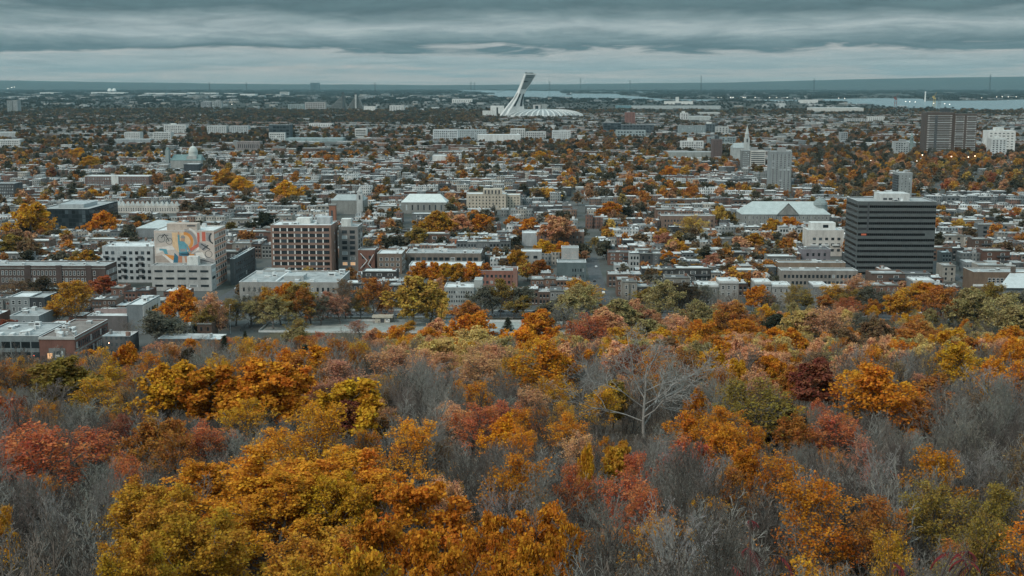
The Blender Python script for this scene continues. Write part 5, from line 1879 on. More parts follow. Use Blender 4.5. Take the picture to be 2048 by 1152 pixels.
def house_simple(st, w, d, v):
    h = 3.3 * st + .9
    tm = surf('house_wall_tint', (.2, .2, .2), .2, .3, tint='INSTANCER', streak=.6)
    b = MB().box(0, w, 0, d, -1, h, tm)
    b.rim(0, w, 0, d, h, h + .55, .28, tm)
    b.box(-.03, w + .03, -.3, -.02, h + .15, h + .65, METAL_W if v == 1 else METAL_D)
    b.box(.3, w - .3, .3, d - .3, h, h + .12, (ROOF_W, ROOF_G, ROOF_D)[v])
    b.box(w * .6, w * .6 + 1.6, d * .3, d * .3 + 2, h + .13, h + 2.0, METAL_W)
    b.box(w * .2, w * .2 + .7, d * .7, d * .7 + .7, h + .13, h + 1.3, METAL_D)
    for s in range(st):
        z = 1.0 + 3.3 * s
        for fx in (.12, .42, .72):
            b.box(w * fx, w * (fx + .17), -.06, -.01, z, z + 1.8, GLASS)
            b.box(w * fx - .1, w * (fx + .17) + .1, -.10, -.01, z - .2, z - .01, FRAME_W)
    return b.mesh('row_house'), w, d, h


ROOFMATS = {'white': ROOF_W, 'grey': ROOF_G, 'dark': ROOF_D}


def build_houses():
    hs, us, vs = gen_houses()
    size = [(h[2] * h[4] / h[1] ** 2 * (1 if -20 < u < 2068 and v < 700 else 0), i) for i, (h, u, v) in enumerate(zip(hs, us, vs))]
    size.sort(reverse=True)
    single = [i for s, i in size[:290] if s > 0]
    detailed = set(single[:120])
    kinds = {}
    for st in (2, 3):
        for style in range(4):
            kinds[(st, style)] = house_kind(st, 7.8, 13.0, style)
    simple = {(st, v): house_simple(st, 9.0, 13.0, v) for st in (2, 3) for v in range(3)}
    used = set()
    for i in single:
        p, q, w, d, h, wc, rf, rr = hs[i]
        st = 2 if h < 9.3 else 3
        x, y = pq(p, q)
        if i in detailed:
            key = (st, int(rr * 3.99))
            root, w0, d0, h0 = kinds[key]
            o = root if key not in used else dup(root)
            if key not in used:
                used.add(key)
            o.name = 'row_house'
            for c in o.children:
                if c.name.split('.')[0] == 'wall':
                    kk = R.uniform(.8, 1.2)
                    c['tint'] = [*[a * kk for a in wc[0]], 1.0]
                elif c.name.split('.')[0] == 'roof':
                    if rf[1] != 'white':
                        c.data = c.data.copy() if (key, rf[1]) not in used else c.data
                        c.data.materials[0] = ROOFMATS[rf[1]]
        else:
            me, w0, d0, h0 = simple[(st, {'white': 0, 'grey': 1, 'dark': 2}[rf[1]])]
            o = link('row_house', me)
            kk = R.uniform(.8, 1.2)
            o['tint'] = [*[a * kk for a in wc[0]], 1.0]
        o.location = (x, y, 0)
        o.rotation_euler = (0, 0, -TH)
        o.scale = (w / w0, d / d0, h / h0)
        tag(o, 'x', 'house', 'flat roofed houses below the hill')
        u, v = proj(x + w / 2, y, h)
        NEED.append((o, '%s %s-roofed %s house' % ({2: 'two-storey', 3: 'three-storey'}[st] if w < 12 else 'broad', rf[1], wc[1]), float(u), float(v)))
    for key, (root, *_r) in kinds.items():
        if key not in used:
            for c in list(root.children):
                bpy.data.objects.remove(c)
            bpy.data.objects.remove(root)
    ss = set(single)
    rest = [h for i, h in enumerate(hs) if i not in ss]
    boxes_mesh(rest)


def boxes_mesh(hs, label='mass of small flat roofed houses filling the plain as far as the industrial belt'):
    """all the other rooftops as one object"""
    bx = []
    for (p, q, w, d, h, wc, rf, rr) in hs:
        k, kr = R.uniform(.75, 1.2), R.uniform(.75, 1.08)
        bx.append((p, p + w, q, q + d, -1, h, *[c * k for c in wc[0]], *[c * kr for c in rf[0]], 1))
        if q < 2600:
            for _ in range(R.choice((0, 1, 1, 2))):
                a, c, e = R.uniform(.8, 3), R.uniform(.8, 3), R.uniform(.8, 2.4)
                x0, y0 = p + R.uniform(.5, max(.6, w - a - .5)), q + R.uniform(.5, d - c - .5)
                g = R.choice(((.5, .5, .49), (.12, .12, .12), (.3, .31, .31), (.16, .10, .08)))
                bx.append((x0, x0 + a, y0, y0 + c, h - .4, h + e, *g, *[min(.6, v * 1.3) for v in g], 0))
    B = np.array(bx)
    n = len(B)
    t = .32
    V = np.zeros((n, 16, 3))
    x0, x1, y0, y1, z0, z1 = B[:, :6].T
    cx = [x0, x1, x1, x0]
    cy_ = [y0, y0, y1, y1]
    ins = np.minimum(t, (x1 - x0) * .2)
    ix = [x0 + ins, x1 - ins, x1 - ins, x0 + ins]
    iy = [y0 + ins, y0 + ins, y1 - ins, y1 - ins]
    for k in range(4):
        V[:, k] = np.stack([cx[k], cy_[k], z0], 1)
        V[:, 4 + k] = np.stack([cx[k], cy_[k], z1 + .45 * B[:, 12]], 1)
        V[:, 8 + k] = np.stack([ix[k], iy[k], z1 + .45 * B[:, 12]], 1)
        V[:, 12 + k] = np.stack([ix[k], iy[k], z1], 1)
    P, Qc = V[..., 0].copy(), V[..., 1].copy()
    V[..., 0] = P * E1.x + Qc * E2.x
    V[..., 1] = P * E1.y + Qc * E2.y
    fc, mi, wl = [], [], []
    for k in range(4):
        j = (k + 1) % 4
        fc.append((k, j, 4 + j, 4 + k)); mi.append(0)
    for k in range(4):
        j = (k + 1) % 4
        fc.append((4 + k, 4 + j, 8 + j, 8 + k)); mi.append(1)
    for k in range(4):
        j = (k + 1) % 4
        fc.append((8 + k, 8 + j, 12 + j, 12 + k)); mi.append(1)
    fc.append((12, 13, 14, 15)); mi.append(1)
    fc = np.array(fc)
    nf = len(fc)
    Q = (np.arange(n)[:, None, None] * 16 + fc[None]).reshape(-1, 4)
    M = np.tile(np.array(mi), n)
    # small roof boxes carry no windows: use the roof material on them
    small = np.repeat(B[:, 12] < .5, nf)
    M[small] = 1
    wc, rc = B[:, 6:9], B[:, 9:12]
    Tn = np.zeros((n, nf, 3))
    Tn[:, :4] = wc[:, None]
    Tn[:, 4:12] = np.clip(rc * 1.15, 0, .62)[:, None]
    Tn[:, 12] = rc
    UV = np.zeros((n, nf, 4, 2))
    off = rng.random(n) * 2.5
    for k in range(4):
        L = (x1 - x0) if k in (0, 2) else (y1 - y0)
        UV[:, k, 0] = np.stack([off, np.full(n, -1.)], 1)
        UV[:, k, 1] = np.stack([off + L, np.full(n, -1.)], 1)
        UV[:, k, 2] = np.stack([off + L, z1], 1)
        UV[:, k, 3] = np.stack([off, z1], 1)
    me = mesh_np('rooftops', V.reshape(-1, 3), [Q], [facade_mat(0), roof_tint_mat()], M, {'tint': Tn.reshape(-1, 3)}, UV.reshape(-1, 2))
    o = struct('rooftops', me, 'stuff')
    tag(o, label, 'houses')


build_houses()

# ------------------------------------------------------------------ trees
TINT = {'orange': (.55, .20, .026), 'bright orange': (.64, .235, .022), 'gold': (.58, .285, .030), 'yellow': (.55, .34, .075), 'olive': (.27, .175, .045), 'olive gold': (.46, .22, .032), 'bright gold': (.66, .28, .030), 'warm gold': (.58, .24, .030), 'rust': (.38, .145, .038),
        'red': (.47, .135, .060), 'dark red': (.23, .075, .045), 'salmon': (.58, .285, .15), 'pink red': (.45, .20, .125), 'brown': (.20, .12, .065), 'dark green': (.055, .060, .040), 'grey green': (.14, .13, .095),
        'pale yellow': (.56, .38, .14), 'soft olive': (.33, .26, .115), 'grey': (.21, .20, .178), 'pale': (.26, .247, .23), 'reddish grey': (.165, .138, .118), 'dark grey': (.095, .082, .072), 'dark': (.085, .062, .040)}
HEROES = []          # crowns the photograph shows whole: (u, row the growth in front may reach, width, distance)
TREES = []           # explicit and filled trees: (x, y, z, sx, sz, kind key, tint name, rot)


def add_tree(x, y, z, sx, sz, key, tint):
    TREES.append((x, y, z, sx, sz, key, tint, R.uniform(0, 6.28)))


def pick(base):
    n = {'full': 3, 'half': 3, 'sparse': 3, 'bare': 3, 'maple': 2, 'nearsparse': 2, 'hickory': 1, 'dead': 1, 'conifer': 1, 'sapling': 2}[base]
    return base + str(R.randrange(n))


def keep_low(x, y, zg, h):
    """height of a plant that must not hide a whole crown behind it"""
    if not len(HEROES):
        return h
    A = np.array(HEROES)
    u, v = proj(x, y, zg + h)
    k = (A[:, 3] > y) & (A[:, 3] < y + 70) & (np.abs(A[:, 0] - u) < A[:, 2] * .5) & (v < A[:, 1])
    if k.any():
        return min(h, z_at(y, float(A[k, 1].max())) - zg)
    return h


def tree_top(u, vt, wpx, base, tint, stretch=1.0):
    """a tree on the slope or in the park whose top and crown width are given in pixels of the photograph"""
    key = pick(base)
    t = KIND[key]
    r = -dzdy(vt)
    dc = float(np.interp(-r, -CANOPY[:, 1], CANOPY[:, 0]))
    asp = {'full': 1.02, 'half': 1.1, 'maple': .85, 'conifer': 2.0}.get(base, 1.1)
    wpx *= .92
    best = None
    for d in np.linspace(min(dc * 1.3, 735 if dc > 500 else 600), dc * .72, 60):
        zg = float(terrain(0, d))
        hh, ww = H - zg - r * d, wpx * d / F
        sc_ = hh / ww
        if hh < 2:
            continue
        if best is None or min(sc_, asp) > best[0] + .005:
            best = (min(sc_, asp), d, zg, hh, ww)
        if sc_ >= asp:
            break
    _, d, zg, hh, ww = best
    add_tree(dxdy(u, vt) * d, d, zg, ww / t.w, hh / t.h, key, tint)


def tree_at(u, vt, wpx, vb, base, tint):
    """a tree on the plain with its foot at row vb"""
    key = pick(base)
    t = KIND[key]
    y = dist_v(vb)
    if base != 'conifer':           # the foot may be hidden: keep a tree's natural build
        y = min(y, H / (-dzdy(vt) + .98 * wpx / F))
    add_tree(dxdy(u, vt) * y, y, 0.0, wpx * y / F / t.w, z_at(y, vt) / t.h, key, tint)


FOREST = '''470 893 330 maple warm gold;620 905 300 maple warm gold;300 985 260 maple olive gold;390 935 260 maple warm gold;540 955 300 maple warm gold;700 955 200 maple gold;250 1060 220 maple olive gold;420 1040 300 maple olive gold;600 1055 300 maple olive gold;740 1090 200 hickory gold;780 1030 190 hickory orange;1110 1050 120 hickory orange;890 1075 220 hickory orange;1020 1090 200 hickory orange;440 733 150 full orange;520 724 170 full orange;592 742 120 full orange;335 727 150 full gold
90 842 200 sparse red;290 838 150 half rust;20 880 120 sparse red;630 808 210 nearsparse bright gold;560 850 150 nearsparse bright gold;820 842 180 nearsparse bright gold;860 958 240 hickory orange;1060 1010 190 hickory orange;960 1040 160 hickory orange
5 1012 110 maple olive gold;115 985 150 bare pale;300 684 66 sparse pink red;250 689 66 full orange;205 694 64 half gold;130 716 130 full olive;215 722 95 sparse gold;20 718 100 sparse rust;70 725 90 sparse brown
230 830 90 sparse dark red;25 795 70 sparse dark red;630 692 95 full bright orange;690 716 120 sparse pink red;725 760 155 full gold;690 800 90 full dark red;735 795 70 sparse dark red;940 806 130 sparse red;985 835 90 half bright orange
1050 812 100 sparse orange;1130 828 100 sparse orange;1085 680 150 half orange;1120 752 95 sparse gold;1208 688 70 full olive gold;1225 760 80 full olive;1195 775 90 sparse gold;1240 888 95 full olive gold;1172 893 45 full gold
1422 702 95 full gold;1440 808 140 nearsparse orange;1395 772 50 full orange;1490 840 110 sparse orange;1530 758 180 sparse olive;1555 800 130 full dark;1640 722 125 full dark red;1735 733 170 half orange;1820 748 120 half rust
1680 832 115 sparse red;1720 880 90 sparse pink red;1640 955 280 nearsparse orange;1760 985 180 nearsparse rust;1912 688 125 half gold;1965 758 50 full gold;1540 712 90 full orange;1480 720 60 full gold;1590 735 80 full rust
590 656 60 full soft olive;628 663 62 sparse red;604 672 44 full rust;700 652 90 bare reddish grey;790 652 64 half orange;745 660 60 full salmon;832 650 84 half orange;880 640 80 full salmon;942 596 78 half rust
940 628 110 full orange;965 655 120 half pale yellow;880 678 110 full pale yellow;912 662 80 half olive gold;1080 622 95 full orange;1052 655 90 half bright orange;1128 590 74 full soft olive;1165 626 110 sparse red;1205 618 90 full salmon
1160 568 80 half soft olive;1232 598 90 full soft olive;1322 562 96 half soft olive;1268 600 70 full salmon;1370 566 80 half dark;1515 572 54 full orange;1482 604 96 half rust;1552 628 58 full dark green;1655 612 96 sparse salmon;1610 620 90 full pale yellow
1706 594 56 sparse red;1800 584 64 full olive gold;1882 572 80 half rust;1950 578 90 full soft olive;2020 588 90 half soft olive;980 672 52 full pink red;1420 606 80 half soft olive;1450 624 70 full olive gold;1400 640 90 half orange
1290 640 80 full soft olive;1350 632 80 sparse salmon;1330 660 80 full gold;1250 655 90 half olive gold;1180 660 80 full salmon;1490 640 80 half orange;1590 660 90 full orange;1690 660 90 half brown;1760 640 90 full brown;1720 625 60 sparse grey green
1850 640 90 half rust;1900 660 100 full gold;1980 650 90 half orange;2030 655 80 full orange;1820 660 80 half rust;2035 615 80 full soft olive;770 690 110 sparse salmon;840 700 90 sparse salmon;900 705 80 sparse salmon;960 700 110 sparse salmon
1150 600 90 bare grey;1560 700 90 sparse salmon;1010 672 60 full gold;720 684 60 half soft olive;663 666 70 bare grey;1000 735 90 bare grey;880 715 120 bare grey;780 730 100 bare grey;1260 690 110 sparse dark red;610 690 50 conifer dark green
448 672 40 conifer dark green;380 698 44 full dark;1300 672 70 sparse pink red;1650 700 80 sparse brown;1380 690 70 sparse salmon;1440 680 70 full orange;1500 668 70 sparse salmon;1550 655 60 full bright orange;1345 700 60 sparse olive
1240 940 120 sparse red;1300 960 130 sparse red;1150 930 110 sparse red;1900 780 150 bare reddish grey;1990 720 150 bare grey;1950 840 180 bare reddish grey;1840 860 150 bare grey;1880 960 180 nearsparse olive;1990 960 160 nearsparse olive
1960 1030 200 nearsparse olive;1790 1060 160 nearsparse olive gold;1440 1010 150 bare reddish grey;1480 930 100 sparse rust;1560 900 110 sparse orange;1330 850 110 bare grey;1230 990 140 bare grey;1100 900 150 bare grey;1010 880 120 bare reddish grey;1380 930 130 bare grey
170 850 120 sparse red;40 850 110 sparse red;330 845 110 half rust;250 900 90 sparse red;905 800 90 sparse salmon;990 800 80 sparse red;1060 770 80 sparse salmon;760 800 80 sparse salmon;1370 820 100 half orange;1460 850 110 half orange;1500 900 90 half orange;1600 830 100 half rust;1860 800 110 half rust;700 880 90 half gold;1150 860 90 sparse salmon;1040 850 90 sparse orange;1270 900 80 sparse red;200 760 110 sparse olive gold;95 760 120 bare reddish grey;160 800 130 bare grey;480 800 110 sparse gold;410 840 120 sparse red;360 870 110 sparse rust;450 690 120 bare grey;520 690 120 bare grey;400 705 100 bare grey;560 705 90 bare grey
330 755 90 bare grey;180 930 140 bare grey;60 940 130 bare reddish grey;640 760 90 sparse pink red;830 790 100 bare reddish grey;900 770 110 bare grey;1000 790 110 bare grey'''


def plant_forest():
    for it in FOREST.replace('\n', ';').split(';'):
        f = it.split()
        tree_top(float(f[0]), float(f[1]), float(f[2]), f[3], ' '.join(f[4:]), stretch=1.25 if f[3] in ('bare', 'sparse') else 1.0)
    # the big dead tree
    t = KIND['dead0']
    y = 183.0
    x = dxdy(1292, 660) * y
    zg = terrain(x, y)
    add_tree(x, y, zg, 300 * y / F / t.w, (z_at(y, 652) - zg) / t.h, 'dead0', 'pale')
    n_exp = len(TREES)
    # street, park and city trees that stand out
    for it in '''55 407 78 457 full gold;205 424 58 470 full orange;152 562 82 655 half olive gold;120 600 40 650 half olive gold;205 552 50 577 full red;258 570 34 590 half pink red;575 362 52 395 full gold;482 353 42 386 full gold;450 338 46 371 full olive gold
870 422 74 458 full olive gold;832 454 52 480 full olive;918 429 50 456 full salmon;960 429 48 458 full orange;1062 436 42 462 full orange;1025 432 30 456 full orange;1112 432 66 460 full salmon;1222 404 46 431 full orange;1330 466 40 496 full pink red
1393 430 58 482 sparse yellow;1437 412 30 456 full yellow;1430 508 48 552 full pink red;1336 502 44 542 full orange;1582 434 46 472 full orange;1548 438 44 474 full olive gold;1508 466 44 496 full olive gold;1920 438 32 470 full yellow;1362 482 40 512 full olive gold
360 578 76 664 full orange;348 618 84 694 half grey green;422 584 60 672 half salmon;400 608 44 676 half olive;470 590 60 652 sparse grey green;545 592 70 652 half soft olive;590 566 84 648 half olive;620 590 50 648 sparse soft olive;652 584 44 640 half pink red;575 566 50 642 full orange
826 554 92 650 full yellow;872 578 50 648 full yellow;746 556 60 642 half rust;720 580 50 640 half olive;770 600 40 640 sparse rust;965 578 54 634 half grey green;1000 558 48 634 half olive;1052 574 64 630 half grey green;1025 590 50 632 half olive;880 556 26 610 half salmon
700 562 44 640 bare grey;515 560 66 646 bare grey;1085 604 36 630 half olive;1180 560 66 622 half olive gold;1290 570 56 622 half olive;1400 570 56 618 sparse grey green;1450 580 56 616 bare reddish grey;1540 580 50 618 bare reddish grey;1600 570 64 616 sparse olive;1660 566 52 616 sparse gold
1722 548 66 614 sparse salmon;1740 574 56 622 half grey green;1812 560 50 618 half olive gold;1858 566 56 622 full orange;1910 560 66 612 bare reddish grey;1985 566 70 622 half olive;1700 574 46 618 sparse brown;1770 580 50 622 bare grey;2035 570 60 622 half grey green
1078 520 46 556 full rust;1030 500 46 532 full olive gold;1055 526 36 552 full yellow;842 523 40 574 full orange;868 525 40 574 full orange;893 526 40 574 full gold;918 527 40 574 full olive gold;944 524 40 574 full orange;970 526 34 572 full rust;1130 484 44 500 full orange;1090 480 48 496 full gold
528 424 44 452 full dark green;30 590 40 615 sparse dark red;10 640 46 672 full dark red;20 560 60 600 sparse brown;90 552 60 590 half dark;180 700 50 728 full orange;300 610 50 655 sparse olive;250 640 60 690 bare reddish grey;330 640 60 690 half grey green;120 500 40 520 full orange
170 500 46 524 full olive gold;20 470 60 500 full olive;60 478 56 508 full brown;185 380 30 398 full gold;180 312 34 326 full gold;160 296 28 308 full gold;1080 302 24 316 full gold;1060 330 22 346 full gold;1265 372 34 396 full rust;1340 332 30 352 full orange
1410 327 28 346 full salmon;1300 358 30 376 full salmon;1380 374 34 394 full rust;1460 324 26 342 full salmon;590 640 50 680 sparse olive;720 640 40 672 sparse pink red;805 640 36 676 half olive gold'''.replace('\n', ';').split(';'):
        f = it.split()
        tree_at(float(f[0]), float(f[1]), float(f[2]), float(f[3]), f[4], ' '.join(f[5:]))
    for it in '831 314 9 331;712 330 10 347;842 321 8 332;490 662 10 690;598 655 26 696;606 662 20 690;1016 635 14 662'.split(';'):
        u, a, w, b = map(float, it.split())
        tree_at(u, a, w * 1.6, b, 'conifer', 'dark green')
    pp = 40.0
    while pp < 420:
        x, y = pq(pp, R.uniform(727.5, 731))
        key = pick(R.choice(['bare', 'bare', 'sparse', 'full']))
        h = R.uniform(9, 14)
        add_tree(x, y, 0, R.uniform(8, 11) / KIND[key].w, h / KIND[key].h, key, R.choice(['grey', 'dark grey', 'reddish grey']) if key[:4] == 'bare' else R.choice(['olive', 'grey green', 'brown', 'rust']))
        pp += R.uniform(7, 12)
    for u, v0, w, vb, k, c in ((500, 600, 56, 650, 'sparse', 'soft olive'), (530, 590, 56, 652, 'half', 'soft olive'), (560, 572, 60, 650, 'half', 'olive gold'), (610, 574, 56, 650, 'half', 'rust'), (640, 590, 50, 650, 'sparse', 'grey green'), (680, 590, 60, 648, 'sparse', 'pink red'),
                               (455, 600, 56, 660, 'sparse', 'olive'), (860, 590, 60, 646, 'sparse', 'olive'), (690, 560, 50, 640, 'sparse', 'brown'), (985, 570, 60, 632, 'sparse', 'grey green'), (940, 590, 50, 634, 'bare', 'grey'), (1110, 600, 60, 628, 'full', 'grey green')):
        tree_at(u, v0, w, vb, k, c)
    fixed = [(t[0], t[1], t[3] * KIND[t[5]].w) for t in TREES]
    fx = np.array(fixed)
    for t in TREES[:n_exp]:
        k_ = KIND[t[5]]
        u_, v_ = proj(t[0], t[1], t[2] + t[4] * k_.h)
        w_ = t[3] * k_.w / t[1] * F
        if t[5][:-1] in ('full', 'maple', 'hickory', 'nearsparse', 'dead', 'conifer'):
            HEROES.append((float(u_), float(v_) + w_ * .72, w_, t[1]))
        elif t[5][:-1] in ('half', 'sparse') and w_ > 70:
            HEROES.append((float(u_), float(v_) + w_ * .6, w_, t[1]))
    # everything between them
    fill = []
    d = 24.0
    while d < 735:
        sp = 6.0 if d < 120 else (8 if d < 330 else 10)
        half = .45 * d + 12
        x = -half + R.uniform(0, sp)
        while x < half:
            xx, yy = x + R.uniform(-2.4, 2.4), d + R.uniform(-2.4, 2.4)
            x += sp * R.uniform(.85, 1.25)
            zg = float(terrain(xx, yy))
            u, v = proj(xx, yy, zg + 9)
            if yy > 590:
                ub, vb = proj(xx, yy, 0)
                p = xx * E1.x + yy * E1.y
                if CP0 - 14 < p < CP1 + 8 and yy > 615 or vb < 640 and u < 1090 or u < 380 or vb < 636:
                    continue
                if u < 480 and yy > 600:
                    continue
            if d < 34 and R.random() < .4:
                continue
            dd = np.hypot(fx[:, 0] - xx, fx[:, 1] - yy)
            if (dd < fx[:, 2] * .42).any():
                continue
            if d < 75 and 150 < u < 1160 and R.random() < .8:      # the big maples and hickories stand alone here
                continue
            if d < 130 and ((np.abs(dd) < 30) & (fx[:, 1] > yy) & (fx[:, 1] - yy < 14) & (np.abs(fx[:, 0] - xx) < fx[:, 2] * .45)).any():
                big = .55      # low growth in front of the crowns the photograph shows whole
            else:
                big = 1.0
            fill.append((xx, yy, zg, float(u), big))
        d += sp * .9
    bright = ['orange', 'gold', 'pale yellow', 'salmon', 'salmon', 'soft olive', 'rust', 'soft olive', 'salmon', 'pale yellow', 'orange', 'brown']
    for (xx, yy, zg, u, big) in fill:
        r = R.random()
        HA = np.array(HEROES)
        nearhero = bool(((np.abs(HA[:, 0] - u) < HA[:, 2] * .85) & (HA[:, 2] > 115) & (HA[:, 3] > yy - 40) & (HA[:, 3] < yy + 70) & (HA[:, 3] < 400)).any()) and r < .80
        zone = fbm(np.array([xx]), np.array([yy]), 60, 9)[0]
        if yy < 260 or u < 760:
            red = .12 + (.14 if zone > .3 else 0)
            if r < (1.1 if yy < 55 else .68 if 650 < u < 1700 else .74) or nearhero:
                key, tint = pick('bare'), R.choice(['grey', 'grey', 'dark grey', 'reddish grey', 'pale'])
            elif r < .86:
                key, tint = pick(R.choice(['sparse', 'half'])), R.choice(['rust', 'red', 'orange', 'orange', 'red', 'salmon', 'salmon', 'pink red'] if zone > -.2 else ['rust', 'orange', 'gold', 'brown', 'salmon'])
            else:
                key, tint = pick('bare' if yy < 48 else 'sparse'), R.choice(['grey'] if yy < 48 else ['olive gold', 'orange', 'brown', 'gold', 'orange', 'rust'])
        else:
            if r < .32:
                key, tint = pick('bare'), R.choice(['grey', 'reddish grey'])
            elif r < .46:
                key, tint = pick('sparse'), R.choice(bright)
            else:
                key, tint = pick(R.choice(['full', 'half', 'half'])), R.choice(bright)
        if yy < 110 and key[:4] in ('half', 'spar', 'full'):
            key = pick('nearsparse')
        t = KIND[key]
        rt = float(np.interp(yy, CANOPY[:, 0], CANOPY[:, 1]))
        rt = max(rt, float(np.interp(u, [225, 310, 400, 1085, 1110], [.2255, .2145, .2085, .2085, .16])))
        hm = H - zg - rt * yy
        h = keep_low(xx, yy, zg, max(2.5, hm * R.uniform(.68, 1.04) * big))
        if h < 2.2:
            continue
        s = h / t.h
        add_tree(xx, yy, zg, s * R.uniform(.85, 1.15) * (1.0 if big == 1 else 1.5), s, key, tint)
    return n_exp


plant_forest()
PART_NAME = {'bare': 'branches', 'dead': 'branches'}
FORM = {'full': 'full crowned', 'sparse': 'thin leaved', 'half': 'loose leaved', 'bare': 'bare', 'maple': 'dense broad leaved', 'nearsparse': 'open crowned', 'hickory': 'drooping leaved', 'dead': 'dead', 'conifer': 'conical'}


def build_trees():
    inf = []
    for i, (x, y, z, sx, sz, key, tint, rot) in enumerate(TREES):
        t = KIND[key]
        u, v = proj(x, y, z + t.h * sz * .75)
        wpx = sx * t.w / y * F
        seen = -wpx / 2 < u < 2048 + wpx / 2 and v < 1152 + wpx * .6
        inf.append((wpx * (sz * t.h / y * F) * (1 if seen else 0) * (1 if y < 260 else .6), i, float(u), float(v)))
    order = sorted(inf, reverse=True)
    lone = order[:296]
    ids = set()
    for a, i, u, v in lone:
        if a <= 0:
            continue
        ids.add(i)
        x, y, z, sx, sz, key, tint, rot = TREES[i]
        t = KIND[key]
        base = key[:-1]
        nm = {'full': 'leafy_tree', 'sparse': 'thin_tree', 'half': 'loose_tree', 'bare': 'bare_tree', 'maple': 'maple_tree', 'nearsparse': 'open_tree', 'hickory': 'drooping_tree', 'dead': 'dead_tree', 'conifer': 'conifer'}[base]
        o = thing(nm, 'x', 'tree', (x, y, z), rot, None if base == 'dead' else 'trees on the slope and in the streets')
        o.scale = (sx, sx, sz)
        o2 = link('trunk', t.trunk, o)
        o3 = link('crown' if t.leafy else 'branches', t.crown, o)
        c = TINT[tint]
        if y > 1050:
            c = tuple(.75 * a + .25 * b for a, b in zip(c, (.17, .125, .085)))
        k = R.uniform(.85, 1.15)
        o3['tint'] = [c[0] * k, c[1] * k * R.uniform(.93, 1.07), c[2] * k, 1.0]
        o2['tint'] = [*(TINT[tint] if not t.leafy else (.15, .14, .13)), 1.0]
        if base == 'dead':
            o['label'] = 'big pale leafless dead tree with wide crooked limbs standing above the bare thicket'
            LANDMARK.append(('the big dead tree', u, v))
            continue
        tn = {'pale': 'whitish', 'dark': 'very dark'}.get(tint, tint)
        NEED.append((o, '%s %s tree' % (tn, FORM[base]), u, v))
        if base == 'maple' and 440 < u < 500:
            LANDMARK.append(('the lowest big maple crowns', u, v))
        if key.startswith('full') and abs(u - 1085) < 12 and abs(v - 700) < 40:
            LANDMARK.append(('the large round orange oak', u, v))
    rest = [TREES[i] for i in range(len(TREES)) if i not in ids]
    keys = sorted({r[5] for r in rest})
    scatter('woodland', [KIND[k].joined for k in keys], [r[:3] for r in rest], [r[7] for r in rest], [(r[3], r[3], r[4]) for r in rest], [keys.index(r[5]) for r in rest],
            np.array([TINT[r[6]] for r in rest]) * rng.uniform(.85, 1.15, (len(rest), 1)), 'mass of autumn trees filling the slope and the park between the nearer ones', 'woodland')
    # bare young stems between the trees
    P, S, I, Tn = [], [], [], []
    for _ in range(4000):
        d = 14 + 330 * R.random() ** 1.35
        x = R.uniform(-1, 1) * (.45 * d + 8)
        P.append((x, d, float(terrain(x, d)) - .2))
        hm = H - P[-1][2] - float(np.interp(d, CANOPY[:, 0], CANOPY[:, 1])) * d
        s = keep_low(x, d, P[-1][2], max(2.0, hm * R.uniform(.45, .92))) / 6.6
        if s < .2:
            P.pop()
            continue
        S.append((s * R.uniform(1, 1.6), s * R.uniform(1, 1.6), s))
        I.append(R.randrange(2))
        g = R.uniform(.8, 1.25)
        Tn.append([c * g for c in TINT[R.choice(['grey', 'dark grey', 'dark grey', 'reddish grey'])]])
    scatter('bare_thicket', [KIND['sapling0'].joined, KIND['sapling1'].joined], P, rng.uniform(0, 6.28, len(P)), S, I, np.array(Tn), 'tangle of thin grey bare stems covering the slope under the trees', 'thicket')


build_trees()


def clear_of(x, y, h, w):
    """trees that would cover a front the photograph shows free"""
    u, vt = proj(x, y, h)
    wp = w / y * F / 2
    bad = np.zeros(len(x), bool)
    for (u0, u1, t, b, yy) in SHOWN:
        bad |= (y < yy) & (y > yy - 900) & (u + wp * .7 > u0) & (u - wp * .7 < u1) & (vt < b - .22 * (b - t))
    return ~bad


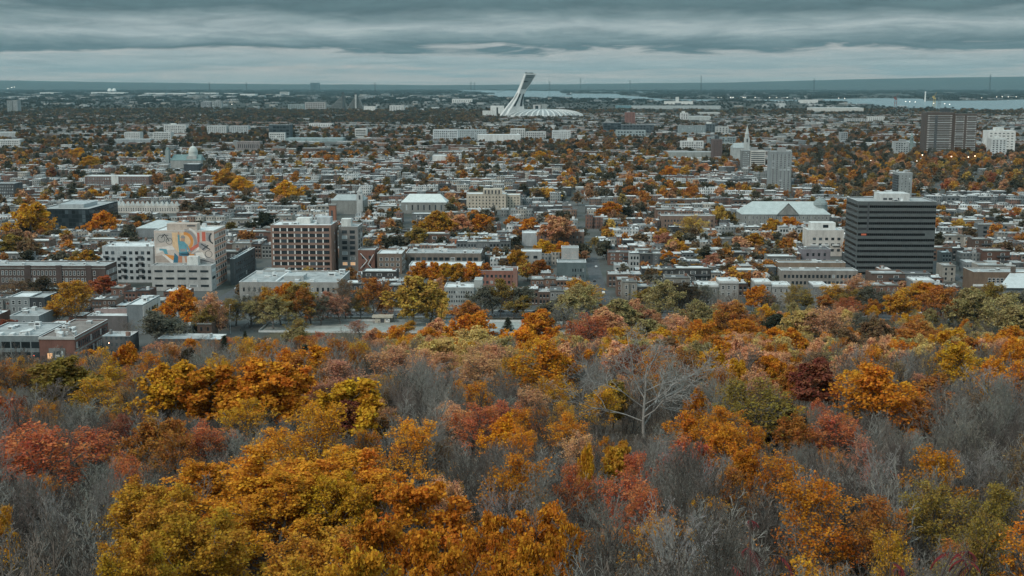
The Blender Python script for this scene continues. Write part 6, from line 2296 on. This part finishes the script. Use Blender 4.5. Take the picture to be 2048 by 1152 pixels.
def city_trees():
    pal = [('rust', .09), ('orange', .07), ('gold', .05), ('dark green', .18), ('brown', .17), ('grey green', .18), ('grey', .10), ('olive', .08), ('salmon', .08), ('red', .02), ('yellow', .02)]
    cols = np.array([TINT[p] for p, _ in pal]) * .72 + np.array([(.10, .078, .055)]) * .45
    pr = np.array([w for _, w in pal])
    pr /= pr.sum()

    def field(q0, q1, n, smin, smax, kinds, name, label, rowstep, vivid=1.0, keep_out=True):
        q = np.sqrt(rng.uniform(q0 ** 2, q1 ** 2, n))
        p = rng.uniform(-1, 1, n) * (.45 * q + 20)
        if rowstep:
            k = np.floor((q - 745) / rowstep)
            q = 745 + k * rowstep + rng.uniform(14, rowstep - 1.5, n)
        x, y = pq(p, q)
        u, v = proj(x, y, 0 * x)
        s = rng.uniform(smin, smax, n)
        dens = .60 + .85 * fbm(x, y, 260, 21)
        for poly, a in PARKS:
            dens = np.where(in_poly(u, v, poly), 1.5, dens)
        keep = rng.random(n) < dens
        for poly in RIVER:
            keep &= ~in_poly(u, v, poly)
        for st in P_STREET:
            keep &= ~((np.abs(p - st) < 2.5) & (q < 1300))
        if keep_out:
            for (p0, p1, a, b) in FOOT:
                keep &= ~((p > p0 - 2) & (p < p1 + 2) & (q > a + 2) & (q < b))
        keep &= clear_of(x, y, s * 11, s * 8)
        x, y, s, u = x[keep], y[keep], s[keep], u[keep]
        m = len(x)
        hue = fbm(x, y, 500, 33)
        ci = rng.choice(len(pal), m, p=pr)
        warm = rng.random(m) < np.clip(.22 * hue + np.where(u > 900, .14, -.04), 0, .4)
        ci[warm] = rng.choice([0, 1, 1, 2, 8], warm.sum())
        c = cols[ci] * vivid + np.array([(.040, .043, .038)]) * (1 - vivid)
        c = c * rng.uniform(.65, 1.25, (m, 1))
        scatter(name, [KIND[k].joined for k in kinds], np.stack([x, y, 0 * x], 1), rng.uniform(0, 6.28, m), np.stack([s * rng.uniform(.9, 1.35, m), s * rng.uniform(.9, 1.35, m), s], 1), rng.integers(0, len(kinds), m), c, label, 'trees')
    ck = ['city0', 'city1', 'city2', 'city3']
    field(750, 1250, 1450, .75, 1.4, ck, 'street_trees', 'autumn trees in the streets and yards of the nearer blocks', 34)
    field(1250, 2300, 3900, .8, 1.5, ck, 'yard_trees', 'autumn trees in the yards of the middle blocks', 34)
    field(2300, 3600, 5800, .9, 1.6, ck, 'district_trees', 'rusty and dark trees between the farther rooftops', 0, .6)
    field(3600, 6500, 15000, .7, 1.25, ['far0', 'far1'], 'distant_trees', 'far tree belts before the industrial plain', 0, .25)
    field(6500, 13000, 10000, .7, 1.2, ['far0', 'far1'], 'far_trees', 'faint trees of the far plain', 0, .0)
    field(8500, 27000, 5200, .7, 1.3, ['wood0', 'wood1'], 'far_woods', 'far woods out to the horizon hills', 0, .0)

city_trees()


def distant_specks():
    """pale sheds and blocks of the far plain, too small and many to tell apart"""
    n = 1300
    q = np.sqrt(rng.uniform(4600 ** 2, 14000 ** 2, n))
    p = rng.uniform(-1, 1, n) * .45 * q
    x, y = pq(p, q)
    u, v = proj(x, y, 0 * x)
    keep = rng.random(n) < .5 + .6 * fbm(x, y, 1500, 41)
    for poly in RIVER:
        keep &= ~in_poly(u, v, poly)
    keep &= ~((u > 1290) & (v < 197))
    hs = []
    for i in np.nonzero(keep)[0]:
        k = q[i] / 5000
        wc = R.choice(WALLS[2:4] + WALLS[5:7] + WALLS[5:6])
        hs.append([p[i], q[i], R.uniform(9, 38) * k, R.uniform(15, 50) * k, R.uniform(4, 9) * k, wc, ROOFS[R.choice((0, 0, 1))], 0])
    return hs


boxes_mesh(distant_specks(), 'pale specks of sheds and blocks scattered over the far plain')

# ------------------------------------------------------------------ small things of the park and the avenue
def car_mesh():
    paint = surf('car_paint', (.4, .4, .4), .05, .5, .3, tint='INSTANCER', spec=.6)
    L, Wd = 4.5, 1.8
    out = {}
    prof = [(-2.25, .35), (2.25, .35), (2.25, .75), (1.2, .95), (-2.1, .98), (-2.25, .8)]
    out['body'] = MB().prism(prof, -.88, .88, paint).mesh('body')
    out['cabin'] = MB().prism([(-1.75, .98), (.95, .96), (.35, 1.44), (-1.35, 1.46)], -.78, .78, paint).mesh('cabin')
    b = MB()
    b.prism([(-1.5, 1.0), (-.45, 1.0), (-.45, 1.36), (-1.2, 1.36)], -.80, -.785, GLASS)
    b.prism([(-.35, 1.0), (.72, 1.0), (.28, 1.36), (-.35, 1.36)], -.80, -.785, GLASS)
    out['side_window'] = b.mesh('side_window')
    out['wheel'] = MB().lathe([(.1, -.11), (.33, -.11), (.33, .11), (.1, .11)], 14, surf('tyre', (.02, .02, .02), .1, 1)).mesh('wheel')
    return out


CAR = car_mesh()


def car(x, y, z, rz, col, label):
    o = thing('parked_car', label, 'car', (x, y, z), rz, 'cars parked along the avenue')
    for k in ('body', 'cabin'):
        c = link(k, CAR[k], o)
        c['tint'] = [*col, 1.0]
    link('side_window', CAR['side_window'], o)
    for sx in (-1.4, 1.4):
        for sy in (-.8, .8):
            w = link('wheel', CAR['wheel'], o, (sx, sy, .33))
            w.rotation_euler = (math.pi / 2, 0, 0)
    return o


def small_things():
    cc = {'white': (.66, .66, .65), 'silver': (.38, .40, .41), 'black': (.02, .02, .022), 'grey': (.14, .15, .16), 'dark blue': (.025, .04, .08), 'red': (.30, .03, .03)}
    for i, (u, v, c, wh) in enumerate(((700, 631, 'grey', 'under the rusty street tree behind the court'), (716, 631.5, 'silver', 'left of the flat roofed kiosk'), (732, 631, 'black', 'close to the flat roofed kiosk, behind it'), (798, 631, 'silver', 'just right of the flat roofed kiosk'),
                                       (814, 631.5, 'dark blue', 'left of the big yellow tree trunk'), (838, 632, 'silver', 'beside the big yellow tree trunk'), (858, 631, 'grey', 'between the yellow tree and the grey office'), (880, 632, 'black', 'below the grey office front'),
                                       (899, 631, 'grey', 'below the close upright office windows'), (985, 629, 'silver', 'right of the grey office behind the fence'), (1003, 629, 'grey', 'by the lit window near the fence'), (1030, 627, 'black', 'under the dark trees left of the white car'),
                                       (1051, 627.5, 'white', 'alone in the open right of the dark tree trunks'), (1072, 626.5, 'dark blue', 'right of the lone white car'), (1716, 623, 'grey', 'leftmost of the cars glimpsed below the banded tower'), (1734, 623.5, 'silver', 'half hidden below the banded tower'),
                                       (1760, 623.5, 'grey', 'among bare trees below the banded tower'), (1801, 624, 'white', 'bright one below the banded tower'), (1824, 624.5, 'silver', 'next to the bright white one'), (1836, 624, 'white', 'last pale one before the dark gap'), (1858, 624, 'black', 'in the shade right of the pale cars'))):
        P = gp(u, v)
        off = 5.5 if u < 1100 else -1
        y = Q_AVE - P.x * math.tan(TH) * 1.0 + (6.6 if i % 3 else -6.4)
        k = y / P.y
        car(P.x * k, y, .03, -TH + (math.pi if i % 2 else 0), cc[c], '%s parked car %s' % (c, wh))
    for i, (p, q, c, wh) in enumerate(((35.2, 752, 'grey', 'in the straight street'), (39, 790, 'white', 'in the straight street'), (35.2, 840, 'black', 'in the straight street'), (39, 905, 'silver', 'in the straight street'), (35.4, 985, 'red', 'in the straight street'), (295, 860, 'black', 'in the street beside the banded tower'), (291, 900, 'white', 'in the street beside the banded tower'),
                                       (-204.6, 800, 'silver', 'in the street beside the mural block'), (-201, 842, 'white', 'in the street beside the mural block'))):
        x, y = pq(p, q)
        car(x, y, .03, math.pi / 2 - TH, cc[c], '%s car %s between house rows' % (c, wh))
    # bus by the court corner
    P = gp(526, 640)
    y = Q_AVE - P.x * math.tan(TH) - 4
    o = thing('bus', 'long white bus with a reddish roof stripe behind the court corner', 'bus', (P.x * y / P.y, y, .03), -TH)
    link('body', MB().box(-5.6, 5.6, -1.25, 1.25, .4, 2.8, surf('bus_white', (.62, .62, .6), .06, .5, .4)).mesh('body'), o)
    link('roof', MB().box(-5.6, 5.6, -1.25, 1.25, 2.81, 3.15, surf('bus_red', (.42, .15, .10), .06, .5, .4)).mesh('roof'), o)
    for i in range(6):
        link('window', MB().box(-.7, .7, -.02, .02, 0, .9, GLASS).mesh('window'), o, (-4.5 + 1.75 * i, -1.27, 1.6))
    for x in (-3.8, 3.6):
        link('wheel', MB().tube((x, -1.3, .48), (x, 1.3, .48), .48, .48, 14, surf('tyre', (.02, .02, .02), .1, 1)).mesh('wheel'), o)
    # kiosk
    P = gp(766, 644)
    o = thing('kiosk', 'low beige kiosk with a wide flat overhanging roof by the court', 'kiosk', (P.x, P.y, .04), -TH)
    k = P.y / F
    km = surf('kiosk_wall', (.42, .39, .33), .12, .5)
    link('wall', MB().box(-15 * k, 15 * k, -2.2, 2.2, 0, 2.9, km).mesh('wall'), o)
    link('roof', MB().box(-21 * k, 21 * k, -3, 3, 2.92, 4.0, surf('kiosk_roof', (.46, .43, .36), .1, .5)).mesh('roof'), o)
    link('door', MB().box(-1.2, 1.0, -2.28, -2.21, 0.05, 2.4, METAL_D).mesh('door'), o)
    link('notice_board', MB().box(1.8, 4.2, -2.3, -2.21, .4, 2.3, FRAME_W).box(2.1, 3.0, -2.33, -2.31, 1.4, 2.0, METAL_D).box(3.2, 3.9, -2.33, -2.31, .9, 1.3, METAL_D).mesh('notice_board'), o)
    # boards round the court
    bw = surf('rink_board', (.52, .54, .53), .12, .5)
    for lb, (a, b_, c, d) in (('low pale board along the far side of the court', (CP0, CP1, CQ1, CQ1 + .2)), ('low pale board along the near side of the court', (CP0, CP1, CQ0 - .2, CQ0)), ('low pale board closing the left end of the court', (CP0 - .2, CP0 - .02, CQ0, CQ1)), ('low pale board closing the right end of the court', (CP1 + .02, CP1 + .2, CQ0, CQ1))):
        x, y = pq(a, c)
        o = thing('board_fence', lb, 'fence', (x, y, .04), -TH)
        link('board', MB().box(0, b_ - a, 0, d - c, 0, 1.0, bw).mesh('board'), o)
        n = max(2, int(max(b_ - a, d - c) / 6))
        link('top_rail', MB().box(-.03, b_ - a + .03, -.03, d - c + .03, 1.004, 1.1, METAL_W).mesh('top_rail'), o)
    # wire fences
    def fence(label, p0, q0, p1, q1, hgt):
        x, y = pq(p0, q0)
        L = math.hypot(p1 - p0, q1 - q0)
        o = thing('wire_fence', label, 'fence', (x, y, .03), -TH + math.atan2(q1 - q0, p1 - p0))
        n = max(2, int(L / 3.2))
        n = min(n, 95)
        me = MB().tube((0, 0, 0), (0, 0, hgt), .07, .07, 5, METAL_D).mesh('post')
        for i in range(n + 1):
            link('post', me, o, (L * i / n, 0, 0))
        b = MB()
        m = int(L / .42)
        for i in range(m):
            xx = L * (i + .5) / m
            b.box(xx - .022, xx + .022, -.012, .012, .05, hgt - .06, METAL_D)
        for z in (.1, hgt * .5, hgt - .05):
            b.box(0, L, -.03, .03, z - .03, z + .03, METAL_D)
        link('wire_panel', b.mesh('wire_panel'), o)
    fence('tall dark wire fence behind the court along the avenue', CP0, CQ1 + 3, CP1 + 20, CQ1 + 3, 4.2)
    fence('wire fence slanting down the left end of the court', CP0 - 6, CQ1 + 3, CP0 - 9, CQ0 - 3, 3.6)
    fence('short wire fence glimpsed among the trees right of the court', 128, 700, 190, 702, 1.6)
    # lamp posts
    lp = surf('pole_steel', (.33, .36, .37), .1, .5)
    for u, vt, vb, arm, lb in ((495, 590, 637, 0, 'plain pale lamp post by the bus behind the court'), (624, 605, 634, 2.6, 'short lamp post with a wide double arm behind the court'), (652, 586, 634, 2.8, 'tall lamp post with a double crossarm behind the court'), (461, 610, 668, 0, 'tall bare pole at the left corner of the court'),
                               (788, 602, 644, 3.2, 'lamp post with a wide crossarm right of the kiosk'), (808, 588, 642, 0, 'thin tall pole in front of the yellow tree'), (963, 575, 634, 0, 'thin pole right of the grey office'), (1404, 572, 616, 0, 'thin pole before the stone houses right of centre'),
                               (1505, 560, 622, 0, 'tall thin pole before the stone houses farther right'), (1992, 1, 1, 0, '')):
        if not lb:
            continue
        P = gp(u, vb)
        z = z_at(P.y, vt)
        o = thing('lamp_post', lb, 'lamp post', (P.x, P.y, .03), -TH, 'lamp posts round the court')
        link('pole', MB().tube((0, 0, 0), (0, 0, z), .14, .09, 7, lp).mesh('pole'), o)
        if arm:
            link('crossarm', MB().box(-arm, arm, -.1, .1, z - .2, z, lp).mesh('crossarm'), o)
            for sx in (-1, 0, 1):
                link('lamp_head', MB().box(-.45, .45, -.3, .3, 0, .25, METAL_W).mesh('lamp_head'), o, (sx * (arm - .5), 0, z + .01))
        else:
            link('lamp_head', MB().box(-.1, 1.0, -.2, .2, z, z + .2, METAL_W).mesh('lamp_head'), o)
    # traffic lights low at the left
    red = emit('red_signal', (1.0, .10, .06), 5)
    warm = emit('signal_glow', (1.0, .45, .30), 6)
    for u, v, vb, c, lb in ((69, 711, 736, red, 'red traffic light before the red brick shop front'), (70.5, 721, 742, warm, 'glowing orange signal just under the red one'), (170, 709, 734, warm, 'orange red signal at the corner of the long shop'), (219, 686, 712, warm, 'orange red signal up the street beside the long shop')):
        P = gp(u, vb)
        P.z = max(0, float(terrain(P.x, P.y)))
        z = z_at(P.y, v) - P.z
        o = thing('traffic_light', lb, 'traffic light', P, 0, 'signals at the street corner')
        link('pole', MB().tube((0, .3, 0), (0, .3, z + .5), .08, .07, 6, METAL_D).mesh('pole'), o)
        link('housing', MB().box(-.28, .28, 0, .25, z - 1.0, z + .6, METAL_D).mesh('housing'), o)
        link('lamp', MB().lathe([(.05, -.03), (.24, -.02), (.24, .02), (.05, .06)], 12, c).mesh('lamp'), o, (0, -.03, z)).rotation_euler = (math.pi / 2, 0, 0)
        link('lamp', MB().lathe([(.05, -.03), (.24, -.02), (.24, .02), (.05, .06)], 12, METAL_D).mesh('lamp'), o, (0, -.03, z - .6)).rotation_euler = (math.pi / 2, 0, 0)


small_things()


# ------------------------------------------------------------------ sumac and people
def sumac():
    """shrubs at the lookout with red feathered leaves"""
    red = surf('sumac_leaf', (.13, .016, .018), .4, 6.0)
    stem = surf('sumac_stem', (.075, .055, .05), .2, 2.0)
    g = random.Random(4)

    def frond(n, L):
        b = MB()
        p = Vector((0, 0, 0))
        d = Vector((1, 0, .25)).normalized()
        pts = [p]
        for i in range(n):
            d = (d + Vector((0, 0, -.26))).normalized()
            p = p + d * L / n
            pts.append(p)
        for i in range(n):
            b.tube(pts[i], pts[i + 1], .006, .005, 4, stem)
            for s in (-1, 1):
                l = L * .30 * math.sin(math.pi * (.16 + .8 * i / n)) + .03
                o = pts[i + 1]
                w = l * .10
                e = o + Vector((.25 * l, s * l * .72, -l * .62))
                m_ = o + (e - o) * .45
                q = Vector((w, s * w * .2, w * .25))
                b.add([o, m_ + q, e, m_ - q], [(0, 1, 2, 3)], red)
        return b.mesh('leaf_frond')
    fr = [frond(9, .36), frond(7, .28)]
    for (u, v, d, n, sp, lb) in ((1545, 1058, 13.5, 7, .30, 'dark forked sumac stem with a red leaf cluster at its top'), (1600, 1108, 12, 4, .3, 'low sumac with a few red drooping leaves'), (1680, 1128, 11, 6, .42, 'sumac with bright red pinnate leaves on the bottom edge'), (1745, 1098, 12, 4, .3, 'sumac with two drooping red leaves, left of the wide one'),
                                 (1830, 1098, 11.5, 7, .5, 'wide sumac with long brownish red leaves'), (1885, 1110, 11.5, 4, .34, 'sumac with a short red leaf tuft beside the wide one'), (1955, 1120, 11, 5, .36, 'sumac nearest the corner with dull red leaves'), (1490, 1120, 12.5, 1, .3, 'leafless dark sumac stem bending to the left')):
        x = dxdy(u, v) * d
        zt = z_at(d, v)
        zg = float(terrain(x, d))
        o = thing('sumac', lb, 'shrub', (x, d, zg), 0, 'red sumac at the lookout')
        top = Vector((0, 0, zt - zg))
        b = MB()
        base = Vector((g.uniform(-.3, .3), .2, -.2))
        m1 = base.lerp(top, .55) + Vector((g.uniform(-.25, .25), 0, 0))
        b.tube(base, m1, .028, .022, 6, stem)
        tips = []
        for k in range(max(2, n // 2)):
            a = g.uniform(0, 6.28)
            t = top + Vector((math.cos(a) * sp, math.sin(a) * sp * .6, g.uniform(-.35, .1)))
            mm = m1.lerp(t, .5) + Vector((g.uniform(-.08, .08), 0, -.06))
            b.tube(m1, mm, .018, .014, 5, stem)
            b.tube(mm, t, .014, .008, 5, stem)
            tips.append(t)
        link('stem', b.mesh('stem'), o)
        for k in range(n):
            t = tips[k % len(tips)]
            l = link('leaf_frond', fr[k % 2], o, t, g.uniform(0, 6.28), (g.uniform(.55, .8),) * 3)


sumac()


def person_mesh(name, coat, legs, stride):
    """a small standing figure: one skinned surface"""
    me = bpy.data.meshes.new(name)
    v = [(0, 0, .92), (0, 0, 1.15), (0, 0, 1.40), (0, 0, 1.50), (0, 0, 1.60), (0, .02, 1.70),
         (-.09, 0, .88), (-.10, -stride * .5, .48), (-.10, -stride * .9, .07), (-.10, -stride * .9 - .14, .04), (.09, 0, .88), (.10, stride * .5, .48), (.10, stride * .9, .08), (.10, stride * .9 - .14, .04),
         (-.19, 0, 1.38), (-.24, .03, 1.10), (-.25, -.06, .86), (-.25, -.07, .77), (.19, 0, 1.38), (.24, -.03, 1.10), (.25, -.10, .86), (.25, -.11, .77)]
    e = [(0, 1), (1, 2), (2, 3), (3, 4), (4, 5), (0, 6), (6, 7), (7, 8), (8, 9), (0, 10), (10, 11), (11, 12), (12, 13), (2, 14), (14, 15), (15, 16), (16, 17), (2, 18), (18, 19), (19, 20), (20, 21)]
    r = [.15, .14, .15, .06, .095, .085, .095, .065, .05, .04, .095, .065, .05, .04, .07, .05, .042, .035, .07, .05, .042, .035]
    me.from_pydata(v, e, [])
    o = bpy.data.objects.new('person', me)
    COL.objects.link(o)
    o.modifiers.new('skin', 'SKIN')
    for i, s in enumerate(me.skin_vertices[0].data):
        s.radius = (r[i], r[i] * .85)
        s.use_root = i == 0
    o.modifiers.new('sub', 'SUBSURF').levels = 1
    dg = bpy.context.evaluated_depsgraph_get()
    m2 = bpy.data.meshes.new_from_object(o.evaluated_get(dg))
    bpy.data.objects.remove(o)
    skin = surf('skin', (.38, .22, .16), .05, 2)
    for m in (coat, legs, skin, surf('hair', (.03, .022, .018), .1, 3)):
        m2.materials.append(m)
    for p in m2.polygons:
        c = p.center
        p.material_index = 3 if c.z > 1.66 or (c.z > 1.56 and c.y > .02) else 2 if c.z > 1.52 or (abs(c.x) > .2 and c.z < .83) else 0 if c.z > .86 else 1
        p.use_smooth = True
    return m2


def people():
    dk = surf('coat_dark', (.03, .035, .045), .1, 2)
    jn = surf('trousers', (.035, .04, .06), .1, 2)
    rd = surf('coat_red', (.20, .05, .045), .1, 2)
    for i, (u, v, coat, rz, lb) in enumerate(((1519, 629.5, dk, 1.2, 'person in dark clothes standing alone on the path behind the salmon trees'), (481, 664, dk, .4, 'person in dark clothes on the left corner of the court'), (489, 658, dk, 2.4, 'person walking inside the left end of the court'), (436, 664, dk, -1.4, 'person in dark clothes on the lawn left of the court'),
                                              (748, 648, rd, 2.0, 'person in a reddish coat by the kiosk'), (758, 647, dk, 3.0, 'person in a dark coat waiting at the kiosk door'))):
        P = gp(u, v)
        o = link('person', person_mesh('person', coat, jn, .16 if i % 2 else .05), None, (P.x, P.y, .045), rz)
        tag(o, lb, 'person')


people()


# ------------------------------------------------------------------ what tells each house and tree apart
ORD = ['', 'second ', 'third ', 'fourth ', 'fifth ', 'sixth ', 'seventh ', 'eighth ', 'ninth ', 'tenth ', 'eleventh ', 'twelfth ', 'thirteenth ', 'fourteenth ', 'fifteenth ']


def label_all():
    groups = {}
    for o, desc, u, v in NEED:
        ph, lu, lv, d = min(((p, a, b, math.hypot((u - a) * .7, (v - b) * 1.3)) for p, a, b in LANDMARK), key=lambda t: t[3])
        du, dv = u - lu, v - lv
        if abs(du) > abs(dv) * 1.1:
            rel = 'left of' if du < 0 else 'right of'
        else:
            rel = 'below' if dv > 0 else 'above'
        groups.setdefault((desc, ph, rel), []).append((abs(du) + abs(dv), o))
    for (desc, ph, rel), l in groups.items():
        l.sort(key=lambda t: t[0])
        for k, (d, o) in enumerate(l):
            if len(l) == 1:
                o['label'] = '%s %s %s' % (desc, rel, ph)
            elif k == 0:
                o['label'] = 'nearest %s %s %s' % (desc, rel, ph)
            elif k < len(ORD):
                o['label'] = '%snearest %s %s %s' % (ORD[k], desc, rel, ph)
            else:
                o['label'] = 'far off %s %s %s' % (desc, rel, ph)


label_all()


# ------------------------------------------------------------------ the air
def haze():
    m = bpy.data.materials.new('haze_air')
    m.use_nodes = True
    nt = m.node_tree
    nt.nodes.clear()
    out = nd(nt, 'ShaderNodeOutputMaterial')
    pv = nd(nt, 'ShaderNodeVolumePrincipled')
    pv.inputs['Color'].default_value = (.36, .60, .67, 1)
    pv.inputs['Density'].default_value = HAZE
    pv.inputs['Anisotropy'].default_value = 0.0
    nt.links.new(pv.outputs[0], out.inputs['Volume'])
    b = MB().box(-52000, 52000, -600, 50000, -4, 640, m)
    struct('haze', b.mesh('haze'), 'stuff')


HAZE = 2.0e-5
haze()
# ---- END
